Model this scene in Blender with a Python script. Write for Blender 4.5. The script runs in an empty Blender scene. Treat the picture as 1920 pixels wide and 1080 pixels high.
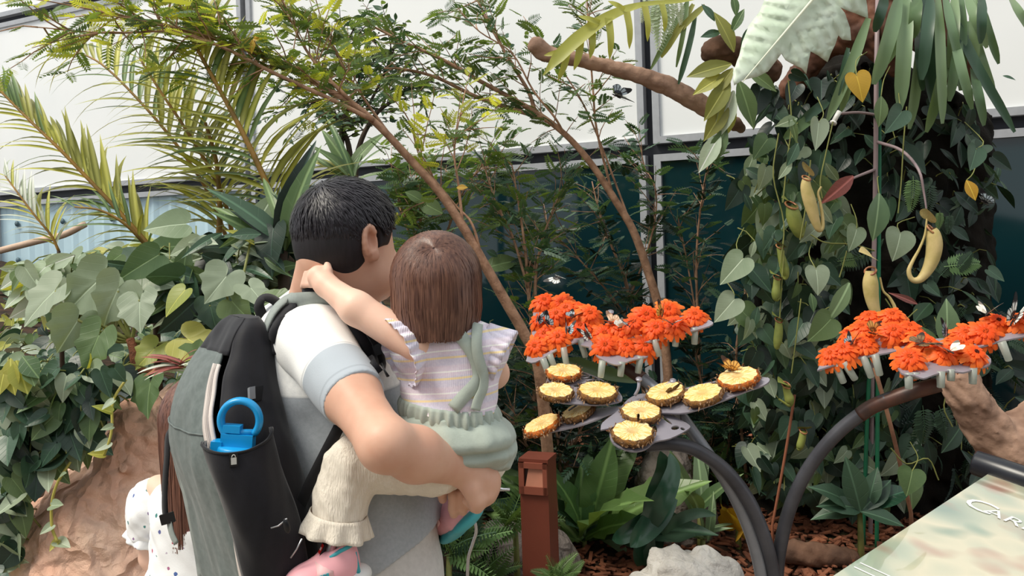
import bpy, bmesh, math, random
import numpy as np
from mathutils import Vector, Matrix

# ------------------------------------------------------------------ camera, sky, sun, exposure
SC = bpy.context.scene
FPX, HOR, ROLL = 1600.0, 440.0, math.radians(1.8)      # focal length in pixels (1920 wide), horizon row, camera roll
CAM = Vector((0, 0, 1.55))
RV = Vector((math.cos(ROLL), 0, -math.sin(ROLL)))
UV = Vector((math.sin(ROLL), 0, math.cos(ROLL)))
FV = Vector((0, 1, 0))
cd = bpy.data.cameras.new('camera')
cam = bpy.data.objects.new('camera', cd)
SC.collection.objects.link(cam)
cd.sensor_width = 36
cd.lens = 36 * FPX / 1920
cd.shift_y = -(540 - HOR) / 1920
cd.clip_start = .05
M = Matrix.Identity(4)
for i in range(3):
    M[i][0], M[i][1], M[i][2], M[i][3] = RV[i], UV[i], -FV[i], CAM[i]
cam.matrix_world = M
SC.camera = cam

w = bpy.data.worlds.new('sky')
SC.world = w
w.use_nodes = True
bg = w.node_tree.nodes['Background']
bg.inputs[0].default_value = (.93, .97, 1.0, 1)
bg.inputs[1].default_value = .94
sd = bpy.data.lights.new('sun', 'SUN')
sd.energy = 3.1
sd.angle = math.radians(22)
sd.color = (1, .93, .80)
sun = bpy.data.objects.new('sun', sd)
SC.collection.objects.link(sun)
sun.rotation_euler = Vector((-.50, -.22, .84)).to_track_quat('Z', 'Y').to_euler()

vs = SC.view_settings
vs.view_transform = 'Standard'
vs.look = 'None'
vs.gamma = 1
vs.use_curve_mapping = False
vs.exposure = 0.13
SC.cycles.max_bounces = 6
SC.cycles.transparent_max_bounces = 8
# ------------------------------------------------------------------ helpers
rnd = random.Random(7)
U = rnd.uniform
COL = SC.collection.objects

def P(px, py, d):
    """the point at distance d (along the view) that the photograph shows at pixel px, py"""
    return CAM + RV * ((px - 960) / FPX * d) + UV * (-(py - HOR) / FPX * d) + FV * d

def PP(pts, d=None):
    return [P(p[0], p[1], p[2] if len(p) > 2 else d) for p in pts]

def on_plane(px, py, p0, n):
    r = P(px, py, 1) - CAM
    return CAM + r * ((p0 - CAM).dot(n) / r.dot(n))

def srgb(r, g, b):
    f = lambda c: (c / 255 / 12.92) if c / 255 <= .04045 else ((c / 255 + .055) / 1.055) ** 2.4
    return (f(r), f(g), f(b), 1)

class Nodes:
    """small wrapper that builds a material node tree"""
    def __init__(s, name):
        s.m = bpy.data.materials.new(name)
        s.m.use_nodes = True
        s.t = s.m.node_tree
        s.b = s.t.nodes['Principled BSDF']
        s.out = s.t.nodes['Material Output']
    def n(s, typ, ins=None, **props):
        x = s.t.nodes.new('ShaderNode' + typ)
        for k, v in props.items():
            setattr(x, k, v)
        for k, v in (ins or {}).items():
            if isinstance(v, bpy.types.NodeSocket):
                s.t.links.new(v, x.inputs[k])
            else:
                x.inputs[k].default_value = v
        return x
    def link(s, a, b):
        s.t.links.new(a, b)
    def math(s, op, a, b=0.0, c=0.0):
        return s.n('Math', {0: a, 1: b, 2: c}, operation=op).outputs[0]
    def mix(s, f, a, b):
        x = s.n('Mix', {0: f, 6: a, 7: b}, data_type='RGBA')
        return x.outputs[2]
    def noise(s, vec, scale, detail=3, rough=.55):
        return s.n('TexNoise', {'Vector': vec, 'Scale': scale, 'Detail': detail, 'Roughness': rough}).outputs[0]
    def obj(s):
        return s.n('TexCoord').outputs['Object']
    def ramp(s, f, stops):
        x = s.n('ValToRGB', {0: f})
        e = x.color_ramp.elements
        while len(e) < len(stops):
            e.new(.5)
        for el, (p, c) in zip(e, stops):
            el.position, el.color = p, c
        return x.outputs[0]
    def step(s, v, lo, hi):
        return s.n('MapRange', {0: v, 1: lo, 2: hi}, clamp=True).outputs[0]
    def bump(s, h, strength=.3, dist=.01):
        s.link(s.n('Bump', {'Height': h, 'Strength': strength, 'Distance': dist}).outputs[0], s.b.inputs['Normal'])
    def set(s, col=None, rough=None, spec=None, metal=None):
        for key, v in (('Base Color', col), ('Roughness', rough), ('Specular IOR Level', spec), ('Metallic', metal)):
            if v is None:
                continue
            if isinstance(v, bpy.types.NodeSocket):
                s.link(v, s.b.inputs[key])
            else:
                s.b.inputs[key].default_value = v
        return s

MATS = {}
def mat(name, c, rough=.6, var=.12, scale=8, bump=0, bscale=None, spec=.4, metal=0, c2=None):
    """plain surface: a colour, a second colour mottled in by noise, and fine relief"""
    if name in MATS:
        return MATS[name]
    N = Nodes(name)
    o = N.obj()
    f = N.noise(o, scale)
    a = srgb(*c)
    b = srgb(*c2) if c2 else tuple(x * (1 - var * 2) for x in a[:3]) + (1,)
    N.set(N.mix(N.step(f, .35, .68), a, b), rough, spec, metal)
    if bump:
        N.bump(N.noise(o, bscale or scale * 5, 5), bump)
    MATS[name] = N.m
    return N.m

def leafmat(name, c, c2=None, rough=.42, trans=.22, rib=None, vein=.35, var=.3, nv=9, spec=.45):
    """leaf: tint varies from leaf to leaf, paler midrib, side veins, light passing through. Leaves are 1 long along local Y"""
    if name in MATS:
        return MATS[name]
    N = Nodes(name)
    o = N.obj()
    sep = N.n('SeparateXYZ', {0: o})
    ax = N.math('ABSOLUTE', sep.outputs[0])
    rnds = N.n('ObjectInfo').outputs['Random']
    a = srgb(*c)
    b = srgb(*(c2 or tuple(x * .72 for x in c)))
    f = N.math('MULTIPLY_ADD', N.noise(o, 2.6), .6, N.math('MULTIPLY_ADD', rnds, 1.0, -.35))
    col = N.mix(N.step(f, .1, .9), a, b)
    hv = N.n('HueSaturation', {'Hue': .5, 'Saturation': 1.0, 'Value': N.math('MULTIPLY_ADD', rnds, var, 1 - var / 2), 'Fac': 1.0, 'Color': col}).outputs[0]
    ribc = srgb(*(rib or tuple(min(255, x * 1.25 + 18) for x in c)))
    vy = N.math('MULTIPLY_ADD', ax, -.75, sep.outputs[1])
    vein_f = N.step(N.math('ABSOLUTE', N.math('SINE', N.math('MULTIPLY', vy, nv * math.pi))), .16, .0)
    m = N.math('MAXIMUM', N.step(ax, .022, .006), N.math('MULTIPLY', vein_f, vein))
    hv = N.mix(N.math('MULTIPLY', m, .65), hv, ribc)
    N.set(hv, rough, spec)
    N.bump(N.math('MULTIPLY', m, -1.0), .25, .02)
    if trans:
        tr = N.n('BsdfTranslucent', {'Color': N.mix(.5, hv, srgb(min(255, c[0] * 1.3 + 20), min(255, c[1] * 1.25 + 20), c[2] * .6))})
        mx = N.n('MixShader', {0: trans, 1: N.b.outputs[0], 2: tr.outputs[0]})
        N.link(mx.outputs[0], N.out.inputs[0])
    MATS[name] = N.m
    return N.m

# ---- objects
def thing(name, label, cat, loc=(0, 0, 0), group=None):
    o = bpy.data.objects.new(name, None)
    o.empty_display_size = .05
    o.location = loc
    COL.link(o)
    return tag(o, label, cat, group)

def tag(o, label, cat, group=None, kind=None):
    o['label'] = label
    if cat:
        o['category'] = cat
    if group:
        o['group'] = group
    if kind:
        o['kind'] = kind
    return o

def put(name, me, parent=None, M=None, label=None, kind=None):
    """links a mesh; M is its place in the world even under a parent (which is never turned when parts are added)"""
    o = bpy.data.objects.new(name, me)
    COL.link(o)
    if parent is not None:
        o.parent = parent
        o.matrix_parent_inverse = world(parent).inverted()
    if M is not None:
        o.matrix_basis = M
    if label:
        o['label'] = label
    if kind:
        o['kind'] = kind
    return o

def world(o):
    m = o.matrix_basis.copy()
    if o.parent is not None:
        m = world(o.parent) @ o.matrix_parent_inverse @ m
    return m

def mesh_np(name, V, Fq, mats=(), smooth=True, idx=None):
    """mesh from numpy vertices and faces of one size"""
    V = np.asarray(V, dtype=np.float32)
    Fq = np.asarray(Fq, dtype=np.int32)
    me = bpy.data.meshes.new(name)
    k = Fq.shape[1]
    me.vertices.add(len(V))
    me.vertices.foreach_set('co', V.ravel())
    me.loops.add(Fq.size)
    me.loops.foreach_set('vertex_index', Fq.ravel())
    me.polygons.add(len(Fq))
    me.polygons.foreach_set('loop_start', np.arange(0, Fq.size, k, dtype=np.int32))
    if smooth:
        me.polygons.foreach_set('use_smooth', np.ones(len(Fq), dtype=bool))
    for m in mats:
        me.materials.append(m)
    if idx is not None:
        me.polygons.foreach_set('material_index', np.asarray(idx, dtype=np.int32))
    me.update(calc_edges=True)
    return me

class MB:
    """collects pieces of one mesh"""
    def __init__(s):
        s.v, s.f = [], []
    def add(s, v, f):
        b = len(s.v)
        s.v += [tuple(x) for x in v]
        s.f += [tuple(i + b for i in q) for q in f]
        return s
    def tube(s, pts, r, n=6, cap=True):
        pts = [Vector(p) for p in pts]
        m = len(pts)
        rr = r if isinstance(r, (list, tuple)) else [r] * m
        if len(rr) != m:
            rr = [rr[0] + (rr[-1] - rr[0]) * i / (m - 1) for i in range(m)]
        v, f = [], []
        up = None
        for i, p in enumerate(pts):
            t = (pts[min(i + 1, m - 1)] - pts[max(i - 1, 0)]).normalized()
            if up is None:
                up = t.orthogonal().normalized()
            up = (up - t * up.dot(t))
            up = up.normalized() if up.length > 1e-6 else t.orthogonal().normalized()
            sd = t.cross(up)
            for k in range(n):
                a = 2 * math.pi * k / n
                v.append(p + (up * math.cos(a) + sd * math.sin(a)) * rr[i])
        for i in range(m - 1):
            for k in range(n):
                k2 = (k + 1) % n
                f.append((i * n + k, i * n + k2, (i + 1) * n + k2, (i + 1) * n + k))
        if cap:
            f.append(tuple(range(n - 1, -1, -1)))
            f.append(tuple(range((m - 1) * n, m * n)))
        return s.add(v, f)
    def box(s, c, ax, ay, az):
        c = Vector(c)
        v = [c + ax * i + ay * j + az * k for i in (-1, 1) for j in (-1, 1) for k in (-1, 1)]
        f = [(0, 1, 3, 2), (4, 6, 7, 5), (0, 4, 5, 1), (2, 3, 7, 6), (0, 2, 6, 4), (1, 5, 7, 3)]
        if ax.cross(ay).dot(az) < 0:
            f = [q[::-1] for q in f]
        return s.add(v, f)
    def ribbon(s, pts, widths, normals, thick=.0015, fold=0.0, n=2):
        """flat strip along pts, facing normals, closed into a thin solid when thick > 0"""
        pts = [Vector(p) for p in pts]
        m = len(pts)
        ww = widths if isinstance(widths, (list, tuple)) else [widths] * m
        v, f = [], []
        for i, p in enumerate(pts):
            t = (pts[min(i + 1, m - 1)] - pts[max(i - 1, 0)]).normalized()
            nn = normals[i] if isinstance(normals, list) else normals
            nn = (nn - t * nn.dot(t)).normalized()
            sd = t.cross(nn)
            for k in range(n + 1):
                x = (k / n - .5)
                v.append(p + sd * (x * ww[i]) + nn * (abs(x) * 2 * fold * ww[i]))
            if thick:
                for k in range(n + 1):
                    x = (k / n - .5)
                    v.append(p + sd * (x * ww[i]) + nn * (abs(x) * 2 * fold * ww[i] - thick))
        R = (n + 1) * (2 if thick else 1)
        for i in range(m - 1):
            a, b = i * R, (i + 1) * R
            for k in range(n):
                f.append((a + k, a + k + 1, b + k + 1, b + k))
                if thick:
                    q = n + 1
                    f.append((a + q + k + 1, a + q + k, b + q + k, b + q + k + 1))
            if thick:
                q = n + 1
                f.append((a + q, a, b, b + q))
                f.append((a + n, a + q + n, b + q + n, b + n))
        if thick:
            q = n + 1
            e = (m - 1) * R
            for k in range(n):
                f.append((k + 1, k, q + k, q + k + 1))
                f.append((e + k, e + k + 1, e + q + k + 1, e + q + k))
        return s.add(v, f)
    def ball(s, c, ax, ay, az, nu=10, nv=6):
        c = Vector(c)
        v, f = [], []
        for j in range(nv + 1):
            a = math.pi * j / nv
            for i in range(nu):
                b = 2 * math.pi * i / nu
                v.append(c + ax * (math.sin(a) * math.cos(b)) + ay * (math.sin(a) * math.sin(b)) + az * math.cos(a))
        for j in range(nv):
            for i in range(nu):
                i2 = (i + 1) % nu
                f.append((j * nu + i, (j + 1) * nu + i, (j + 1) * nu + i2, j * nu + i2))
        return s.add(v, f)
    def mesh(s, name, m, smooth=True):
        me = bpy.data.meshes.new(name)
        me.from_pydata(s.v, [], s.f)
        if smooth:
            me.polygons.foreach_set('use_smooth', [True] * len(s.f))
        if m is not None:
            me.materials.append(m)
        me.validate()
        return me
    def build(s, name, m, parent=None, smooth=True, label=None, kind=None):
        return put(name, s.mesh(name, m, smooth), parent, None, label, kind)

def smooth_path(pts, n=4):
    """Catmull-Rom through pts, n steps a span; points may carry more than three numbers"""
    q = [np.array(p, dtype=float) for p in pts]
    q = [2 * q[0] - q[1]] + q + [2 * q[-1] - q[-2]]
    out = []
    for i in range(1, len(q) - 2):
        for k in range(n):
            t = k / n
            out.append(.5 * (2 * q[i] + (q[i + 1] - q[i - 1]) * t + (2 * q[i - 1] - 5 * q[i] + 4 * q[i + 1] - q[i + 2]) * t * t + (3 * q[i] - q[i - 1] - 3 * q[i + 1] + q[i + 2]) * t ** 3))
    out.append(q[-2])
    return out

def vpath(pts, d=None, n=4):
    return [Vector(p) for p in smooth_path([tuple(x) for x in PP(pts, d)], n)]

def poly_solid(mb, outline, holes, nrm, thick):
    """flat plate of an outline (3-D points on one plane) with holes cut through, given thickness"""
    bm = bmesh.new()
    loops = []
    for lp in [outline] + holes:
        vs_ = [bm.verts.new(p) for p in lp]
        loops.append(vs_)
        for i in range(len(vs_)):
            bm.edges.new((vs_[i], vs_[(i + 1) % len(vs_)]))
    bmesh.ops.triangle_fill(bm, use_beauty=True, use_dissolve=False, edges=bm.edges[:], normal=nrm)
    bm.verts.index_update()
    v = [x.co.copy() for x in bm.verts]
    k = len(v)
    f = []
    for q in bm.faces:
        ids = [x.index for x in q.verts]
        if q.normal.dot(nrm) < 0:
            ids = ids[::-1]
        f.append(tuple(ids))
        f.append(tuple(i + k for i in ids[::-1]))
    s = 0
    for lp in loops:
        for i in range(len(lp)):
            a, b = s + i, s + (i + 1) % len(lp)
            f.append((a, b, b + k, a + k))
        s += len(lp)
    bm.free()
    mb.add(v + [p - nrm * thick for p in v], f)

from mathutils.bvhtree import BVHTree
def bvh(*objs):
    """search tree over meshes that stand in world coordinates"""
    v, f = [], []
    for o in objs:
        b = len(v)
        v += [x.co.copy() for x in o.data.vertices]
        f += [tuple(i + b for i in q.vertices) for q in o.data.polygons]
    return BVHTree.FromPolygons(v, f)

def hit(tree, px, py, lift=.003):
    """point and normal of the first surface under the pixel, lifted a little off it"""
    d = (P(px, py, 1) - CAM).normalized()
    p, n, _, _ = tree.ray_cast(CAM, d)
    if p is None:
        return None
    if n.dot(d) > 0:
        n = -n
    return p + n * lift, n

def lay_ribbon(tree, pts, wpx, name, m, parent, th=.0025, lift=.004, steps=5, kind=None, fallback=1.45, nu=2):
    """strip of cloth laid on surfaces along a pixel path; where it leaves them it runs on at the last depth"""
    q, nn, d = [], [], None
    path = [tuple(k) for k in smooth_path(pts, steps)]
    for k in path:
        h_ = hit(tree, k[0], k[1], lift)
        if len(k) > 2:
            q.append(P(k[0], k[1], k[2])); nn.append(Vector((0, -1, .1)))
        elif h_:
            q.append(h_[0]); nn.append(h_[1]); d = h_[0].y
        else:
            q.append(P(k[0], k[1], d or fallback)); nn.append(nn[-1] if nn else Vector((0, -1, 0)))
    for _ in range(2):
        nn = [nn[0]] + [(nn[i - 1] + nn[i] * 2 + nn[i + 1]).normalized() for i in range(1, len(nn) - 1)] + [nn[-1]]
        q = [q[0]] + [(q[i - 1] + q[i] * 2 + q[i + 1]) / 4 for i in range(1, len(q) - 1)] + [q[-1]]
    ww = wpx if isinstance(wpx, list) else [wpx] * len(q)
    if len(ww) != len(q):
        ww = list(np.interp(np.linspace(0, 1, len(q)), np.linspace(0, 1, len(ww)), ww))
    mb = MB().ribbon(q, [w_ / FPX * p.y for w_, p in zip(ww, q)], nn, th, 0, nu)
    return mb.build(name, m, parent, kind=kind)

# ---- solids from distance fields: smooth, continuous bodies
class Field:
    def __init__(s):
        s.p = []
    def _a(s, f, lo, hi, k, op):
        s.p.append((f, np.array(lo), np.array(hi), k, op))
        return s
    def cap(s, a, b, ra, rb=None, k=.02, op='add', flat=None):
        """round-ended tapered limb a-b; flat=(axis, factor) squeezes it along an axis"""
        a, b = np.array(a, float), np.array(b, float)
        rb = ra if rb is None else rb
        ab = b - a
        L = max(float(ab @ ab), 1e-9)
        fx = None if flat is None else (np.array(Vector(flat[0]).normalized()), flat[1])
        def f(X, Y, Z):
            x, y, z = X - a[0], Y - a[1], Z - a[2]
            t = np.clip((x * ab[0] + y * ab[1] + z * ab[2]) / L, 0, 1)
            x, y, z = x - t * ab[0], y - t * ab[1], z - t * ab[2]
            q = x * x + y * y + z * z
            if fx is not None:
                g = x * fx[0][0] + y * fx[0][1] + z * fx[0][2]
                q = q + g * g * (fx[1] ** 2 - 1)
            return np.sqrt(q) - (ra + (rb - ra) * t)
        r = max(ra, rb)
        return s._a(f, np.minimum(a, b) - r, np.maximum(a, b) + r, k, op)
    def ell(s, c, r, ax=None, k=.02, op='add'):
        """ellipsoid with radii r along the unit axes ax"""
        c = np.array(c, float)
        A = np.eye(3) if ax is None else np.array([list(Vector(v).normalized()) for v in ax])
        r = np.array(r, float)
        def f(X, Y, Z):
            x, y, z = X - c[0], Y - c[1], Z - c[2]
            u = [x * A[i][0] + y * A[i][1] + z * A[i][2] for i in range(3)]
            k0 = np.sqrt(sum((u[i] / r[i]) ** 2 for i in range(3))) + 1e-6
            k1 = np.sqrt(sum((u[i] / r[i] ** 2) ** 2 for i in range(3))) + 1e-6
            return k0 * (k0 - 1) / k1
        m = np.sqrt(((A * r[:, None]) ** 2).sum(0))
        return s._a(f, c - m, c + m, k, op)
    def loft(s, lev, ex, ey, k=.03, op='add', pw=2.0):
        """stack of ovals: lev = (z, cx, cy, a along ex, b along ey), z falling or rising"""
        lev = sorted(lev)
        L = np.array(smooth_path(lev, 5))
        def f(X, Y, Z):
            zz = L[:, 0]
            cx, cy, a, b = (np.interp(Z, zz, L[:, i]) for i in range(1, 5))
            x, y = X - cx, Y - cy
            u, v = x * ex[0] + y * ex[1], x * ey[0] + y * ey[1]
            q = (np.abs(u / a) ** pw + np.abs(v / b) ** pw) ** (1 / pw)
            d = (q - 1) * np.minimum(a, b)
            return np.maximum(d, np.maximum(zz[0] - Z, Z - zz[-1]))
        R = max(L[:, 3].max(), L[:, 4].max())
        return s._a(f, (L[:, 1].min() - R, L[:, 2].min() - R, L[0, 0]), (L[:, 1].max() + R, L[:, 2].max() + R, L[-1, 0]), k, op)
    def plane(s, p, n):
        """keeps only what lies behind the plane (against n)"""
        p, n = Vector(p), Vector(n).normalized()
        return s._a(lambda X, Y, Z: (X - p[0]) * n[0] + (Y - p[1]) * n[1] + (Z - p[2]) * n[2], (-9,) * 3, (9,) * 3, 0, 'int')
    def disp(s, f, lo=(-9,) * 3, hi=(9,) * 3):
        return s._a(f, lo, hi, 0, 'disp')
    def mesh(s, name, h, mats, lo=None, hi=None, coarse=None):
        ad = [q for q in s.p if q[4] == 'add']
        lo = np.min([q[1] for q in ad], 0) - 3 * h - .01 if lo is None else np.array(lo)
        hi = np.max([q[2] for q in ad], 0) + 3 * h + .01 if hi is None else np.array(hi)
        g = [np.arange(lo[i], hi[i] + h, h, dtype=np.float32) for i in range(3)]
        if coarse and coarse > lo[2]:                          # thinner sampling below a height
            g[2] = np.concatenate([np.arange(lo[2], coarse, .012, dtype=np.float32), np.arange(coarse, hi[2] + h, h, dtype=np.float32)])
        D = np.full([len(x) for x in g], 1.0, np.float32)
        for f, l, u, k, op in s.p:
            m = k + 3 * h + (.03 if op == 'add' else 0)
            sl = []
            for i in range(3):
                a, b = np.searchsorted(g[i], l[i] - m), np.searchsorted(g[i], u[i] + m)
                sl.append(slice(a, max(b, a)))
            if any(q.start >= q.stop for q in sl):
                continue
            d = f(g[0][sl[0]][:, None, None], g[1][sl[1]][None, :, None], g[2][sl[2]][None, None, :])
            t = D[tuple(sl)]
            if op == 'add':
                if k > 0:
                    hh = np.clip(.5 + .5 * (t - d) / k, 0, 1)
                    t[...] = t + (d - t) * hh - k * hh * (1 - hh)
                else:
                    t[...] = np.minimum(t, d)
            elif op == 'sub':
                kk = max(k, 1e-5)
                hh = np.clip(.5 - .5 * (t + d) / kk, 0, 1)
                t[...] = t + (-d - t) * hh + kk * hh * (1 - hh)
            elif op == 'int':
                t[...] = np.maximum(t, d)
            else:
                t[...] = t + d
        V, Q = nets(D, g)
        return mesh_np(name, V, Q, mats)

def nets(D, g):
    """naive surface nets: the zero surface of D on a regular grid"""
    S = D < 0
    n = np.zeros([x - 1 for x in D.shape], np.int8)
    c = [(i, j, k) for i in (0, 1) for j in (0, 1) for k in (0, 1)]
    sh = n.shape
    for i, j, k in c:
        n += S[i:i + sh[0], j:j + sh[1], k:k + sh[2]]
    cell = np.argwhere((n > 0) & (n < 8))
    ids = np.full(sh, -1, np.int32)
    ids[cell[:, 0], cell[:, 1], cell[:, 2]] = np.arange(len(cell))
    acc = np.zeros((len(cell), 3), np.float64)
    cnt = np.zeros(len(cell))
    for a in c:
        for ax in range(3):
            if a[ax]:
                continue
            b = list(a)
            b[ax] = 1
            A = D[cell[:, 0] + a[0], cell[:, 1] + a[1], cell[:, 2] + a[2]].astype(np.float64)
            B = D[cell[:, 0] + b[0], cell[:, 1] + b[1], cell[:, 2] + b[2]].astype(np.float64)
            m = (A < 0) != (B < 0)
            t = np.where(m, A / np.where(m, A - B, 1), 0)
            p = np.array(a, float)[None, :].repeat(len(cell), 0)
            p[:, ax] = t
            acc[m] += p[m]
            cnt[m] += 1
    V = cell + acc / np.maximum(cnt, 1)[:, None]
    V = np.stack([np.interp(V[:, i], np.arange(len(g[i])), g[i]) for i in range(3)], 1)
    Q = []
    for ax in range(3):
        o1, o2 = (ax + 1) % 3, (ax + 2) % 3
        s0 = [slice(1, -1)] * 3
        s0[ax] = slice(0, -1)
        s1 = list(s0)
        s1[ax] = slice(1, None)
        a, b = S[tuple(s0)], S[tuple(s1)]
        e = np.argwhere(a != b)
        off = np.array([1, 1, 1])
        off[ax] = 0
        e = e + off
        st = S[e[:, 0], e[:, 1], e[:, 2]]
        q = []
        for d1, d2 in ((-1, -1), (0, -1), (0, 0), (-1, 0)):
            k = e.copy()
            k[:, o1] += d1
            k[:, o2] += d2
            q.append(ids[k[:, 0], k[:, 1], k[:, 2]])
        q = np.stack(q, 1)
        q[~st] = q[~st][:, ::-1]
        Q.append(q)
    Q = np.concatenate(Q)
    return V, Q[(Q >= 0).all(1)]

def wob(X, Y, Z, s, seed=0.0):
    """cheap smooth noise, about -1..1, feature size 1/s"""
    return (np.sin(X * s * 1.9 + Y * s * 1.1 + seed) * np.sin(Y * s * 1.7 - Z * s * 1.3 + seed * 2.1)
            + np.sin(Z * s * 2.1 + X * s * .8 - seed * 1.3) * np.sin(X * s * 1.2 - Y * s * 2.0 + Z * s * .5 + seed)) * .5

def frame_matrix(pos, tip, nrm, size, wide=1.0):
    """local Y along tip, Z along nrm"""
    y = Vector(tip).normalized()
    z = Vector(nrm)
    z = z - y * z.dot(y)
    z = z.normalized() if z.length > 1e-5 else y.orthogonal().normalized()
    x = y.cross(z)
    m = Matrix.Identity(4)
    for i in range(3):
        m[i][0], m[i][1], m[i][2], m[i][3] = x[i] * size * wide, y[i] * size, z[i] * size, pos[i]
    return m
# ------------------------------------------------------------------ the setting: glazed wall, path, planting bed
WM = Vector((.911, 5.5, 0))                     # foot of the mullion between the two bays
WT = Vector((-.8917, .4527, 0))                 # along the wall, towards its far end
WN = Vector((-.4527, -.8917, 0))                # out of the wall into the hall
ZB = P(1225, 281, 5.5).z                        # height of the dark joint between panels and glass
BAY = 3.42
ALU = mat('brushed_aluminium', (176, 178, 182), .42, .06, 20, spec=.5, metal=.25)
JOINT = mat('dark_joint', (40, 42, 50), .6, .1, 6)
def panelmat():
    N = Nodes('frosted_white_panel')
    o = N.obj()
    N.set(N.mix(N.step(N.noise(o, 1.2), .3, .8), srgb(241, 242, 241), srgb(232, 235, 235)), .38, .35)
    return N.m
PANEL = panelmat()
def glassmat():
    N = Nodes('dark_teal_glass')
    o = N.obj()
    N.set(N.mix(N.step(N.noise(o, .8), .3, .7), srgb(10, 36, 40), srgb(16, 48, 54)), .06, .5)
    N.bump(N.noise(o, 1.5, 1), .02, .05)
    return N.m
GLASS = glassmat()

def wp(s, z, out=0.0):
    return WM + WT * s + WN * out + Vector((0, 0, z))

def wbox(mb, s0, s1, z0, z1, o0, o1):
    mb.box(wp((s0 + s1) / 2, (z0 + z1) / 2, (o0 + o1) / 2), WT * ((s1 - s0) / 2), WN * ((o1 - o0) / 2), Vector((0, 0, (z1 - z0) / 2)))
    return mb

wall = thing('wall_back', 'glazed curtain wall of white panels over dark glass in aluminium frames', None, wp(0, 0))
wall['kind'] = 'structure'
TOPS = [(ZB + .035, ZB + 1.74), (ZB + 1.80, ZB + 3.5)]
F_ = .045
nwin = 0
for b in range(-2, 5):
    s0, s1 = b * BAY + .028, (b + 1) * BAY - .028
    for z0, z1 in TOPS:                                        # white panels, each in its own frame
        wbox(MB(), s0 + F_, s1 - F_, z0 + F_, z1 - F_, -.02, .012).build('panel', PANEL, wall, False)
        fr = MB()
        for q in ((s0, s0 + F_, z0, z1), (s1 - F_, s1, z0, z1), (s0 + F_, s1 - F_, z0, z0 + F_), (s0 + F_, s1 - F_, z1 - F_, z1)):
            wbox(fr, *q, -.03, .035)
        fr.build('panel_frame', ALU, wall, False)
    nwin += 1
    wn_ = thing('window_%d' % nwin, 'tall pane of glass in an aluminium frame, below the white panels', None, wp((s0 + s1) / 2, 0))
    wn_['kind'] = 'structure'
    z0, z1 = -.05, ZB - .035
    fr = MB()
    for q in ((s0, s0 + F_, z0, z1), (s1 - F_, s1, z0, z1), (s0 + F_, s1 - F_, z0, z0 + F_), (s0 + F_, s1 - F_, z1 - F_, z1)):
        wbox(fr, *q, -.03, .035)
    fr.build('window_frame', ALU, wn_, False)
    if b < 1:
        wbox(MB(), s0 + F_, s1 - F_, z0 + F_, z1 - F_, -.02, .008).build('pane', GLASS, wn_, False)
    else:                                                     # far bays: pale ribbed metal sheet behind the frame
        BLUE = mat('pale_blue_sheet', (186, 214, 226), .3, .06, 2.2, spec=.5)
        mb = MB()
        v, f = [], []
        n = 60
        for i in range(n + 1):
            s = s0 + F_ + (s1 - s0 - 2 * F_) * i / n
            o = -.02 + (.018 if i % 4 == 0 else 0)
            sh = .55                                          # the ribs lean
            v += [wp(s - sh * .0, z0 + F_, o), wp(s, z1 - F_, o)]
        for i in range(n):
            f.append((2 * i, 2 * i + 1, 2 * i + 3, 2 * i + 2))
        mb.add(v, f)
        sh = mb.build('metal_sheet', BLUE, wn_, False)
        BO = mat('sheet_bolt', (92, 116, 126), .5)
        for i in range(5):
            for j in range(4):
                bs, bz = s0 + .3 + i * (s1 - s0 - .6) / 4, z1 - .22 - j * .36
                MB().ball(wp(bs, bz, .0), WT * .03, Vector((0, 0, .03)), WN * .015, 8, 4).build('bolt', BO, wn_)
jb = wbox(MB(), -2 * BAY, 5 * BAY, -.05, ZB + 3.5, -.09, -.035)
jb.build('joint_backing', JOINT, wall, False)

# path where the people stand, and the raised planting bed
PATH = mat('path_paving', (150, 138, 124), .8, .12, 5, spec=.3)
fl = MB()
fl.box((0, -2, -.05), Vector((12, 0, 0)), Vector((0, 5.1, 0)), Vector((0, 0, .05)))
o = fl.build('floor', PATH, None, False)
tag(o, 'paved path through the planting', None, None, 'structure')

def soilmat():
    N = Nodes('dark_soil')
    o = N.obj()
    c = N.mix(N.step(N.noise(o, 9), .35, .7), srgb(38, 30, 24), srgb(74, 54, 40))
    N.set(N.mix(N.step(N.noise(o, 2.1), .56, .72), c, srgb(62, 66, 36)), .9, .2)
    N.bump(N.noise(o, 40, 6), .6, .02)
    return N.m
SOIL = soilmat()
def bed_h(x, y):
    """ground of the bed: low mulch on the right, a bank that climbs to the wall on the left"""
    r0 = min(1, max(0, (y - 2.9) / .6))
    base = .14 * r0 * r0 * (3 - 2 * r0) + .04 + .03 * math.sin(x * 2.3 + y) + .03 * math.sin(x * 1.1 - y * 2.7) + max(0, y - 3.6) * .05
    k = min(1, max(0, (-.25 - x) / .55))
    k = k * k * (3 - 2 * k)
    r = min(1, max(0, (y - 2.62) / .5))
    bank = (.78 + (y - 2.9) * .115) * r + .08 * math.sin(x * 3.1 + y * 2.2) * r
    return base * (1 - k) + max(base, bank) * k
v, f = [], []
nx, ny = 110, 60
for j in range(ny + 1):
    for i in range(nx + 1):
        x, y = -9 + 13.5 * i / nx, 2.55 + 8.2 * j / ny
        v.append((x, y, bed_h(x, y)))
for j in range(ny):
    for i in range(nx):
        a = j * (nx + 1) + i
        f.append((a, a + 1, a + nx + 2, a + nx + 1))
o = MB().add(v, f).build('floor_bed', SOIL)
o.name = 'floor.001'
tag(o, 'dark soil bed that climbs into a bank under the palms', None, None, 'structure')

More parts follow.
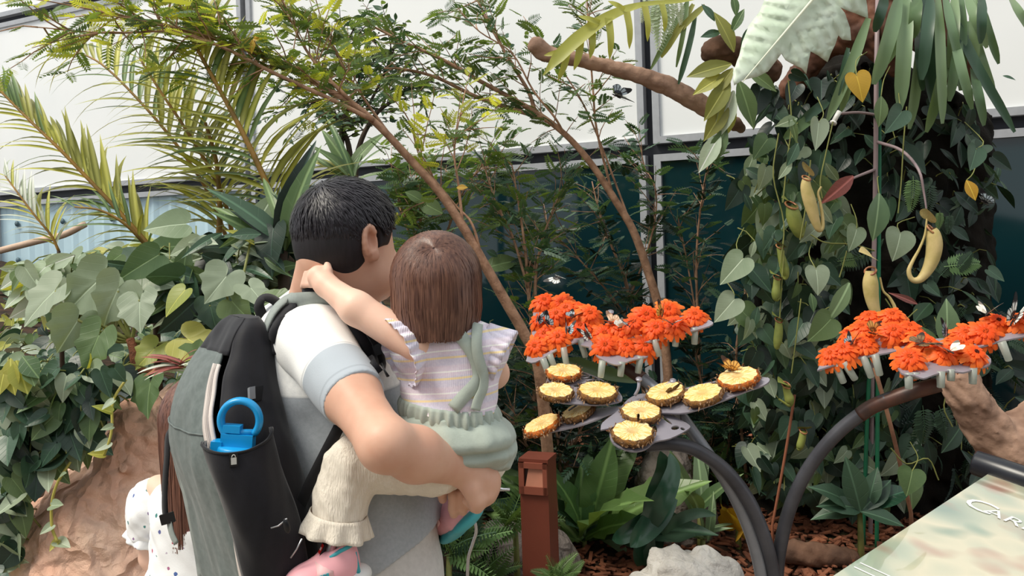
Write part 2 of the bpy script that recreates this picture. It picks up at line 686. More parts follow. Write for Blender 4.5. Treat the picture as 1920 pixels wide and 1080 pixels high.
# bark mulch: loose chips, far too many to count
BARK = mat('bark_chip', (146, 92, 66), .85, .25, 14, spec=.3, c2=(88, 52, 38))
mb = MB()
for i in range(5200):
    x = U(-.2, 2.6)
    y = 3.2 + (min(5.8, 5.4 - (x - .911) * .51) - 3.2) * rnd.random() ** 1.3
    L, W, T = U(.014, .04), U(.006, .013), U(.002, .005)
    a, t1 = U(0, 6.28), U(-.5, .5)
    ax = Vector((math.cos(a), math.sin(a), t1)).normalized()
    ay = ax.cross(Vector((U(-.3, .3), U(-.3, .3), 1))).normalized()
    mb.box((x, y, bed_h(x, y) + U(.002, .022)), ax * L, ay * W, ax.cross(ay) * T)
o = mb.build('bark_mulch', BARK, None, False)
tag(o, 'reddish brown bark chips strewn over the bed under the feeders', 'mulch', None, 'stuff')
# ------------------------------------------------------------------ people
def skinmat(name, c, c2):
    N = Nodes(name)
    o = N.obj()
    N.set(N.mix(N.step(N.noise(o, 14), .35, .7), srgb(*c), srgb(*c2)), .48, .35)
    N.b.inputs['Subsurface Weight'].default_value = .12
    N.b.inputs['Subsurface Radius'].default_value = (.02, .008, .005)
    N.b.inputs['Subsurface Scale'].default_value = .4
    N.bump(N.noise(o, 260, 3), .06, .002)
    return N.m
SKIN = skinmat('skin', (218, 174, 150), (206, 156, 132))
SKIN_T = skinmat('toddler_skin', (240, 200, 178), (232, 186, 164))
def hairmat(name, c, c2, rough=.36):
    N = Nodes(name)
    o = N.obj()
    st = N.n('VectorMath', {0: o, 1: (1, 1, .1)}, operation='MULTIPLY').outputs[0]
    N.set(N.mix(N.step(N.noise(st, 170, 2), .3, .7), srgb(*c), srgb(*c2)), rough, .45)
    N.bump(N.noise(st, 500, 2), .15, .002)
    return N.m
HAIR_M = hairmat('black_hair', (28, 25, 30), (44, 40, 47), .42)
HAIR_T = hairmat('brown_toddler_hair', (78, 50, 42), (122, 86, 70), .4)
HAIR_G = hairmat('brown_girl_hair', (80, 50, 42), (126, 84, 68), .4)
def fabric(name, c, weave=420, var=.05, rough=.85, c2=None, bump=.12):
    N = Nodes(name)
    o = N.obj()
    a = srgb(*c)
    b = srgb(*c2) if c2 else tuple(x * (1 - 2 * var) for x in a[:3]) + (1,)
    N.set(N.mix(N.step(N.noise(o, 90, 4), .35, .65), a, b), rough, .2)
    N.b.inputs['Sheen Weight'].default_value = .15
    N.bump(N.noise(o, weave, 2), bump, .003)
    return N.m, N, o

def V3(a):
    return np.array(a[:])

def axes(deg):
    """facing direction turned deg away from the picture plane, the right-hand side, and up"""
    a = math.radians(deg)
    return Vector((math.cos(a), math.sin(a), 0)), Vector((math.sin(a), -math.cos(a), 0)), Vector((0, 0, 1))

# ================= the man
mroot = thing('person', 'man in a white and grey polo shirt holding a toddler on his arm', 'person', (-.40, 1.68, 0))
F, R, Z = axes(38)
HF, HR, _ = axes(48)
def torso_levels(rows, grow=0.0):
    out = []
    for py, cx, a, b in rows:
        c = P(cx, py, 1.66)
        out.append((c.z, c.x, c.y, a + grow, b + grow))
    return out
TORSO = [(538, 622, .060, .064), (556, 612, .078, .098), (580, 600, .100, .148), (625, 590, .118, .182), (700, 594, .132, .188), (800, 626, .142, .176),
         (900, 660, .150, .172), (1000, 674, .156, .178), (1090, 678, .155, .18), (1180, 676, .14, .175)]
hc = P(650, 433, 1.62)                                     # middle of the skull
S_, E_, W_ = P(600, 655, 1.53), P(722, 834, 1.315), P(862, 878, 1.46)
b = Field()
b.loft(torso_levels(TORSO, -.014), F, R, .03)
b.ell(hc, (.092, .074, .088), (HF, HR, Z), .02)
b.ell(hc + HF * .030 - Z * .062, (.066, .061, .074), (HF, HR, Z), .03)
b.ell(hc + HF * .030 - Z * .092 + HR * .012, (.056, .055, .042), (HF, HR, Z), .03)    # full jaw
b.ell(hc + HF * .074 - Z * .116, (.022, .028, .02), (HF, HR, Z), .02)
b.cap(hc + HF * .092 - Z * .018, hc + HF * .108 - Z * .058, .009, .014, .014)          # nose
b.ell(hc + HF * .102 - Z * .06 + HR * .012, (.009, .008, .007), (HF, HR, Z), .008)
b.ell(hc + HF * .102 - Z * .06 - HR * .012, (.009, .008, .007), (HF, HR, Z), .008)
b.cap(hc + HF * .090 + HR * .018 - Z * .084, hc + HF * .090 - HR * .018 - Z * .084, .007, k=.01)
b.cap(hc + HF * .088 + HR * .015 - Z * .094, hc + HF * .088 - HR * .015 - Z * .094, .008, k=.01)
for sgn in (1, -1):
    b.ell(hc + HF * .088 + HR * .032 * sgn - Z * .012, (.014, .017, .011), (HF, HR, Z), .014, 'sub')
    en = (HR * sgn * .99 - HF * .08).normalized()                # the ear stands out backwards
    eu = (Z * .97 - HF * .16).normalized()
    ew = en.cross(eu)
    ec = hc - HF * .009 + HR * (.080 * sgn) - Z * .021
    b.ell(ec, (.0165, .030, .0065), (ew, eu, en), .006)
    b.ell(ec + en * .008 + HF * .002 + eu * .001, (.0100, .0195, .013), (ew, eu, en), .002, 'sub')
    rim = [ec + en * .004 + eu * (.0285 * math.sin(t)) - HF * (.0155 * math.cos(t)) * .95 for t in np.linspace(-.9, 2.5, 9)]
    for q0, q1 in zip(rim, rim[1:]):
        b.cap(q0, q1, .0048, k=.003)
    b.ell(ec - eu * .027 + HF * .006 + en * .001, (.009, .010, .005), (ew, eu, en), .008)   # lobe
b.cap(hc - HF * .022 - Z * .05, P(622, 575, 1.645), .063, .072, .03)                    # neck
b.cap(hc - HF * .05 - Z * .055, P(600, 560, 1.64), .045, .055, .03)
# near (right) arm, carrying the child
b.cap(S_, S_ + (E_ - S_) * .5, .052, .045, .03)
b.cap(S_ + (E_ - S_) * .5, E_, .045, .039, .03)
b.cap(E_, E_ + (W_ - E_) * .38, .037, .041, .025)
b.cap(E_ + (W_ - E_) * .38, W_, .041, .029, .025)
fold = (W_ - E_).normalized()
# right hand: the back faces right, fingers curl back under the wrist
K_ = P(906, 912, 1.475)
b.cap(W_, K_, .030, .030, .02, flat=(Vector((.8, .25, .4)), 1.35))
b.cap(P(884, 880, 1.46), P(912, 900, 1.47), .026, .025, .02)
for i, (dx, dy, dd) in enumerate(((4, -2, .0), (7, 0, .019), (6, 2, .037), (2, 3, .054))):
    q = [P(906 + dx, 902 + dy, 1.452 + dd), P(908 + dx, 932 + dy, 1.452 + dd), P(889 + dx, 950 + dy - i, 1.455 + dd), P(872 + dx, 940 + dy, 1.458 + dd)]
    for k in range(3):
        b.cap(q[k], q[k + 1], (.0125, .0112, .010)[k], (.0112, .010, .0088)[k], .006)
th = [P(876, 892, 1.448), P(884, 918, 1.438), P(893, 940, 1.438), P(895, 952, 1.442)]
for k in range(3):
    b.cap(th[k], th[k + 1], (.017, .0135, .0115)[k], (.0135, .0115, .009)[k], .012)
# far (left) arm comes round the child's front and clasps below the wrist
LS, LE, LW = P(560, 650, 1.80) + R * -.02 + F * .1, P(880, 760, 1.86), P(876, 890, 1.60)
b.cap(LS, LE, .056, .043, .03)
b.cap(LE, LW, .043, .03, .025)
b.cap(LW, P(858, 902, 1.54), .030, .026, .02)
for i, (x0, y0, x1, y1, dd) in enumerate(((834, 900, 829, 934, .012), (852, 898, 850, 962, 0), (869, 896, 867, 957, .0), (885, 906, 883, 946, .006))):
    d0 = 1.505 + dd
    q = [P(x0 + 2, y0 - 6, d0 + .02), P((x0 + x1) / 2, (y0 + y1) / 2 - 2, d0 - .012), P(x1, y1 - 8, d0 - .006), P(x1 + 1, y1 + 2, d0 + .012)]
    for k in range(3):
        b.cap(q[k], q[k + 1], (.0108, .0102, .0094)[k], (.0102, .0094, .008)[k], .003)
# legs down to the path (below the picture)
hip = P(676, 1090, 1.66)
for sgn in (1, -1):
    h0 = hip + R * (.09 * sgn)
    b.cap(h0, Vector((h0.x + .02, h0.y, .5)), .082, .055, .03)
    b.cap(Vector((h0.x + .02, h0.y, .5)), Vector((h0.x, h0.y, .09)), .055, .04, .03)
    b.cap(Vector((h0.x, h0.y, .06)), Vector((h0.x, h0.y, .06)) + F * .16, .042, .035, .03)
put('body', b.mesh('body', .0028, [SKIN], coarse=.88), mroot)

# polo shirt: white yoke, grey below, blue-grey sleeve ends
def polo():
    m, N, o = fabric('polo_cotton', (238, 238, 236), 500)
    sep = N.n('SeparateXYZ', {0: o})
    pz = P(640, 742, 1.5).z
    s = N.math('MULTIPLY_ADD', sep.outputs[0], .0, sep.outputs[2])
    f = N.step(s, pz + .001, pz - .001)
    seam = N.step(N.math('ABSOLUTE', N.math('SUBTRACT', s, pz)), .004, .0015)
    hz = P(690, 1045, 1.5).z
    c = N.mix(f, N.mix(N.step(N.noise(o, 90, 4), .35, .65), srgb(241, 241, 239), srgb(228, 229, 228)),
              N.mix(N.step(N.noise(o, 160, 4), .35, .65), srgb(174, 180, 187), srgb(164, 171, 178)))
    c = N.mix(N.math('MULTIPLY', seam, .35), c, srgb(150, 152, 156))
    N.set(c, .85, .2)
    return m
POLO = polo()
def wrinkle(amp, s, seed, dirn=(1, 1, 1)):
    def f(X, Y, Z):
        q = wob(X * dirn[0], Y * dirn[1], Z * dirn[2], s, seed)
        return amp * (q + .5 * wob(X, Y, Z, s * 2.3, seed + 4))
    return f
sh = Field()
sh.loft(torso_levels(TORSO, .006), F, R, .02)
sh.cap(P(622, 566, 1.645), P(620, 590, 1.645), .076, .09, .03)
sh.cap(LS, LS + (LE - LS) * .6, .072, .070, .03)
sh.disp(wrinkle(.0045, 16, 1.0, (1, 1, .5)))
sh.ell(hc - HF * .028 - Z * .10, (.074, .07, .07), (HF, HR, Z), .01, 'sub')          # neck opening
p0 = P(765, 1042, 1.5)
sh.plane(p0, Vector((.46, 0, -.88)))
sh.cap(LS + (LE - LS) * .56, LS + (LE - LS) * .8, .060, .060, .004, 'sub')
put('polo_shirt', sh.mesh('polo_shirt', .0042, [POLO]), mroot)
# sleeve
def sleevem():
    m, N, o = fabric('sleeve_cotton', (238, 238, 236), 500)
    ax = (E_ - S_).normalized()
    v = N.n('VectorMath', {0: o, 1: tuple(ax)}, operation='DOT_PRODUCT').outputs['Value']
    t0 = (S_ + (E_ - S_) * .28).dot(ax)
    t1 = (S_ + (E_ - S_) * .505).dot(ax)
    c = N.mix(N.step(v, t0 - .001, t0 + .001), srgb(241, 241, 239), srgb(176, 184, 192))
    line = N.math('MAXIMUM', N.step(N.math('ABSOLUTE', N.math('SUBTRACT', v, t0 - .004)), .003, .001), N.step(N.math('ABSOLUTE', N.math('SUBTRACT', v, t1)), .003, .001))
    N.set(N.mix(N.math('MULTIPLY', line, .4), c, srgb(140, 146, 154)), .85, .2)
    return m
sl = Field()
ax = (E_ - S_).normalized()
sl.cap(S_ - ax * .01, S_ + (E_ - S_) * .62, .064, .053, .03)
sl.ell(S_ + Vector((-.012, .045, .012)), (.075, .085, .062), None, .05)
sl.disp(wrinkle(.0022, 20, 5.0))
sl.plane(S_ + (E_ - S_) * .56, (E_ - S_).normalized())
sl.cap(S_ + (E_ - S_) * .5, S_ + (E_ - S_) * .9, .0455, .047, .003, 'sub')
put('sleeve', sl.mesh('sleeve', .0036, [sleevem()]), mroot)
# collar
cm, _, _ = fabric('collar_cotton', (244, 244, 243), 600)
mb = MB()
pts, nr = [], []
for i in range(17):
    a = math.radians(-150 + 300 * i / 16)
    d = -F * math.cos(a) * .068 + R * math.sin(a) * .076
    pts.append(P(614, 553, 1.648) + d - Z * (.012 * (1 - math.cos(a))))
    nr.append((d.normalized() + Z * .55))
mb.ribbon(pts, .036, nr, .004, 0, 2)
mb.build('collar', cm, mroot)
# trousers
tm, N, o = fabric('trouser_twill', (214, 210, 206), 300)
tr = Field()
tr.loft([(P(0, 955, 1.66).z, P(668, 955, 1.66).x, 1.66, .142, .164), (P(0, 1030, 1.66).z, P(676, 1030, 1.66).x, 1.66, .148, .170), (P(0, 1100, 1.66).z, P(676, 1100, 1.66).x, 1.66, .155, .18), (P(0, 1190, 1.66).z, P(676, 1190, 1.66).x, 1.66, .14, .175)], F, R, .02)
for sgn in (1, -1):
    h0 = hip + R * (.09 * sgn)
    tr.cap(h0, Vector((h0.x + .02, h0.y, .5)), .104, .08, .03)
    tr.cap(Vector((h0.x + .02, h0.y, .5)), Vector((h0.x, h0.y, .10)), .08, .065, .03)
tr.disp(wrinkle(.004, 14, 8.0, (1, 1, .4)))
put('trousers', tr.mesh('trousers', .005, [tm], coarse=.85), mroot)
sm = mat('shoe_rubber', (60, 60, 64), .6)
for sgn in (1, -1):
    h0 = hip + R * (.09 * sgn)
    q = Field()
    q.cap(Vector((h0.x, h0.y, .055)) - F * .03, Vector((h0.x, h0.y, .045)) + F * .17, .052, .044, .02)
    q.cap(Vector((h0.x, h0.y, .06)), Vector((h0.x, h0.y, .11)), .05, .05, .02)
    q.plane((0, 0, .003), (0, 0, -1))
    put('shoe', q.mesh('shoe', .007, [sm]), mroot)

# eyes and brows
EYEW, EYED = mat('eye_white', (235, 232, 228), .2), mat('eye_dark', (30, 22, 18), .15)
def face_bits(root, c, f, r, sx, k, browm=None):
    for sgn in (1, -1):
        p = c + f * sx[0] + r * (sx[1] * sgn) + Z * sx[2]
        e = MB().ball(p, f * k, r * k, Z * k, 12, 8).build('eye', EYEW, root)
        MB().ball(p + f * k * .62, f * k * .42, r * k * .5, Z * k * .5, 10, 6).build('iris', EYED, e)
        if browm:
            mb = MB()
            mb.tube([p + f * .014 + r * (x * sgn) + Z * (.018 - abs(x) * .15) - f * abs(x) * .3 for x in (-.014, -.004, .008, .02)], [.002, .003, .0028, .001], 5)
            mb.build('eyebrow', browm, root)
face_bits(mroot, hc, HF, HR, (.070, .032, -.014), .0120, HAIR_M)

def strand_mesh(paths, widths):
    """paths: (n, m, 3) array of points, flat tapering ribbons facing outwards from normals (n, m, 3)"""
    P_, Nn, W = paths
    n, m, _ = P_.shape
    T = np.gradient(P_, axis=1)
    Sd = np.cross(T, Nn)
    Sd /= np.linalg.norm(Sd, axis=2, keepdims=True) + 1e-9
    w_ = W[:, None, None] * np.array(widths)[None, :, None]
    A, B = P_ - Sd * w_, P_ + Sd * w_
    V = np.stack([A, B], 2).reshape(-1, 3)
    base = (np.arange(n)[:, None] * m + np.arange(m - 1)[None, :]) * 2
    Q = np.stack([base, base + 1, base + 3, base + 2], 2).reshape(-1, 4)
    return V, Q

# man's short black hair: a cap with a cut hairline, and strands lying over it from the crown
ng = np.random.default_rng(3)
cap_ = Field()
HA = (HF, HR, Z)
cap_.ell(hc + Z * .006 - HF * .004, (.101, .084, .094), HA, .01)
cap_.ell(hc - HF * .030 - Z * .034, (.067, .071, .074), HA, .03)
cap_.ell(hc + HF * .105 - Z * .034, (.062, .11, .062), HA, .012, 'sub')      # face
cap_.ell(hc + HF * .03 - Z * .083, (.055, .12, .06), HA, .012, 'sub')        # cheeks and below the ears
cap_.ell(hc + HF * 0 - HF * .006 + HR * .085 - Z * .024, (.021, .026, .036), HA, .006, 'sub')
cap_.ell(hc + HF * .006 - HR * .08 - Z * .03, (.020, .02, .034), HA, .006, 'sub')
cap_.plane(hc - Z * .094 - HF * .05, (HF * .25 - Z))
capm = hairmat('black_hair_base', (20, 18, 22), (32, 28, 34), .6)
put('hair', cap_.mesh('hair', .003, [capm]), mroot)
hA = np.array([V3(HF), V3(HR), V3(Z)])
def man_strands(n):
    u = ng.normal(size=(n * 5, 3))
    u /= np.linalg.norm(u, axis=1, keepdims=True)
    f, r, z = u[:, 0], u[:, 1], u[:, 2]
    # hairline: high at the forehead, down to the nape behind
    keep = (z > np.interp(f, [-1, -.5, -.1, .15, .35, .6, 1], [-.62, -.56, -.40, .02, -.14, .22, .62]))
    u = u[keep][:n]
    crown = np.array([-.45, 0, .89])
    rad = np.array([.101, .0855, .095])
    m = 6
    Ps, Ns = [], []
    for k in range(m):
        t = k / (m - 1)
        away = u - (u @ crown)[:, None] * crown
        away /= np.linalg.norm(away, axis=1, keepdims=True) + 1e-6
        fw = np.clip(u[:, 2:3], 0, 1) * np.array([[.8, .0, 0]])            # the top is combed forward
        dn = away * .8 + fw + np.array([[0, 0, -.45]]) + ng.normal(size=u.shape) * (.10 if k == 0 else 0)
        if k == 0:
            D = dn / np.linalg.norm(dn, axis=1, keepdims=True)
            ln = np.where(u[:, 2] > 0, 1.0, .55 + .2 * u[:, 2])[:, None] * ng.uniform(.35, .62, (len(u), 1))
            lift = ng.uniform(.0, .075, (len(u), 1)) * np.clip(u[:, 2:3] + .55, .12, 1)
            side = ng.normal(size=u.shape) * .12
        q = u + D * ln * t + side * t * t * ln
        q /= np.linalg.norm(q, axis=1, keepdims=True)
        q2 = q * (1 + lift * math.sin(t * 2.6) + .012)
        Ps.append((q2 * rad * np.where(q[:, 2:3] < -.2, 1.0 + .03 * (q[:, 2:3] + .2), 1.0)) @ hA + V3(hc + Z * .003 - HF * .003))
        Ns.append(q @ hA)
    A, B = np.stack(Ps, 1), np.stack(Ns, 1)
    ok = np.ones(len(A), bool)
    for sgn in (1, -1):                                        # combed clear of the ears
        e = V3(hc - HF * .004 + HR * (.082 * sgn) - Z * .020)
        ok &= np.linalg.norm(A - e, axis=2).min(1) > .027
    return A[ok], B[ok], ng.uniform(.0006, .0013, int(ok.sum()))
V, Q = strand_mesh(man_strands(9000), [.8, 1, 1, .9, .6, .15])
put('hair_strands', mesh_np('hair_strands', V, Q, [HAIR_M]), mroot, None, 'black strands combed forward from the crown', 'stuff')
# ================= the toddler on his arm
troot = thing('person', 'toddler seen from behind in a lilac striped blouse and sage overalls', 'person', (-.11, 1.5, .9))
TF, TR, _ = axes(80)                                        # faces away from the camera; TR is her right (towards the picture's right)
tc = P(818, 522, 1.50)
def rows(rs, d, grow=0.0):
    out = []
    for py, cx, a, b in rs:
        c = P(cx, py, d)
        out.append((c.z, c.x, c.y, a + grow, b + grow))
    return out
TT = [(604, 826, .035, .040), (622, 832, .048, .072), (650, 838, .056, .088), (700, 842, .060, .083), (760, 842, .064, .079), (810, 846, .074, .092), (868, 850, .068, .085)]
tb = Field()
tb.loft(rows(TT, 1.5, -.006), TF, TR, .02)
TA = (TF, TR, Z)
tb.ell(tc, (.080, .070, .076), TA, .02)
tb.ell(tc + TF * .026 - Z * .040, (.056, .060, .050), TA, .03)
tb.ell(tc + TF * .05 - Z * .072 , (.022, .026, .018), TA, .02)
for sgn in (1, -1):
    tb.ell(tc + TF * .046 + TR * (.036 * sgn) - Z * .048, (.026, .026, .026), TA, .02)      # cheeks
    tb.ell(tc + TF * .074 + TR * (.026 * sgn) - Z * .012, (.012, .014, .010), TA, .012, 'sub')
    tb.ell(tc + TR * (.072 * sgn) - Z * .022, (.011, .006, .02), TA, .006)
tb.cap(tc + TF * .082 - Z * .022, tc + TF * .088 - Z * .036, .006, .009, .01)
tb.cap(tc + TF * .078 + TR * .012 - Z * .054, tc + TF * .078 - TR * .012 - Z * .054, .005, k=.008)
tb.cap(tc - Z * .05, P(832, 630, 1.5), .036, .038, .02)
# left arm reaches round the man's neck
a0, a1, a2, a3_ = P(778, 645, 1.455), P(668, 578, 1.475), P(612, 535, 1.515), P(598, 519, 1.528)
tb.cap(a0, a1, .0315, .028, .02)
tb.cap(a1, a2, .0275, .020, .015)
tb.cap(a2, a3_, .019, .021, .012, flat=((.3, -1, 0), 1.2))
for i in range(4):
    s0 = P(594 - i * 1.5, 506 + i * 9, 1.535 - i * .002)
    s1 = P(578 - i * 2.2, 509 + i * 8, 1.553)
    s2 = P(571 - i * 1.2, 518 + i * 7, 1.574)
    tb.cap(s0, s1, .0072, .0066, .004)
    tb.cap(s1, s2, .0066, .0055, .004)
tb.cap(P(606, 524, 1.522), P(615, 508, 1.525), .0092, .0078, .006)
tb.cap(P(615, 508, 1.525), P(614, 492, 1.535), .0078, .006, .004)
# right arm forward, hidden behind her
b0, b1, b2 = P(905, 650, 1.50), P(925, 700, 1.60), P(900, 720, 1.70)
tb.cap(b0, b1, .031, .026, .02)
tb.cap(b1, b2, .026, .018, .02)
for i in range(4):
    tb.cap(b2, P(896 - i * 6, 716 + i * 6, 1.745), .008, .006, .006)
tb.cap(b2, P(905, 708, 1.735), .008, .006, .006)
# legs: the near one is bent over the man's hip, the far one hangs on his other side
L0, L1, L2 = P(815, 868, 1.475), P(652, 868, 1.445), P(636, 1046, 1.425)
tb.cap(L0, L1, .052, .040, .02)
tb.cap(L1, L2, .038, .024, .02)
M0, M1, M2 = P(880, 850, 1.55), P(905, 860, 1.66), P(850, 975, 1.70)
tb.cap(M0, M1, .05, .04, .02)
tb.cap(M1, M2, .036, .024, .02)
footd = (P(560, 1118, 1.40) - L2).normalized()
tb.cap(L2, L2 + footd * .055 - Z * .03, .022, .018, .015)
tb.cap(M2, P(848, 980, 1.665), .022, .018, .015)
put('body', tb.mesh('body', .003, [SKIN_T]), troot)
face_bits(troot, tc, TF, TR, (.066, .026, -.014), .0095, None)

# bob of brown hair: strands run from the crown over the head, then hang
crown = (Z * .66 - TF * .72 + TR * .18).normalized()
def hang_strands(n, c, ax, rad, crown, length, m=13, drop=.12, jit=.02, faceaz=.62, taper=.10, zend=.1):
    A = np.array([V3(x) for x in ax])
    cw = np.array([crown.dot(x) for x in ax])
    e1 = np.cross(cw, [0, 0, 1.0])
    e1 = e1 / np.linalg.norm(e1)
    e2 = np.cross(cw, e1)
    Ps, Ns = [], []
    az = ng.uniform(0, 2 * math.pi, n)
    th0 = ng.uniform(.02, 1.25, n) ** 1.0
    lay = ng.uniform(.0, 1.0, n)
    wob_ = ng.normal(size=n)
    L = length * np.ones(n)
    zcut = -zend * ng.uniform(.86, 1.0, n)
    tot = L[:, None]
    pos = None
    P0 = []
    u0 = np.cos(th0)[:, None] * cw + np.sin(th0)[:, None] * (np.cos(az)[:, None] * e1 + np.sin(az)[:, None] * e2)
    out = []
    q = u0.copy()
    p = q * rad * (1 + .05 * lay[:, None] * np.clip(th0[:, None] * .8, 0, 1))
    st = (L / (m - 1))[:, None]
    for k in range(m):
        out.append(p.copy())
        nr = p / rad ** 2
        nr /= np.linalg.norm(nr, axis=1, keepdims=True)
        aw = p / rad - ((p / rad) @ cw)[:, None] * cw
        aw /= np.linalg.norm(aw, axis=1, keepdims=True) + 1e-6
        g = aw * np.clip(nr[:, 2:3] + .15, 0, 1) + np.array([[0, 0, -1.0]]) * np.clip(1.1 - nr[:, 2:3], 0.1, 1.5)
        g = g - nr * np.sum(g * nr, 1, keepdims=True) * np.where(nr[:, 2:3] > -.12, 1.0, 0.0)
        g /= np.linalg.norm(g, axis=1, keepdims=True) + 1e-6
        g = g + np.stack([np.sin(az * 9 + k * .5), np.cos(az * 7 + k * .4), 0 * az], 1) * jit
        inw = np.where(p[:, 2:3] < -rad[2] * .5, -nr * np.array([[1, 1, 0]]) * taper, 0)
        p = p + np.where(p[:, 2:3] < zcut[:, None], 0, (g + inw) * st)
        k0 = np.linalg.norm(p / rad, axis=1, keepdims=True)
        lim = 1.0 + .05 * lay[:, None] + .004 * wob_[:, None]
        up = p[:, 2:3] > -rad[2] * .25
        p = np.where(up, p / k0 * lim, p)
    out = np.stack(out, 1)
    # keep the face clear: strands in front stop at a fringe
    az_f = np.arctan2(out[:, :, 1], out[:, :, 0])
    front = (np.abs(az_f) < faceaz) & (out[:, :, 2] < rad[2] * .30)
    for k in range(1, m):                                      # strands over the forehead end at the fringe
        stop = front[:, k] | (front[:, k - 1] & (k > 1))
        front[:, k] = stop
        out[stop, k] = out[stop, k - 1]
    out = out[~front[:, 0]]
    Nn = out.copy()
    Nn[:, :, 2] *= .4
    Nn /= np.linalg.norm(Nn, axis=2, keepdims=True) + 1e-9
    return out @ A + V3(c), Nn @ A, ng.uniform(.0007, .0016, len(out))
trad = np.array([.086, .0765, .081])
V, Q = strand_mesh(hang_strands(7500, tc, TA, trad, crown, .24, 16, zend=.090, taper=.24), [.5] + [1] * 13 + [.8, .5])
cap_ = Field()
cap_.ell(tc + Z * .0, (.085, .0755, .080), TA, .01)
cap_.loft([((tc - Z * .098).z, (tc - TF * .014).x, (tc - TF * .014).y, .052, .058), ((tc - Z * .06).z, (tc - TF * .012).x, (tc - TF * .012).y, .069, .070),
           ((tc - Z * .02).z, tc.x, tc.y, .080, .0755), (tc.z, tc.x, tc.y, .079, .074)], TF, TR, .01)
cap_.ell(tc + TF * .080 - Z * .055, (.06, .066, .082), TA, .01, 'sub')
capt = hairmat('brown_toddler_hair_base', (58, 38, 34), (78, 52, 44), .6)
put('hair', cap_.mesh('hair', .003, [capt]), troot)
put('hair_strands', mesh_np('hair_strands', V, Q, [HAIR_T]), troot, None, 'brown strands hanging from the crown in a bob', 'stuff')

# lilac blouse with thin yellow and white stripes
def blouse():
    m, N, o = fabric('lilac_stripe', (226, 216, 232), 300)
    sep = N.n('SeparateXYZ', {0: o})
    z = N.math('MULTIPLY_ADD', sep.outputs[0], -.06, sep.outputs[2])
    per = .0355
    ph = N.math('FRACT', N.math('MULTIPLY', z, 1 / per))
    base = N.mix(N.step(N.math('ABSOLUTE', N.math('SUBTRACT', ph, .5)), .2, .3), srgb(226, 212, 226), srgb(214, 208, 226))
    base = N.mix(N.math('MULTIPLY', N.step(N.noise(o, 240, 2), .4, .62), .35), base, srgb(240, 234, 242))
    y = N.step(N.math('ABSOLUTE', N.math('SUBTRACT', ph, .12)), .060, .04)
    wht = N.step(N.math('ABSOLUTE', N.math('SUBTRACT', ph, .45)), .045, .03)
    N.set(N.mix(wht, N.mix(y, base, srgb(244, 222, 176)), srgb(248, 246, 246)), .85, .2)
    gz = N.n('TexWave', {'Vector': o, 'Scale': 90, 'Distortion': 3, 'Detail': 2})
    N.bump(N.math('ADD', N.noise(o, 500, 2), gz.outputs[1]), .18, .003)
    return N.m
BL = blouse()
bl = Field()
bl.loft(rows([r for r in TT if r[0] < 770] + [(772, 842, .066, .082)], 1.5, .005), TF, TR, .02)
bl.cap(P(800, 640, 1.49), P(778, 648, 1.475), .040, .040, .03)
bl.cap(P(880, 640, 1.50), P(905, 650, 1.505), .042, .042, .03)
bl.disp(wrinkle(.003, 26, 2.0))
bl.ell(tc - Z * .085, (.042, .044, .04), TA, .006, 'sub')
bl.plane(P(840, 768, 1.5), (-.05, 0, -1))
blouse_o = put('blouse', bl.mesh('blouse', .0032, [BL]), troot)
def ruffle(c, axd, pts, depth, waves, amp, name, m, parent, thick=.002, flare=.3):
    """gathered frill: a closed or open curve of points that flares along axd"""
    n = len(pts)
    rows_ = 6
    v, f = [], []
    for j in range(rows_ + 1):
        t = j / rows_
        for i, p in enumerate(pts):
            out = (p - c)
            out = (out - axd * out.dot(axd)).normalized()
            wv = math.sin(i * waves) * amp * t + math.sin(i * waves * .37 + 1) * amp * .7 * t
            v.append(p + axd * (depth * t) + out * (depth * flare * t + wv))
    for j in range(rows_):
        for i in range(n - 1):
            a = j * n + i
            f.append((a, a + 1, a + n + 1, a + n))
    o = MB().add(v, f).build(name, m, parent)
    md = o.modifiers.new('thickness', 'SOLIDIFY')
    md.thickness = thick
    return o
# near flutter sleeve: opens down the raised arm; far sleeve flares to the right
def ring(c, axd, r0, r1, a0, a1, n=90, up=Z):
    sx = axd.cross(up).normalized()
    sy = sx.cross(axd).normalized()
    return [c + sx * (math.cos(t) * r0) + sy * (math.sin(t) * r1) for t in np.linspace(a0, a1, n)]
axn = (P(738, 662, 1.45) - P(770, 645, 1.47)).normalized()
cN = P(775, 648, 1.470)
ruffle(cN, axn, ring(cN, axn, .040, .050, -1.0, 5.2, 150), .034, .82, .0026, 'sleeve_frill', BL, troot)
axf = (P(955, 672, 1.49) - P(885, 638, 1.50)).normalized()
cFs = P(900, 648, 1.5)
ruffle(cFs, axf, ring(cFs, axf, .041, .042, -3.1, 3.2, 150), .050, .82, .0024, 'sleeve_frill', BL, troot, flare=.12)

# sage overalls: gathered waistband, puffed shorts, crossed straps
SAGE, _, _ = fabric('sage_twill', (172, 182, 172), 340, .06, c2=(166, 176, 166))
wb = rows([(752, 842, .069, .084), (790, 843, .071, .087)], 1.5)
v, f = [], []
nA, nB = 220, 6
for j in range(nB + 1):
    t = j / nB
    for i in range(nA):
        a = 2 * math.pi * i / nA
        g = (math.sin(i * 1.05) * .0030 + math.sin(i * .61 + 2) * .0022) * math.sin(math.pi * (t * .8 + .1)) + .0035 * math.sin(math.pi * t)
        z = wb[0][0] + (wb[1][0] - wb[0][0]) * t
        cx, cy = wb[0][1] + (wb[1][1] - wb[0][1]) * t, wb[0][2] + (wb[1][2] - wb[0][2]) * t
        ra, rb = wb[0][3] + .002 + g, wb[0][4] + .002 + g
        p = Vector((cx, cy, z)) + TF * (math.cos(a) * ra) + TR * (math.sin(a) * rb) - Z * (TR.x * math.sin(a) * rb * .14)
        v.append(p)
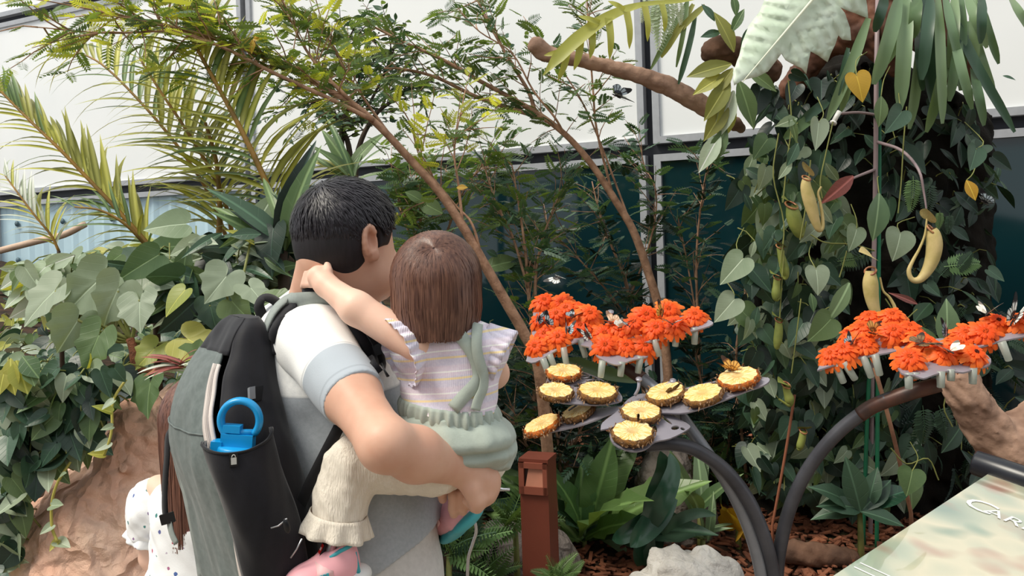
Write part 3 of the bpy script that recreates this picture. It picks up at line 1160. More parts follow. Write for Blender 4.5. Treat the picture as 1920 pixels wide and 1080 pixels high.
for j in range(nB):
    for i in range(nA):
        i2 = (i + 1) % nA
        f.append((j * nA + i, j * nA + i2, (j + 1) * nA + i2, (j + 1) * nA + i))
o = MB().add(v, f).build('waistband', SAGE, troot)
md = o.modifiers.new('thickness', 'SOLIDIFY')
md.thickness = .004
sp = Field()
sp.loft(rows([(780, 843, .068, .084), (796, 845, .082, .099), (814, 847, .093, .112), (828, 848, .090, .109), (835, 849, .077, .098), (850, 850, .081, .105), (872, 856, .05, .082)], 1.5), TF, TR, .02)
sp.cap(P(800, 830, 1.475), P(770, 838, 1.465), .052, .046, .04)
sp.cap(P(905, 838, 1.52), P(925, 838, 1.54), .046, .044, .03)
sp.disp(wrinkle(.0042, 30, 3.0, (1.6, 1, .5)))
put('overall_shorts', sp.mesh('overall_shorts', .0034, [SAGE]), troot)
# soft fold of cloth hanging over the shorts, and the seams of the back
tbv = bvh(blouse_o)
lay_ribbon(tbv, [(818, 604), (850, 618), (880, 652), (896, 688), (893, 716), (870, 742), (850, 766)], 25, 'shoulder_strap', SAGE, troot)
lay_ribbon(tbv, [(894, 612), (892, 630), (893, 660), (903, 700), (902, 728), (893, 748), (888, 768)], 20, 'shoulder_strap', SAGE, troot, lift=.0075)

# cream gauze trousers with a frill at the ankle
CREAM, N, o = fabric('cream_gauze', (236, 227, 212), 260, .05, c2=(230, 221, 206), bump=.25)
N.bump(N.noise(N.n('VectorMath', {0: o, 1: (1, 1, .12)}, operation='MULTIPLY').outputs[0], 330, 3), .5, .006)
pt = Field()
pt.cap(L0, L1 + Vector((.02, 0, 0)), .057, .048, .02)
pt.cap(L1 + Vector((.004, 0, .004)), P(640, 930, 1.435), .047, .042, .025)
pt.cap(P(640, 930, 1.435), P(633, 990, 1.43), .043, .047, .02)
pt.disp(wrinkle(.0032, 40, 6.0, (1.6, 1, .45)))
pt.plane(P(634, 968, 1.43), (-.1, 0, -1))
put('trousers', pt.mesh('trousers', .0032, [CREAM]), troot)
axl = (P(622, 1030, 1.43) - P(638, 940, 1.43)).normalized()
cR = P(635, 961, 1.43)
ruffle(cR, axl, ring(cR, axl, .0465, .0465, 0, 2 * math.pi, 140, Vector((0, 1, 0))), .034, .42, .0045, 'ankle_frill', CREAM, troot)
pf = Field()
pf.cap(M0, M1, .055, .046, .02)
pf.cap(M1, M2 + Z * .02, .044, .04, .02)
put('trousers', pf.mesh('trousers', .006, [CREAM]), troot)
# socks and shoes
SOCK = mat('white_sock', (232, 234, 232), .9, .04, 200)
MB().tube([L2 + Z * .06, L2 + Z * .01, L2 - Z * .025], [.0255, .0265, .027], 18).build('sock', SOCK, troot)
PINK = mat('pink_upper', (246, 178, 186), .5, .05, 12)
PINK2 = mat('pale_pink_strap', (248, 200, 200), .45, .04, 12)
TEAL = mat('teal_sole', (70, 176, 188), .45, .08, 20)
SOLEW = mat('white_sole', (236, 236, 234), .5, .04)
def shoe(root, heel, toe, up, tealbottom=False):
    """velcro trainer from heel to toe; up points out of the opening"""
    f = (toe - heel).normalized()
    u = (up - f * up.dot(f)).normalized()
    s = f.cross(u)
    L = (toe - heel).length
    A = (f, s, u)
    q = Field()
    q.ell(heel + f * L * .24 + u * .030, (L * .25, .030, .034), A, .02)
    q.ell(heel + f * L * .56 + u * .020, (L * .36, .033, .030), A, .03)
    q.ell(heel + f * L * .80 + u * .015, (L * .20, .035, .024), A, .02)
    q.cap(heel + f * L * .22 + u * .03, heel + f * L * .20 + u * .062, .028, .027, .015)
    q.plane(heel + u * .004, -u)
    q.plane(heel + u * .066 + f * L * .2, u + f * .25)
    q.cap(heel + f * L * .23 + u * .045, heel + f * L * .21 + u * .1, .020, .024, .004, 'sub')
    up_ = put('shoe_upper', q.mesh('shoe_upper', .0022, [PINK]), root)
    so = Field()
    so.cap(heel + f * L * .18, heel + f * L * .82, .034, .037, .02, flat=(u, 2.6))
    so.cap(heel + f * L * .05 + u * .006, heel + f * L * .3 + u * .004, .026, .030, .02, flat=(u, 1.7))
    sole = put('shoe_sole', so.mesh('shoe_sole', .0024, [TEAL if tealbottom else SOLEW]), root)
    tz = MB()
    tz.tube([heel + f * L * .04 + s * x + u * z for x, z in ((-.02, .012), (-.016, .045), (0, .058), (.016, .045), (.02, .012))], .0045, 8)
    tz.tube([heel + f * (L * .22) + f * (.030 * math.cos(t)) + s * (.0275 * math.sin(t)) + u * (.060 - .012 * math.cos(t) * (1 if math.cos(t) > 0 else .2)) for t in np.linspace(0, 6.28, 26)], .0036, 8)
    tz.build('collar_lining', TEAL, root)
    for k, (p_, wd) in enumerate(((.50, .026), (.70, .024))):
        pts = [heel + f * (L * p_ - .006 * math.sin(t)) + s * (.0365 - .004 * k) * math.cos(t) + u * ((.024 - .004 * k) + (.0285 - .005 * k) * math.sin(t)) for t in np.linspace(.15, 2.99, 12)]
        nn = [s * math.cos(t) + u * math.sin(t) for t in np.linspace(.15, 2.99, 12)]
        MB().ribbon(pts, wd, nn, .003).build('velcro_strap', PINK2, root)
    # tongue with its small red and white woven tag
    tg = MB()
    pts = [heel + f * L * .40 + u * (.048 + k * .010) - f * k * .006 for k in range(4)]
    tg.ribbon(pts, [.036, .036, .034, .026], f * .8 + u * .6, .006)
    tg.build('tongue', PINK, root)
    q0 = heel + f * L * .425 + u * .062
    nn = (f * .75 - s * .2 + u * .6).normalized()
    e1 = s
    e2 = nn.cross(e1).normalized()
    lb = MB().box(q0, e1 * .010, e2 * .012, nn * .0022).build('woven_tag', mat('tag_black', (30, 28, 30), .6), root, False)
    MB().box(q0 + nn * .0024, e1 * .0062, e2 * .0075, nn * .0006).build('tag_patch', mat('tag_red', (214, 40, 34), .5), lb, False)
    MB().box(q0 + nn * .0032, e1 * .0034, e2 * .0024, nn * .0004).build('tag_mark', mat('tag_white', (240, 235, 230), .5), lb, False)
    for k in range(3):
        MB().box(heel + f * (L * .46 + k * .0052) - s * .0365 + u * .024, f * .002, s * .0012, u * .010).build('side_stripe', TEAL, root, False)
shoe(troot, P(674, 1080, 1.425), P(536, 1126, 1.375), Z + F * .2)
shoe(troot, P(846, 1000, 1.70), P(885, 968, 1.58), Vector((-.6, .35, .5)), True)
# ================= backpack on the man's back, water bottle in its pocket
BLACK, N, o = fabric('black_nylon', (26, 26, 32), 700, .08, .62, bump=.08)
GREYN, N, o = fabric('grey_green_nylon', (104, 113, 111), 700, .05, .6, c2=(92, 101, 99), bump=.06)
GREYS, _, _ = fabric('grey_strap_mesh', (150, 158, 154), 800, .06, .7)
WEB, _, _ = fabric('black_webbing', (22, 22, 26), 900, .1, .7)
ZIPT = mat('beige_zip_tape', (214, 204, 198), .7, .04, 300, spec=.3)
BUCK = mat('black_buckle', (24, 24, 28), .35, .1, 8)
SILV = mat('silver_zip_pull', (190, 192, 196), .3, .05, 8, metal=.9)
broot = thing('backpack', 'black and grey backpack with beige zip worn on the back of the man', 'backpack', (-.5, 1.55, .95))
BO, BS = -F, R                                             # away from the back; towards the camera's side
# height (row at the axis depth), thickness away from the back, half width, shift of the back plane
BL_ = [(588, .030, .050, .135), (604, .055, .072, .125), (640, .084, .094, .112), (700, .122, .120, .112), (760, .150, .140, .116), (830, .166, .154, .120), (920, .165, .154, .123), (1000, .158, .152, .125), (1080, .148, .148, .125), (1150, .120, .138, .122), (1185, .07, .110, .12)]
tl = np.array(sorted(torso_levels(TORSO)))
def bag_level(py, t, hw, off):
    z = P(560, py, 1.58).z
    cx, cy = np.interp(z, tl[:, 0], tl[:, 1]), np.interp(z, tl[:, 0], tl[:, 2])
    c = Vector((cx, cy, 0)) + BO * (off + t / 2)
    return (z, c.x, c.y, t / 2, hw)
BLV = np.array(smooth_path([bag_level(*r) for r in BL_], 6))
NB_ = len(BLV)
def bag_pt(li, ang, grow=0.0, pw=3.4):
    """point of the bag's hull at level li (may be fractional) and angle ang: 0 = outer face, 90 = the near side, 180 = the back"""
    r = [np.interp(li, np.arange(NB_), BLV[:, k]) for k in range(5)]
    ca, sa = math.cos(ang), math.sin(ang)
    k = (abs(ca) ** pw + abs(sa) ** pw) ** (-1 / pw)
    p = Vector((r[1], r[2], r[0])) + BO * ((r[3] + grow) * ca * k) + BS * ((r[4] + grow) * sa * k)
    w_ = .0048 * (wob(p.x, p.y, p.z * .6, 22, 2.0) + .6 * wob(p.x * 1.6, p.y * 1.6, p.z * .5, 38, 7.0))
    n = (BO * ca * r[4] + BS * sa * r[3]).normalized()
    return p + n * w_
def li_of(py):
    z = P(560, py, 1.58).z
    return float(np.interp(-z, -BLV[:, 0], np.arange(NB_)))
def bag_patch(l0, l1, a0, a1, name, m, parent, grow=0.0, na=14, nl=40, lfun=None, afun=None, thick=.004):
    v, f = [], []
    for j in range(nl + 1):
        for i in range(na + 1):
            s, t = i / na, j / nl
            A0, A1 = (a0(t), a1(t)) if callable(a0) else (a0, a1)
            an = A0 + (A1 - A0) * s
            L0 = l0(s) if callable(l0) else l0
            L1 = l1(s) if callable(l1) else l1
            g = grow(s, t) if callable(grow) else grow
            v.append(bag_pt(L0 + (L1 - L0) * t, math.radians(an), g))
    for j in range(nl):
        for i in range(na):
            a = j * (na + 1) + i
            f.append((a, a + na + 1, a + na + 2, a + 1))
    o = MB().add(v, f).build(name, m, parent)
    if thick:
        md = o.modifiers.new('thickness', 'SOLIDIFY')
        md.thickness = thick
        md.offset = -1
    return o
TOPL, BOTL = 0, NB_ - 1
zang = lambda t: 33 + 14 * min(1, t * 2.6) + 2 * t          # where the side zip runs
main = bag_patch(TOPL, BOTL, lambda t: zang(t) + 3, lambda t: 318, 'main_compartment', BLACK, broot, 0, 70, 70)
front = bag_patch(li_of(646), BOTL, lambda t: -42, lambda t: zang(.1 + t * .9) - 3, 'front_panel', GREYN, broot, .003, 30, 60)
bag_patch(TOPL, li_of(648), -42, 42, 'top_lid', BLACK, broot, .002, 30, 14)
capv = [bag_pt(0, a) for a in np.linspace(0, 2 * math.pi, 40, endpoint=False)]
MB().add(capv, [tuple(range(39, -1, -1))]).build('top_seam', BLACK, broot)
zp = bag_patch(li_of(662), BOTL, lambda t: zang(t) - 6.5, lambda t: zang(t) + 5, 'zip_tape', ZIPT, broot, .0065, 4, 70)
mb = MB()
for s_ in (-1, 0, 1):
    mb.tube([bag_pt(l, math.radians(zang((l - li_of(662)) / (BOTL - li_of(662))) - .7 + s_ * 1.6), .0075) for l in np.linspace(li_of(662), BOTL, 60)], .0011 if s_ else .0018, 5)
mb.build('zip_teeth', mat('zip_teeth', (196, 186, 180), .5), zp)
bgv = bvh(main, front, zp)
# raised seam across the grey panel, and the side pocket that holds the bottle
MB().tube([bag_pt(li_of(772) + .5 * math.sin(s * 3.1) * 1.2, math.radians(-40 + 80 * s), .0045) for s in np.linspace(0, 1, 24)], .0016, 6).build('panel_seam', GREYN, front)
pk = bag_patch(lambda s: li_of(779) - 1.2 * s - 1.4 * math.sin(s * math.pi) * -1, li_of(1010), lambda t: 40 + 6 * t, lambda t: 102 + 4 * t, 'side_pocket', BLACK, broot,
               lambda s, t: .014 + .040 * math.sin(math.pi * min(1, s)) ** .6 * (1 - t * .8), 22, 30)
MB().tube([bag_pt(li_of(779) - 1.2 * s + 1.4 * math.sin(s * math.pi), math.radians(40 + 62 * s), .0145 + .040 * math.sin(math.pi * s) ** .6) for s in np.linspace(0.01, .99, 30)], .0022, 6).build('pocket_hem', WEB, pk)
bgv = bvh(main, front, zp, pk)
h_ = hit(bgv, 438, 862, .002)
tabn = h_[1]
e1 = tabn.cross(Z).normalized()
lab = MB().box(h_[0], e1 * .0065, Z * .011, tabn * .0014).build('woven_label', mat('label_black', (14, 14, 16), .6), pk, False)
MB().box(h_[0] + tabn * .0018 - Z * .002, e1 * .0042, Z * .0055, tabn * .0006).build('label_mark', mat('label_mark', (196, 196, 190), .6), pk, False)
q = MB()
q.tube([h_[0] + tabn * .002 + Z * .0035 + e1 * (.0028 * math.cos(t)) + Z * (.0045 * math.sin(t)) for t in np.linspace(0, math.pi, 8)], .0007, 5)
q.build('label_loop', mat('label_mark', (196, 196, 190)), pk)
# padded shoulder strap: over the shoulder and down the chest
shirt_o = next(o for o in mroot.children if o.name == 'polo_shirt')
sleeve_o = next(o for o in mroot.children if o.name == 'sleeve')
body_o = next(o for o in mroot.children if o.name == 'body')
smb = bvh(shirt_o, sleeve_o, body_o)
STR = [(505, 668), (512, 630), (532, 590), (566, 566), (606, 556), (640, 574), (668, 610), (690, 648), (702, 690)]
lay_ribbon(smb, STR, [60, 56, 50, 44, 40, 38, 34, 30, 26], 'padded_strap', BLACK, broot, .014, .009, 6)
lay_ribbon(smb, [(500, 668), (507, 628), (527, 586), (562, 561), (602, 552), (632, 566), (650, 588)], [14, 16, 24, 26, 24, 20, 12], 'strap_cover', GREYS, broot, .004, .016, 6)
lay_ribbon(smb, [(676, 612), (692, 640), (704, 676), (708, 712)], 15, 'strap_webbing', WEB, broot, .003, .02, 6)
b2 = hit(smb, 697, 652, .024)
if b2:
    MB().box(b2[0], Vector((.011, 0, .004)), Vector((-.003, 0, .009)), Vector((0, -.004, 0))).build('ladder_buckle', BUCK, broot, False)
# lower webbing from under the arm back to the foot of the bag
q = vpath([(700, 706, 1.50), (664, 740, 1.44), (640, 792, 1.42), (604, 862, 1.42), (572, 926, 1.43), (556, 968, 1.45)], None, 4)
MB().ribbon(q, .019, Vector((.25, -1, .1)), .002).build('lower_webbing', WEB, broot)
q = vpath([(556, 962, 1.445), (545, 1000, 1.44), (530, 1034, 1.44), (516, 1060, 1.44)], None, 4)
MB().ribbon(q, [.03, .038, .044, .046] + [.046] * (len(q) - 4), Vector((-.1, -1, .1)), .006).build('webbing_wing', BLACK, broot)
# haul loop at the top
q = vpath([(506, 612, 1.60), (492, 592, 1.60), (485, 572, 1.60), (494, 557, 1.605), (514, 562, 1.61), (528, 580, 1.62), (524, 604, 1.63)], None, 5)
MB().ribbon(q, .020, Vector((-.2, -.6, .75)), .003).build('haul_loop', WEB, broot)
MB().ball(P(503, 606, 1.595), Vector((.014, 0, 0)), Vector((0, .01, 0)), Vector((0, 0, .008)), 10, 6).build('loop_knot', WEB, broot)
# compression straps on the far edge of the grey panel
q = vpath([(321, 800, 1.585), (314, 818, 1.57), (312, 860, 1.555), (309, 900, 1.55), (308, 952, 1.545), (312, 978, 1.545)], None, 4)
MB().ribbon(q, .013, Vector((-.5, -1, .1)), .002).build('side_webbing', WEB, broot)
MB().box(P(314, 972, 1.54), Vector((.012, 0, .003)), Vector((0, .003, 0)), Vector((-.002, 0, .009))).build('strap_buckle', BUCK, broot, False)
q = vpath([(316, 976, 1.54), (321, 1000, 1.535), (330, 1020, 1.53)], None, 4)
MB().ribbon(q, .012, Vector((-.5, -1, .1)), .002).build('strap_tail', GREYS, broot)
q = vpath([(322, 838, 1.57), (337, 880, 1.555), (352, 950, 1.55), (368, 1030, 1.55), (376, 1085, 1.55)], None, 5)
MB().ribbon(q, .014, Vector((-.5, -1, .1)), .002).build('edge_webbing', GREYS, broot)
# side buckle over the pocket and zip pulls
h1 = hit(bgv, 480, 741, .006)
n1 = h1[1]
e1 = n1.cross(Z).normalized()
MB().box(h1[0], e1 * .008 , (Z * .012 - e1 * .002), n1 * .003).build('clip_buckle', BUCK, broot, False)
MB().box(h1[0] + e1 * .012 + Z * .003, e1 * .0055, Z * .0105, n1 * .0034).build('clip_tongue', mat('grey_clip', (150, 152, 156), .4), broot, False)
MB().tube([P(464, 752, h1[0].y - .004), P(458, 748, h1[0].y - .004), P(470, 742, h1[0].y - .004)], .0012, 5).build('clip_wire', SILV, broot)
for (pts, pull) in (([(508, 990), (522, 986), (534, 976), (538, 972)], (537, 986)), ([(566, 1010), (556, 1030), (545, 1046)], None)):
    qq = [hit(bgv, x, y, .004) for x, y in pts]
    dd = min([k[0].y for k in qq if k] or [1.45]) - .012
    MB().tube([P(x, y, dd) for x, y in pts], .0014, 5).build('zip_pull', SILV, broot)
    if pull:
        MB().ball(P(pull[0], pull[1], dd), Vector((.006, 0, 0)), Vector((0, .003, 0)), Vector((-.002, 0, .012)), 8, 6).build('pull_tab', BUCK, broot)
q = vpath([(468, 1046, 1.39), (460, 1060, 1.385), (464, 1082, 1.385), (476, 1090, 1.385), (474, 1060, 1.388), (468, 1046, 1.39)], None, 4)
MB().tube(q, .0014, 5).build('zip_cord', WEB, broot)

# the blue bottle: cap, hinged carrying loop, and the body down inside the pocket
wroot = thing('water_bottle', 'blue capped water bottle with a carrying loop in the pocket of the backpack', 'bottle', P(442, 900, 1.425))
BLUEP = mat('blue_plastic', (18, 150, 214), .32, .06, 9, spec=.5)
h_ = hit(bvh(main), 441, 815, .0)
ctr = h_[0] + h_[1] * .012 - Z * .044 + RV * .002
tilt = (Z + RV * .10 + FV * .0).normalized()
sx = (RV - tilt * RV.dot(tilt)).normalized()
sy = tilt.cross(sx).normalized()
def disk(c, r0, r1, h, nm, m, par, seg=28):
    return MB().tube([c, c + tilt * .0015, c + tilt * (h - .0015), c + tilt * h], [r0 * .94, r0, r1, r1 * .94], seg).build(nm, m, par)
disk(ctr - tilt * .05, .024, .030, .046, 'bottle_body', mat('smoky_bottle', (120, 150, 170), .2), wroot)
cap0 = disk(ctr - tilt * .008, .0355, .0355, .020, 'screw_cap', BLUEP, wroot)
disk(ctr + tilt * .012, .031, .029, .012, 'cap_top', BLUEP, wroot)
MB().box(ctr + tilt * .034 + sx * .002, sx * .026, sy * .010, tilt * .010).build('spout_block', BLUEP, wroot, False)
MB().box(ctr + tilt * .052 - sx * .008, sx * .014, sy * .009, tilt * .006).build('thumb_latch', BLUEP, wroot, False)
MB().box(ctr + tilt * .018 - sx * .030, sx * .009, sy * .012, tilt * .013).build('hinge_lug', BLUEP, wroot, False)
lc = ctr + tilt * .066 + sx * .003
pts = [lc + sx * (.0315 * math.sin(t)) + tilt * (.032 * math.cos(t)) for t in np.linspace(-2.55, 2.25, 32)]
mb = MB()
n = 10
v, f = [], []
for i, p in enumerate(pts):
    c_ = (p - lc).normalized()
    for k in range(n):
        a = 2 * math.pi * k / n
        v.append(p + c_ * (.0062 * math.cos(a)) + sy * (.0095 * math.sin(a)))
for i in range(len(pts) - 1):
    for k in range(n):
        f.append((i * n + k, (i + 1) * n + k, (i + 1) * n + (k + 1) % n, i * n + (k + 1) % n))
f += [tuple(range(n)), tuple(range((len(pts) - 1) * n + n - 1, (len(pts) - 1) * n - 1, -1))]
mb.add(v, f).build('carrying_loop', BLUEP, wroot)
MB().tube([lc - tilt * .022 - sx * .024, lc - tilt * .018 + sx * .028], .0055, 10).build('hinge_pin', BLUEP, wroot)

# ================= girl behind the backpack
groot = thing('person', 'girl with long brown hair and a white floral dress behind the backpack', 'person', P(366, 1000, 1.95) * 1.0)
groot.location.z = 0
GF, GR, _ = axes(75)
gc = P(378, 782, 1.95)
gx, gy = gc.x, gc.y
gb = Field()
GA = (GF, GR, Z)
gz = lambda py: P(360, py, 1.95).z
gb.ell(gc, (.088, .074, .088), GA, .02)
gb.ell(gc + GF * .03 - Z * .06, (.058, .058, .056), GA, .03)
gb.ell(gc + GF * .06 - Z * .098, (.02, .024, .017), GA, .02)
gb.cap(gc + GF * .09 - Z * .02, gc + GF * .098 - Z * .045, .006, .010, .012)
for sgn in (1, -1):
    gb.ell(gc + GF * .082 + GR * (.03 * sgn) - Z * .012, (.012, .016, .010), GA, .012, 'sub')
    gb.ell(gc + GR * (.078 * sgn) - Z * .025, (.013, .006, .025), GA, .006)
gb.cap(gc + GF * .082 + GR * .014 - Z * .076, gc + GF * .082 - GR * .014 - Z * .076, .006, k=.008)
gb.cap(gc - Z * .06, Vector((gx, gy, gz(905))), .042, .048, .02)
gb.loft([(gz(890), gx, gy, .05, .07), (gz(915), gx, gy, .07, .12), (gz(960), gx, gy, .082, .125), (gz(1040), gx, gy, .082, .115), (gz(1100), gx, gy, .085, .12), (gz(1180), gx, gy, .08, .12)], GF, GR, .02)
for sgn in (1, -1):
    s0 = Vector((gx, gy, gz(925))) + GR * (.12 * sgn)
    s1 = Vector((gx, gy, gz(1055))) + GR * (.150 * sgn) + GF * .01
    s2 = s1 - Z * .17 + GF * .09
    gb.cap(s0, s1, .036, .028, .02)
    gb.cap(s1, s2, .027, .019, .02)
    gb.cap(s2, s2 - Z * .05 + GF * .01, .021, .020, .01, flat=(GR, 1.6))
    for k in range(4):
        gb.cap(s2 - Z * .05 + GF * (-.02 + k * .013), s2 - Z * .105 + GF * (-.014 + k * .014), .0075, .006, .004)
    gb.cap(s2 - Z * .02 + GF * .02, s2 - Z * .06 + GF * .042, .008, .007, .006)
    l0 = Vector((gx, gy, gz(1180))) + GR * (.06 * sgn)
    gb.cap(l0, Vector((l0.x, l0.y, .34)), .062, .042, .02)
    gb.cap(Vector((l0.x, l0.y, .34)), Vector((l0.x, l0.y, .08)), .042, .03, .02)
    gb.cap(Vector((l0.x, l0.y, .045)), Vector((l0.x, l0.y, .035)) + GF * .12, .032, .028, .02)
    sh_ = Field()
    sh_.cap(Vector((l0.x, l0.y, .045)) - GF * .02, Vector((l0.x, l0.y, .038)) + GF * .13, .04, .036, .02)
    sh_.plane((0, 0, .003), (0, 0, -1))
    put('shoe', sh_.mesh('shoe', .007, [SOLEW]), groot)
put('body', gb.mesh('body', .0036, [SKIN_T], coarse=.75), groot)
face_bits(groot, gc, GF, GR, (.078, .03, -.012), .010, HAIR_G)
def floral():
    N = Nodes('white_floral_cotton')
    o = N.obj()
    vo = N.n('TexVoronoi', {'Vector': o, 'Scale': 46, 'Randomness': 1.0})
    spot = N.step(N.math('ADD', vo.outputs['Distance'], N.math('MULTIPLY', N.noise(o, 160, 2), .22)), .34, .30)
    rc = N.n('SeparateColor', {0: vo.outputs['Color']})
    c = N.ramp(rc.outputs[0], [(0, srgb(196, 70, 96)), (.33, srgb(70, 110, 168)), (.62, srgb(210, 110, 128)), (.8, srgb(74, 132, 130))])
    show = N.math('MULTIPLY', spot, N.step(rc.outputs[1], .24, .26))
    N.set(N.mix(show, srgb(244, 245, 246), c), .85, .2)
    N.bump(N.noise(o, 300, 2), .12, .003)
    return N.m
FLO = floral()
gd = Field()
gd.loft([(gz(893), gx, gy, .056, .075), (gz(915), gx, gy, .078, .125), (gz(960), gx, gy, .092, .134), (gz(1040), gx, gy, .098, .13), (gz(1100), gx, gy, .115, .15), (gz(1180), gx, gy, .14, .175), (gz(1330), gx, gy, .17, .20)], GF, GR, .02)
gd.disp(wrinkle(.006, 20, 11.0, (1, 1, .35)))
gd.ell((gx, gy, gz(893)), (.05, .052, .03), GA, .006, 'sub')
put('dress', gd.mesh('dress', .0048, [FLO]), groot)
for sgn in (1, -1):
    s0 = Vector((gx, gy, gz(925))) + GR * (.115 * sgn)
    s1 = Vector((gx, gy, gz(1012))) + GR * (.150 * sgn)
    pf = Field()
    pf.ell(s0 + (s1 - s0) * .35 + GR * (.012 * sgn), (.058, .052, .066), GA, .02)
    pf.cap(s0 + (s1 - s0) * .6, s1, .05, .048, .03)
    pf.disp(wrinkle(.005, 34, 3.0, (1.3, 1.3, .5)))
    pf.plane(s1, s1 - s0)
    pf.cap(s0 + (s1 - s0) * .8, s1 + (s1 - s0), .040, .042, .003, 'sub')
    put('puff_sleeve', pf.mesh('puff_sleeve', .0042, [FLO]), groot)
    ag = (s1 - s0).normalized()
    ruffle(s1 - ag * .012, ag, ring(s1 - ag * .012, ag, .047, .047, 0, 6.29, 110, GF), .020, .6, .003, 'sleeve_frill', FLO, groot)
gr_ = np.array([.098, .084, .096])
V, Q = strand_mesh(hang_strands(6000, gc, GA, gr_, (Z * .95 - GF * .2).normalized(), .42, 20, zend=.262, faceaz=.75, taper=.05), [.5] + [1] * 16 + [.9, .6, .3])
put('hair_strands', mesh_np('hair_strands', V, Q, [HAIR_G]), groot, None, 'long brown strands falling down the back', 'stuff')
gh = Field()
gh.ell(gc, (.096, .082, .094), GA, .01)
gh.loft([((gc - Z * z_).z, (gc - GF * .03).x, (gc - GF * .03).y, a, w_) for z_, a, w_ in ((-.0, .06, .08), (.1, .055, .076), (.18, .04, .066), (.235, .025, .05))], GF, GR, .02)
gh.ell(gc + GF * .098 - Z * .05, (.07, .075, .1), GA, .01, 'sub')
capg = hairmat('brown_girl_hair_base', (58, 38, 34), (78, 52, 44), .6)
put('hair', gh.mesh('hair', .0045, [capg]), groot)
# ------------------------------------------------------------------ butterfly feeders: plates on three arched poles
STEELP = mat('pale_plate_steel', (158, 154, 164), .36, .07, 5, spec=.5, metal=.35)
POLE = mat('dark_pole', (66, 66, 72), .42, .12, 10, spec=.5, metal=.3, c2=(84, 84, 90))
POLEB = mat('rusty_pole', (96, 62, 50), .45, .2, 16, spec=.5, c2=(60, 46, 42), metal=.2)
POLEG = mat('grey_pole', (140, 142, 148), .4, .1, 10, spec=.5, metal=.4)
def vialmat():
    N = Nodes('frosted_vial')
    N.set(srgb(206, 214, 204), .35, .5)
    N.b.inputs['Transmission Weight'].default_value = .55
    N.b.inputs['Alpha'].default_value = .9
    return N.m
VIAL = vialmat()
sroot = thing('feeding_stand', 'tall metal stand of arched poles carrying three butterfly shaped feeding plates', 'feeding stand', P(1450, 1280, 2.78))
sroot.location.z = .05
def pole(pts, r, m, name='pole'):
    q = [tuple(P(*p[:3])) for p in pts]
    q = [Vector(p) for p in smooth_path(q, 6)]
    q.append(Vector((q[-1].x, q[-1].y, .03)))
    return MB().tube(q, r, 14).build(name, m, sroot)
pole([(1150, 672, 2.92), (1176, 690, 2.90), (1215, 718, 2.86), (1262, 762, 2.80), (1318, 838, 2.76), (1366, 910, 2.75), (1402, 986, 2.75), (1424, 1062, 2.75), (1432, 1130, 2.75)], .0205, POLEG)
MB().tube([Vector(p) for p in smooth_path([tuple(P(*p)) for p in ((1148, 670, 2.92), (1176, 690, 2.90), (1205, 710, 2.868))], 5)], .0222, 14).build('pole_sleeve', POLEB, sroot)
pole([(1212, 834, 2.70), (1262, 832, 2.70), (1310, 846, 2.71), (1362, 884, 2.72), (1404, 940, 2.73), (1434, 1010, 2.74), (1450, 1080, 2.75), (1454, 1140, 2.75)], .0225, POLE)
pole([(1756, 722, 2.56), (1700, 738, 2.59), (1640, 760, 2.63), (1574, 808, 2.68), (1520, 872, 2.72), (1484, 944, 2.75), (1464, 1020, 2.77), (1456, 1090, 2.78), (1455, 1150, 2.78)], .0215, POLE)
MB().tube([Vector(p) for p in smooth_path([tuple(P(*p)) for p in ((1762, 720, 2.556), (1700, 738, 2.59), (1640, 760, 2.63), (1612, 778, 2.65))], 5)], .0228, 14).build('pole_sleeve', POLEB, sroot)

def nrm(x, y, z):
    return Vector((x, y, z)).normalized()
PLATES = {}
def hole(cx, cy, L, W, ang, p0, n, k=10):
    """slot cut through a plate, pixel centre and size"""
    a = math.radians(ang)
    return [on_plane(cx + math.cos(t) * L * math.cos(a) - math.sin(t) * W * math.sin(a), cy + math.cos(t) * L * math.sin(a) + math.sin(t) * W * math.cos(a), p0, n) for t in np.linspace(0, 2 * math.pi, k, endpoint=False)]
def plate(key, name, pts, n, p0, holes=(), thick=.005, parent=None):
    n = n.normalized()
    q = [on_plane(x, y, p0, n) for x, y in [tuple(k) for k in smooth_path(pts + pts[:1], 3)][:-1]]
    mb = MB()
    poly_solid(mb, q, [hole(*h, p0, n) for h in holes], n, thick)
    o = mb.build(name, STEELP, parent or sroot, False)
    PLATES[key] = (p0, n, o)
    return o
def antenna(parent, p0, p1, p2, d, disc):
    q = vpath([p0 + (d,), p1 + (d,), p2 + (d + .01,)], None, 5)
    MB().ribbon(q, .010, Vector((0, -1, .5)), .003).build('antenna', STEELP, parent)
    n = Vector((0, -.5, .85)).normalized()
    MB().tube([q[-1] - n * .002, q[-1] + n * .002], disc, 16).build('antenna_tip', STEELP, parent)
# --- lower butterfly with the pineapple
A = P(1185, 765, 2.72)
pb = plate('body', 'butterfly_body', [(1126, 806), (1130, 792), (1158, 770), (1178, 748), (1202, 738), (1226, 742), (1230, 756), (1208, 768), (1180, 782), (1150, 800)], nrm(0, -.36, .93), A)
plate('w1', 'butterfly_wing', [(1028, 702), (1050, 691), (1090, 696), (1128, 711), (1156, 730), (1167, 746), (1158, 754), (1120, 759), (1080, 757), (1046, 753), (1022, 733)], nrm(.03, -.36, .93), P(1160, 750, 2.74),
      [(1098, 706, 9, 3, -12), (1080, 711, 12, 3, -8), (1112, 715, 13, 4, -12), (1090, 722, 16, 3, -6), (1104, 730, 12, 2.4, -10), (1066, 718, 7, 2, -8)])
plate('w2', 'butterfly_wing', [(986, 818), (990, 806), (1046, 783), (1104, 768), (1166, 761), (1172, 767), (1140, 777), (1098, 794), (1050, 806)], nrm(-.34, -.15, .93), P(1168, 764, 2.72))
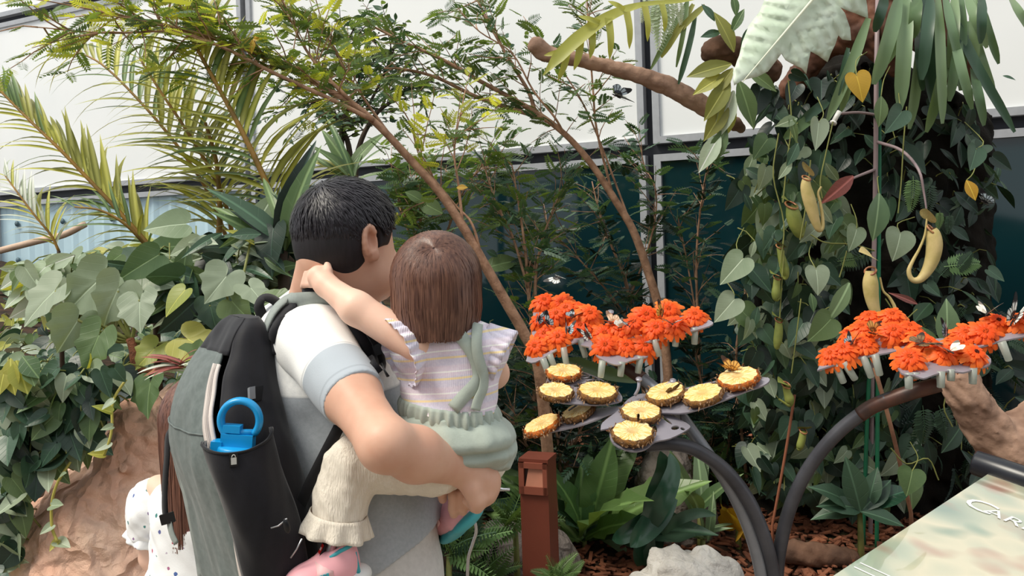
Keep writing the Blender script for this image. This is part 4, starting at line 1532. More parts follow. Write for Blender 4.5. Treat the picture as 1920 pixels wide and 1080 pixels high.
plate('w3', 'butterfly_wing', [(1212, 774), (1236, 748), (1288, 727), (1350, 713), (1430, 707), (1443, 713), (1430, 723), (1398, 734), (1342, 756), (1290, 773), (1250, 774)], nrm(-.22, -.34, .92), P(1225, 765, 2.72),
      [(1305, 727, 9, 3.4, -8), (1340, 719, 8, 2.4, -8), (1262, 741, 6, 2.4, -14)])
plate('w4', 'butterfly_wing', [(1143, 790), (1142, 808), (1150, 832), (1184, 846), (1210, 842), (1228, 828), (1256, 822), (1288, 806), (1293, 797), (1268, 783), (1236, 768), (1190, 768), (1160, 775)], nrm(0, -.40, .91), P(1190, 775, 2.715),
      [(1266, 802, 8, 4, -8), (1280, 804, 5, 2.5, 20), (1225, 797, 4, 14, -28), (1248, 786, 2.4, 16, -52), (1158, 806, 3, 9, 25), (1150, 800, 4, 3, 0)])
antenna(pb, (1190, 742), (1197, 728), (1198, 711), 2.76, .0105)
antenna(pb, (1215, 742), (1240, 728), (1262, 714), 2.78, .0110)
# --- upper butterfly with flowers
B0 = P(1150, 640, 2.92)
pb = plate('fb', 'butterfly_body', [(1089, 647), (1096, 636), (1126, 620), (1150, 608), (1172, 604), (1180, 614), (1172, 634), (1150, 646), (1118, 652)], nrm(0, -.38, .92), B0)
plate('f1', 'butterfly_wing', [(986, 677), (1004, 679), (1048, 654), (1094, 635), (1126, 608), (1122, 596), (1086, 572), (1044, 558), (1006, 560), (999, 596), (996, 640)], nrm(-.30, -.42, .86), P(1110, 630, 2.92), [(1052, 647, 12, 2, -22), (1024, 660, 10, 2, -24)])
plate('f2', 'butterfly_wing', [(1110, 640), (1116, 664), (1140, 679), (1158, 684), (1172, 680), (1188, 674), (1214, 669), (1212, 656), (1190, 640), (1150, 626), (1124, 628)], nrm(0, -.40, .92), P(1150, 640, 2.91), [(1110, 652, 6, 3, -10)])
plate('f3', 'butterfly_wing', [(1142, 622), (1168, 608), (1228, 597), (1296, 592), (1334, 602), (1330, 611), (1284, 624), (1248, 633), (1216, 641), (1180, 640)], nrm(-.20, -.36, .92), P(1160, 625, 2.92), [(1232, 606, 10, 2.5, -8)])
antenna(pb, (1140, 618), (1143, 602), (1145, 585), 2.95, .0115)
antenna(pb, (1160, 612), (1180, 600), (1197, 594), 2.97, .0115)
# --- right-hand butterfly with flowers
C0 = P(1740, 655, 2.56)
pb = plate('gb', 'butterfly_body', [(1668, 668), (1690, 655), (1730, 640), (1766, 634), (1786, 640), (1784, 654), (1750, 664), (1700, 674)], nrm(0, -.3, .95), C0)
plate('g1', 'butterfly_wing', [(1532, 694), (1602, 673), (1690, 656), (1724, 642), (1706, 614), (1650, 600), (1592, 622), (1548, 668)], nrm(-.24, -.22, .95), P(1715, 650, 2.56))
plate('g2', 'butterfly_wing', [(1674, 668), (1690, 699), (1716, 704), (1732, 709), (1752, 702), (1780, 695), (1806, 698), (1832, 690), (1856, 684), (1852, 666), (1800, 648), (1740, 645), (1694, 652)], nrm(0, -.33, .94), P(1740, 650, 2.555))
plate('g3', 'butterfly_wing', [(1784, 656), (1810, 652), (1838, 650), (1882, 638), (1930, 628), (1985, 606), (1960, 594), (1890, 602), (1830, 622), (1790, 642)], nrm(-.24, -.30, .93), P(1785, 650, 2.56), [(1886, 620, 22, 6, -12)])
# frosted vials hang through the plates, one under a flower
for key, spots in (('f1', [(1018, 676, 1030, 706), (1030, 668, 1040, 690), (1056, 655, 1064, 692), (1088, 640, 1098, 670), (1001, 616, 1003, 628)]), ('f2', [(1130, 680, 1126, 708), (1166, 682, 1163, 706), (1201, 672, 1196, 700)]), ('f3', [(1226, 640, 1236, 668), (1232, 632, 1230, 652), (1268, 630, 1266, 650), (1303, 618, 1302, 646)]),
                   ('g1', [(1566, 684, 1582, 718), (1582, 682, 1604, 712), (1618, 672, 1634, 708), (1640, 668, 1650, 704)]), ('g2', [(1704, 703, 1704, 729), (1716, 702, 1716, 711), (1764, 700, 1764, 727), (1783, 696, 1783, 714), (1824, 694, 1824, 720)]), ('g3', [(1878, 645, 1892, 676)])):
    p0, n, po = PLATES[key]
    for x0, y0, x1, y1 in spots:
        a = on_plane(x0, y0 - 4, p0, n)
        b_ = P(x1, y1, a.y)
        MB().tube([a, a + (b_ - a) * .96, b_], [.0122, .0104, .0088], 12).build('vial', VIAL, po)
for x0, y0, x1, y1, d in ((1276, 772, 1278, 790, 2.70), (1088, 755, 1066, 770, 2.74)):
    MB().tube([P(x0, y0, d), P(x1, y1, d)], .003, 6).build('rod', POLE, sroot)

# ---- gerberas: three flower meshes, each flower with petals and a centre
def petalmat():
    N = Nodes('orange_petal')
    o = N.obj()
    rn = N.n('ObjectInfo').outputs['Random']
    sp = N.n('SeparateXYZ', {0: o})
    r2 = N.math('SQRT', N.math('ADD', N.math('POWER', sp.outputs[0], 2.0), N.math('POWER', sp.outputs[1], 2.0)))
    c = N.mix(N.step(r2, .3, .95), srgb(250, 92, 22), srgb(255, 138, 56))
    c = N.mix(N.math('MULTIPLY', rn, .5), c, srgb(236, 76, 22))
    N.set(c, .5, .3)
    tr = N.n('BsdfTranslucent', {'Color': srgb(255, 96, 22)})
    mx = N.n('MixShader', {0: .28, 1: N.b.outputs[0], 2: tr.outputs[0]})
    N.link(mx.outputs[0], N.out.inputs[0])
    return N.m
PETAL = petalmat()
GCEN = mat('gerbera_centre', (238, 96, 34), .8, .3, 8, spec=.2, c2=(196, 66, 26), bump=.6, bscale=30)
GCEN2 = mat('dark_gerbera_centre', (120, 40, 24), .8, .3, 8, spec=.2, c2=(52, 28, 22), bump=.6, bscale=30)
STEMM = mat('flower_stem', (120, 142, 76), .6)
def gerbera_mesh(seed):
    r = random.Random(seed)
    mb = MB()
    for ring_, (n, L, h0, droop, wd) in enumerate(((18, 1.0, .16, .60, .145), (16, .80, .24, .30, .13), (15, .50, .31, .06, .085))):
        for i in range(n):
            a = 2 * math.pi * (i + .5 * ring_ + r.uniform(-.25, .25)) / n
            l = L * r.uniform(.86, 1.06)
            dr = droop * r.uniform(.5, 1.35)
            ca, sa = math.cos(a), math.sin(a)
            tw = r.uniform(-.06, .06)
            v = []
            for t, w_ in ((.12, .35), (.45, .9), (.84, 1.0), (1.0, .5)):
                x, z = l * t, h0 + .10 * math.sin(t * 2.4) - dr * t * t
                for k in (-1, 0, 1):
                    y = k * wd * w_ + tw * t
                    v.append((x * ca - y * sa, x * sa + y * ca, z - abs(k) * .035))
            f = []
            for j in range(3):
                for k in range(2):
                    q = j * 3 + k
                    f.append((q, q + 3, q + 4, q + 1))
            mb.add(v, f)
    return mb.mesh('petals', PETAL)
GM = [gerbera_mesh(i) for i in range(4)]
def centre_mesh(m, rr):
    mb = MB()
    mb.ball((0, 0, .26), Vector((rr, 0, 0)), Vector((0, rr, 0)), Vector((0, 0, .12)), 14, 6)
    r = random.Random(4)
    for i in range(40):
        a, q = r.uniform(0, 6.28), rr * math.sqrt(r.random())
        mb.box((q * math.cos(a), q * math.sin(a), .37 - .1 * (q / rr) ** 2), Vector((.018, 0, 0)), Vector((0, .018, 0)), Vector((0, 0, .045)))
    return mb.mesh('flower_centre', m)
CM = [centre_mesh(GCEN, .24), centre_mesh(GCEN2, .20)]
sm_ = MB().tube([(0, 0, .1), (0, 0, -.9)], .045, 6).mesh('stem', STEMM)
def gerbera(px, py, key, label, group, size=.052, tilt=(0, 0), up=.016, dark=0):
    p0, n, po = PLATES[key]
    p = on_plane(px, py + 6, p0, n)
    nn = (n + Vector((tilt[0], -.35 + tilt[1], 0))).normalized()
    r = thing('gerbera', label, 'flower', (0, 0, 0), group)
    M = frame_matrix((0, 0, 0), Vector((math.cos(px * 1.7), math.sin(px * 1.7), .01)).cross(nn), nn, 1)
    k = rnd.randrange(4)
    for nm, me in (('petals', GM[k]), ('flower_centre', CM[dark]), ('stem', sm_)):
        put(nm, me, r)
    s = size * U(.94, 1.08)
    r.matrix_basis = Matrix.Translation(p + n * up) @ M @ Matrix.Diagonal((s, s, s, 1))
    return r
G1, G2, G3 = 'gerberas on the left flower plate', 'gerberas on the middle flower plate', 'gerberas on the right flower plate'
FL = [
 (1023, 568, 'f1', 'orange gerbera at the back corner of the left flower plate, under a folded butterfly', G1, .3, .0),
 (1056, 570, 'f1', 'orange gerbera facing forward at the back edge of the left flower plate', G1, 0, -.9),
 (1083, 584, 'f1', 'small-looking orange gerbera behind the blue-winged butterfly on the left flower plate', G1, .2, 0),
 (1016, 604, 'f1', 'drooping orange gerbera at the outer edge of the left flower plate', G1, -.3, -.2),
 (1050, 600, 'f1', 'orange gerbera in the very middle of the left flower plate', G1, 0, -.2),
 (1068, 590, 'f1', 'orange gerbera half buried between the centre and the back of the left flower plate', G1, 0, 0),
 (1110, 600, 'f1', 'red-orange gerbera at the inner tip of the left flower plate', G1, .4, -.3),
 (1092, 616, 'f1', 'orange gerbera under the pair of resting butterflies, left flower plate', G1, .1, -.2),
 (1026, 632, 'f1', 'orange gerbera behind the front one on the left flower plate', G1, -.1, -.2),
 (1050, 636, 'f1', 'orange gerbera at the middle of the front edge of the left flower plate', G1, 0, -.4),
 (1008, 652, 'f1', 'orange gerbera nearest the front tip of the left flower plate', G1, -.3, -.6),
 (1134, 630, 'f2', 'orange gerbera standing upright behind the front row of the middle flower plate', G2, -.1, -.5),
 (1135, 653, 'f2', 'orange gerbera at the front corner of the middle flower plate', G2, -.2, -.7),
 (1173, 633, 'f2', 'orange gerbera in the second row of the middle flower plate', G2, 0, -.1),
 (1173, 653, 'f2', 'orange gerbera at the centre of the front row of the middle flower plate', G2, 0, -.3),
 (1208, 652, 'f2', 'orange gerbera ending the front row of the middle flower plate', G2, .1, -.8),
 (1163, 617, 'f3', 'orange gerbera beneath the pale brown butterfly on the middle flower plate', G2, .1, 0),
 (1190, 614, 'f3', 'orange gerbera beneath the grey-winged butterfly on the middle flower plate', G2, .1, -.1),
 (1212, 596, 'f3', 'orange gerbera facing up beside the antenna of the middle flower plate', G2, .2, -.7),
 (1232, 621, 'f3', 'orange gerbera with a bell of hanging petals, front of the long wing', G2, 0, -.3),
 (1255, 587, 'f3', 'tall orange gerbera with a brown butterfly on it, back of the long wing', G2, .1, -.8),
 (1268, 614, 'f3', 'red-orange gerbera hidden under the black and white butterfly', G2, 0, 0),
 (1304, 596, 'f3', 'orange gerbera alone near the tip of the long wing of the middle plate', G2, .1, -.1),
 (1560, 670, 'g1', 'orange gerbera at the outer tip of the right flower plate', G3, -.3, -.1),
 (1584, 664, 'g1', 'orange gerbera second from the outer tip of the right flower plate', G3, -.1, -.1),
 (1622, 653, 'g1', 'orange gerbera along the front edge of the right flower plate, hanging over it', G3, 0, -.2),
 (1600, 632, 'g1', 'orange gerbera at the back of the outer wing, right flower plate', G3, -.2, .1),
 (1634, 612, 'g1', 'orange gerbera topmost at the back of the right flower plate', G3, -.1, .1),
 (1620, 634, 'g1', 'orange gerbera under the golden butterfly on the right flower plate', G3, 0, 0),
 (1676, 609, 'g1', 'bright orange gerbera heaped highest on the right flower plate', G3, 0, -.3),
 (1678, 638, 'g1', 'orange gerbera with spread petals in the middle of the heap, right flower plate', G3, 0, -.4),
 (1706, 624, 'g1', 'orange gerbera at the inner side of the heap on the right flower plate', G3, .2, 0),
 (1724, 640, 'g2', 'flat orange gerbera between the outer wing and the near wing of the right plate', G3, .2, .1),
 (1703, 680, 'g2', 'orange gerbera at the near corner of the right flower plate, a big dome', G3, -.3, -.4),
 (1738, 652, 'g2', 'orange gerbera under a flat brown butterfly on the near wing', G3, 0, 0),
 (1769, 669, 'g2', 'orange gerbera in front of the white-winged butterfly', G3, 0, -.3),
 (1796, 656, 'g2', 'orange gerbera behind the white-winged butterfly', G3, .1, 0),
 (1824, 672, 'g2', 'orange gerbera with an open dark ring at its centre on the near wing', G3, .2, -.2),
 (1812, 630, 'g3', 'orange gerbera at the root of the inner wing, right flower plate', G3, -.1, -.3),
 (1846, 630, 'g3', 'orange gerbera hanging over the front of the inner wing, right flower plate', G3, 0, -.6),
 (1870, 608, 'g3', 'orange gerbera with a dark centre at the back of the inner wing', G3, .2, -.2),
 (1920, 608, 'g3', 'orange gerbera cut by the edge of the picture on the inner wing', G3, .2, -.2),
]
for x, y, k, l, g, tx, ty in FL:
    gerbera(x, y, k, l, g, .057 if k[0] == 'f' else .054, (tx, ty), U(.014, .022) + (.018 if y in (609, 612, 634, 638, 590, 600) else 0), 1 if 'dark' in l else 0)

# ---- pineapple slices
def fleshmat():
    N = Nodes('pineapple_flesh')
    o = N.obj()
    sp = N.n('SeparateXYZ', {0: o})
    an = N.math('ARCTAN2', sp.outputs[1], sp.outputs[0])
    r = N.math('SQRT', N.math('ADD', N.math('POWER', sp.outputs[0], 2.0), N.math('POWER', sp.outputs[1], 2.0)))
    cv = N.n('CombineXYZ', {0: N.math('MULTIPLY', an, 6.0), 1: N.math('MULTIPLY', r, 2.0), 2: N.math('MULTIPLY', N.n('ObjectInfo').outputs['Random'], 30.0)}).outputs[0]
    rays = N.noise(cv, 1.6, 3)
    c = N.mix(N.step(rays, .44, .60), srgb(253, 232, 178), srgb(240, 184, 92))
    c = N.mix(N.step(r, .30, .24), c, srgb(224, 190, 128))
    c = N.mix(N.step(r, .86, 1.0), c, srgb(240, 170, 70))
    rn = N.n('ObjectInfo').outputs['Random']
    c = N.mix(N.math('MULTIPLY', rn, .35), c, srgb(250, 196, 84))
    N.set(c, .35, .5)
    N.b.inputs['Subsurface Weight'].default_value = .15
    N.b.inputs['Subsurface Radius'].default_value = (.2, .12, .04)
    N.bump(rays, .4, .05)
    return N.m
FLESH = fleshmat()
RIND = mat('pineapple_rind', (150, 104, 52), .8, .3, 6, spec=.3, c2=(84, 62, 44), bump=.6, bscale=14)
RINDO = mat('orange_pineapple_rind', (214, 116, 40), .75, .3, 6, spec=.3, c2=(120, 70, 40), bump=.6, bscale=14)
SPIKE = mat('dry_bract', (186, 150, 116), .8, .2, 8, spec=.2, c2=(110, 82, 62))
def slice_meshes(seed, rindm):
    r = random.Random(seed)
    n = 44
    rad = [.93 + .035 * math.sin(i * 2 * math.pi / n * 11) + r.uniform(-.025, .025) for i in range(n)]
    a = [2 * math.pi * i / n for i in range(n)]
    v = [(0, 0, .105)]
    for q, z in ((.24, .10), (.27, .112), (.62, .115), (.94, .11)):
        v += [(math.cos(t) * R_ * q, math.sin(t) * R_ * q, z) for t, R_ in zip(a, rad)]
    f = [(0, 1 + i, 1 + (i + 1) % n) for i in range(n)]
    for j in range(3):
        for i in range(n):
            f.append((1 + j * n + i, 1 + (j + 1) * n + i, 1 + (j + 1) * n + (i + 1) % n, 1 + j * n + (i + 1) % n))
    flesh = MB().add(v, f).mesh('flesh', FLESH)
    v = []
    for q, z in ((.93, .108), (1.0, .09), (1.05, .0), (1.0, -.09), (.9, -.11), (.3, -.11)):
        v += [(math.cos(t) * (R_ * q + (.025 * math.sin(t * 22) if .95 < q else 0)), math.sin(t) * (R_ * q + (.025 * math.sin(t * 22) if .95 < q else 0)), z) for t, R_ in zip(a, rad)]
    f = [tuple(range(5 * n + n - 1, 5 * n - 1, -1))]
    for j in range(5):
        for i in range(n):
            f.append((j * n + i, (j + 1) * n + i, (j + 1) * n + (i + 1) % n, j * n + (i + 1) % n))
    rind = MB().add(v, f).mesh('rind', rindm)
    mb = MB()
    for i in range(54):
        t = r.uniform(0, 6.28)
        z = r.uniform(-.09, .10)
        c = Vector((math.cos(t), math.sin(t), 0))
        s = Vector((-math.sin(t), math.cos(t), 0))
        p = c * 1.0 + Vector((0, 0, z))
        L = r.uniform(.06, .2)
        tip = p + c * L * .6 + Vector((0, 0, r.uniform(-.10, .16))) + s * r.uniform(-.1, .1)
        mb.add([p - s * .05 - Vector((0, 0, .02)), p + s * .05, p + Vector((0, 0, .045)), tip], [(0, 1, 3), (1, 2, 3), (2, 0, 3)])
    bract = mb.mesh('bract', SPIKE, False)
    for me in (flesh, rind, bract):
        for q in me.vertices:
            q.co.z *= 1.65
    return flesh, rind, bract
SL = [slice_meshes(1, RIND), slice_meshes(2, RINDO), slice_meshes(3, RIND)]
for x, y, k, sz, v_, l in (
 (1057, 700, 'w1', .062, 1, 'pineapple slice at the back of the left wing, its rind orange'),
 (1042, 737, 'w1', .060, 0, 'pale pineapple slice at the outer edge of the left wing'),
 (1120, 738, 'w1', .066, 2, 'round pineapple slice on the left wing, nearest the butterfly body'),
 (1088, 774, 'w2', .060, 0, 'narrow-looking pineapple slice, upper of the two on the steep lower left wing'),
 (1020, 800, 'w2', .066, 1, 'narrow-looking pineapple slice at the tip of the steep lower left wing'),
 (1250, 740, 'w3', .066, 2, 'pineapple slice with a brown butterfly feeding on it, inner end of the long wing'),
 (1320, 743, 'w3', .066, 0, 'pineapple slice in the middle of the long wing'),
 (1386, 712, 'w3', .068, 1, 'juicy yellow pineapple slice at the tip of the long wing under a striped butterfly'),
 (1202, 776, 'w4', .066, 2, 'pineapple slice below the butterfly body with a dark folded butterfly in front'),
 (1186, 815, 'w4', .067, 0, 'pineapple slice at the very front of the feeding plates, its core showing')):
    p0, n, po = PLATES[k]
    r = thing('pineapple_slice', l, 'fruit', (0, 0, 0), 'pineapple slices on the feeding plates')
    for nm, me in zip(('flesh', 'rind', 'bract'), SL[v_]):
        put(nm, me, r, kind='stuff' if nm == 'bract' else None)
    s = sz * 1.0
    wob_n = (n + Vector((U(-.04, .04), U(-.03, .03) + (.0 if k == 'w2' else .10), 0))).normalized()
    r.matrix_basis = Matrix.Translation(on_plane(x, y + 6, p0, n) + n * (.20 * s + .002)) @ frame_matrix((0, 0, 0), Vector((math.cos(x), math.sin(x), .01)).cross(wob_n), wob_n, 1) @ Matrix.Diagonal((s, s, s, 1))
# ---- butterflies: four wings, a body, feelers. Local X to the right wing, Y to the head, Z up; span about 2
def wingmat(name, base, spot, edge, sc=5.0, mid=None):
    """pattern of the wing itself: dark edge, pale band, stripes along the veins"""
    N = Nodes(name)
    o = N.obj()
    sp = N.n('SeparateXYZ', {0: o})
    ax = N.math('ABSOLUTE', sp.outputs[0])
    an = N.math('ARCTAN2', N.math('MULTIPLY_ADD', sp.outputs[1], 1.0, .1), ax)
    vein = N.step(N.math('ABSOLUTE', N.math('SINE', N.math('MULTIPLY', an, 8.0))), .25, .55)
    r = N.math('SQRT', N.math('ADD', N.math('POWER', ax, 2.0), N.math('POWER', sp.outputs[1], 2.0)))
    band = N.math('MULTIPLY', N.step(r, .38, .46), N.step(r, .86, .76))
    band = N.math('MULTIPLY', band, vein)
    dots = N.step(N.noise(o, sc, 2), .56, .62)
    c = N.mix(band, srgb(*base), srgb(*spot))
    c = N.mix(N.math('MULTIPLY', dots, .55), c, srgb(*(mid or spot)))
    c = N.mix(N.step(r, .9, .97), c, srgb(*edge))
    N.set(c, .5, .3)
    MATS[name] = N.m
    return N.m
WINGS = {
    'blue': wingmat('blue_black_wing', (34, 30, 34), (170, 182, 188), (20, 18, 20), 5, (70, 80, 90)),
    'white': wingmat('white_striped_wing', (38, 32, 34), (232, 232, 226), (26, 24, 26), 6, (150, 140, 132)),
    'brown': wingmat('pale_brown_wing', (176, 140, 112), (214, 190, 164), (120, 90, 70), 5, (150, 112, 84)),
    'gold': wingmat('golden_brown_wing', (120, 74, 34), (226, 176, 92), (60, 38, 26), 7, (196, 140, 60)),
    'dusk': wingmat('dusky_wing', (84, 62, 44), (126, 98, 66), (46, 36, 30), 7, (104, 78, 52)),
    'pale': wingmat('pale_wing', (214, 208, 194), (240, 238, 230), (120, 110, 100), 5, (190, 176, 150)),
}
BODYB = mat('butterfly_body_fur', (52, 44, 40), .8, .2, 9)
def wing_outline(kind):
    fore = [(.05, .08), (.25, .40), (.55, .72), (.86, .92), (1.0, .90), (1.0, .74), (.90, .52), (.82, .30), (.70, .12), (.40, .02)]
    hind = [(.05, .02), (.40, .04), (.66, .06), (.78, -.08), (.80, -.28), (.70, -.46), (.56, -.58), (.44, -.66), (.34, -.52), (.16, -.34), (.05, -.14)]
    return fore if kind == 'fore' else hind
def wing_mesh(kind, m):
    pts = [tuple(p) for p in smooth_path([q for q in wing_outline(kind)], 2)]
    c = (sum(p[0] for p in pts) / len(pts), sum(p[1] for p in pts) / len(pts))
    mb = MB()
    for zz, flip in ((.006, False), (-.006, True)):
        v = [(c[0], c[1], zz + .03)] + [(p[0], p[1], zz + .05 * math.sin(p[0] * 3) - (0 if kind == 'fore' else .012)) for p in pts]
        n = len(pts)
        f = [(0, 1 + (i + 1) % n, 1 + i) for i in range(n)]
        mb.add(v, [q[::-1] if flip else q for q in f])
    return mb.mesh(kind + 'wing', m, False)
WM_ = {(k, p): wing_mesh(p, m) for k, m in WINGS.items() for p in ('fore', 'hind')}
bb = MB()
bb.tube([(0, -.42, 0), (0, -.30, .01), (0, -.05, .02), (0, .0, .03), (0, .12, .04), (0, .2, .03), (0, .22, .03), (0, .30, .03), (0, .34, .03)], [.015, .05, .055, .04, .075, .06, .035, .05, .02], 8)
BODYM = bb.mesh('body', BODYB)
bb = MB()
for s in (-1, 1):
    bb.tube([(0.02 * s, .32, .05), (.14 * s, .5, .12), (.2 * s, .62, .15)], .008, 4)
    bb.ball((.2 * s, .63, .15), Vector((.02, 0, 0)), Vector((0, .025, 0)), Vector((0, 0, .02)), 6, 4)
ANTM = bb.mesh('antenna', BODYB)
def butterfly(p, head, up, size, kind, fold, label, group=None, roll=0.0):
    """fold: 0 wings flat, 90 shut upright"""
    r = thing('butterfly', label, 'butterfly', (0, 0, 0), group)
    put('body', BODYM, r)
    put('antenna', ANTM, r)
    for s in (1, -1):
        a = math.radians(fold) * s
        rot = Matrix.Rotation(-a, 4, 'Y')
        mir = Matrix.Diagonal((s, 1, 1, 1))
        for part in ('fore', 'hind'):
            put('wing', WM_[(kind, part)], r, Matrix.Translation((.03 * s, .05, .05)) @ rot @ mir)
    m = frame_matrix((0, 0, 0), head, up, 1)
    r.matrix_basis = Matrix.Translation(p) @ m @ Matrix.Rotation(roll, 4, 'Y') @ Matrix.Diagonal((size, size, size, 1))
    return r
def bf(px, py, key, head, size, kind, fold, label, lift=.03, up=None, d=None):
    if d is None:
        p0, n, _ = PLATES[key]
        p = on_plane(px, py + lift * 540, p0, n) + n * lift
    else:
        n = Z
        p = P(px, py, d)
    butterfly(p, Vector(head), Vector(up) if up else n, size, kind, fold, label)
bf(1014, 592, 'f1', (.25, .3, .9), .034, 'blue', 64, 'blue-black butterfly with wings half shut on the rear corner flower, left plate', .045, (.5, -.7, .3))
bf(1032, 602, 'f1', (-.5, .2, .6), .036, 'blue', 58, 'blue-black butterfly with banded wings just below the rear corner one', .05, (.4, -.8, .4))
bf(1083, 590, 'f1', (.6, .6, .1), .036, 'blue', 30, 'butterfly with spread blue wings at the back of the left flower plate', .05)
bf(1070, 616, 'f1', (.1, .5, .6), .034, 'blue', 55, 'dark butterfly with wings in a V on the middle of the left flower plate', .045, (.3, -.9, .3))
bf(1108, 624, 'f1', (-.4, .2, .7), .036, 'white', 62, 'dark butterfly with white bars hanging at the inner tip of the left flower plate', .035, (-.3, -.9, .2))
bf(1152, 606, 'f3', (-.6, .5, .1), .040, 'brown', 48, 'pale brown butterfly beside the antenna of the middle flower plate', .03)
bf(1167, 612, 'f3', (.6, .5, 0), .034, 'pale', 50, 'cream butterfly with raised wings, next to the pale brown one', .045)
bf(1186, 610, 'f3', (.2, .8, 0), .034, 'blue', 38, 'grey-blue butterfly with open wings on a flower behind the middle front row', .055)
bf(1250, 584, 'f3', (.3, .4, .7), .036, 'gold', 70, 'brown and orange butterfly with shut wings on the tall flower', .075, (-.5, -.7, .2))
bf(1266, 606, 'f3', (.05, .85, -.1), .046, 'white', 24, 'large black and white striped butterfly spread over the front of the long wing', .055, (0, -.6, .75))
bf(1375, 696, 'w3', (-.7, .5, .1), .044, 'gold', 62, 'golden striped butterfly with raised wings on the tip pineapple slice', .022)
bf(1258, 738, 'w3', (.7, .3, .1), .034, 'dusk', 62, 'dusky brown butterfly with shut wings on the inner slice of the long wing', .02, (.2, -.8, .5))
bf(1193, 782, 'w4', (0, -.35, .9), .036, 'dusk', 86, 'dark butterfly seen edge on with wings shut upright, between the two front slices', .02, (0, -1, .2))
bf(1600, 648, 'g1', (.5, .4, .3), .034, 'blue', 58, 'small grey-blue butterfly low on the outer wing, right flower plate', .03)
bf(1640, 626, 'g1', (.6, .3, -.2), .046, 'gold', 34, 'golden butterfly with pale raised wing edges on the right flower heap', .045, (.1, -.6, .7))
bf(1724, 646, 'g2', (.8, .2, .1), .042, 'dusk', 12, 'flat brown butterfly on the near wing of the right plate', .035)
bf(1778, 662, 'g2', (0, .9, .05), .050, 'pale', 26, 'white butterfly with wings wide open facing the camera, right flower plate', .04, (0, -.35, .8))
bf(1772, 624, 'g2', (.2, .3, .9), .036, 'blue', 80, 'blue-grey butterfly with shut wings before the upright leaf behind the right plate', .05, (-.6, -.6, .1))
bf(1854, 590, 'g3', (.6, .6, .1), .044, 'pale', 40, 'thin-looking pale butterfly with wings up on the dark centred flower', .05)
bf(1902, 600, 'g3', (.5, .3, .5), .060, 'white', 66, 'big black and white butterfly with barred wings at the picture edge, right flower plate', .03, (-.4, -.8, .4))
bf(1156, 181, None, (.6, .3, -.3), .055, 'blue', 40, 'dark blue swallow-like butterfly flying in front of the white panel', 0, (.1, -.7, .7), 3.3)
bf(1046, 520, None, (-.5, .4, .2), .040, 'white', -28, 'dark butterfly flying before the dark glass above the left flower plate', 0, (.2, -.5, .8), 3.1)
bf(1846, 381, None, (-.6, .4, .5), .045, 'blue', 70, 'dark butterfly with pale dots on the yellow leaf by the blue glass', 0, (.3, -.8, .3), 3.4)

# ------------------------------------------------------------------ lamp post, rocks, driftwood, sign, irrigation
RUST = mat('rust_brown_metal', (118, 58, 42), .55, .06, 6, bump=.05, bscale=300)
RUST2 = mat('rust_brown_face', (140, 76, 58), .55, .06, 6)
lr = thing('bollard_light', 'square rust brown bollard light with a recessed lamp window', 'lamp', P(1005, 1200, 3.15))
lr.location.z = 0.05
top = P(1008, 853, 3.15)
bf_, bs_ = Vector((-.34, -.94, 0)), Vector((.94, -.34, 0))      # face, and along the face
hw, hd = .054, .052
bx = Vector((top.x, top.y, 0))
MB().box(bx + Z * (top.z / 2 - .01), bs_ * hw, bf_ * hd, Z * (top.z / 2 - .01)).build('post', RUST, lr, False)
MB().box(bx + Z * (top.z - .012), bs_ * (hw + .002), bf_ * (hd + .002), Z * .010).build('cap', RUST, lr, False)
fz0, fz1 = top.z - .128, top.z - .014
fr = MB()
c0 = bx + bf_ * (hd + .006)
for a, b_, z0, z1 in ((-hw, -hw + .020, fz0, fz1), (hw - .016, hw, fz0, fz1), (-hw, hw, fz0, fz0 + .028), (-hw, hw, fz1 - .020, fz1)):
    fr.box(c0 + bs_ * ((a + b_) / 2) + Z * ((z0 + z1) / 2), bs_ * ((b_ - a) / 2), bf_ * .007, Z * ((z1 - z0) / 2))
lf = fr.build('lamp_frame', RUST2, lr, False)
i0, i1, j0, j1 = -hw + .020, hw - .016, fz0 + .028, fz1 - .020
q = c0 - bf_ * .0045
MB().add([q + bs_ * i0 + Z * j0, q + bs_ * i1 + Z * j0, q + bs_ * i1 + Z * j1, q + bs_ * i0 + Z * j1], [(0, 1, 2, 3)]).build('recess', mat('recess_dark', (58, 34, 28), .7), lf, False)
MB().add([q + bs_ * (i0 + .004) + Z * j0 + bf_ * .008, q + bs_ * i1 + Z * j0 + bf_ * .008, q + bs_ * i1 + Z * j1 + bf_ * .001, q + bs_ * (i0 + .016) + Z * j1 + bf_ * .001], [(0, 1, 2, 3)]).build('reflector', mat('reflector', (196, 132, 108), .45), lf, False)

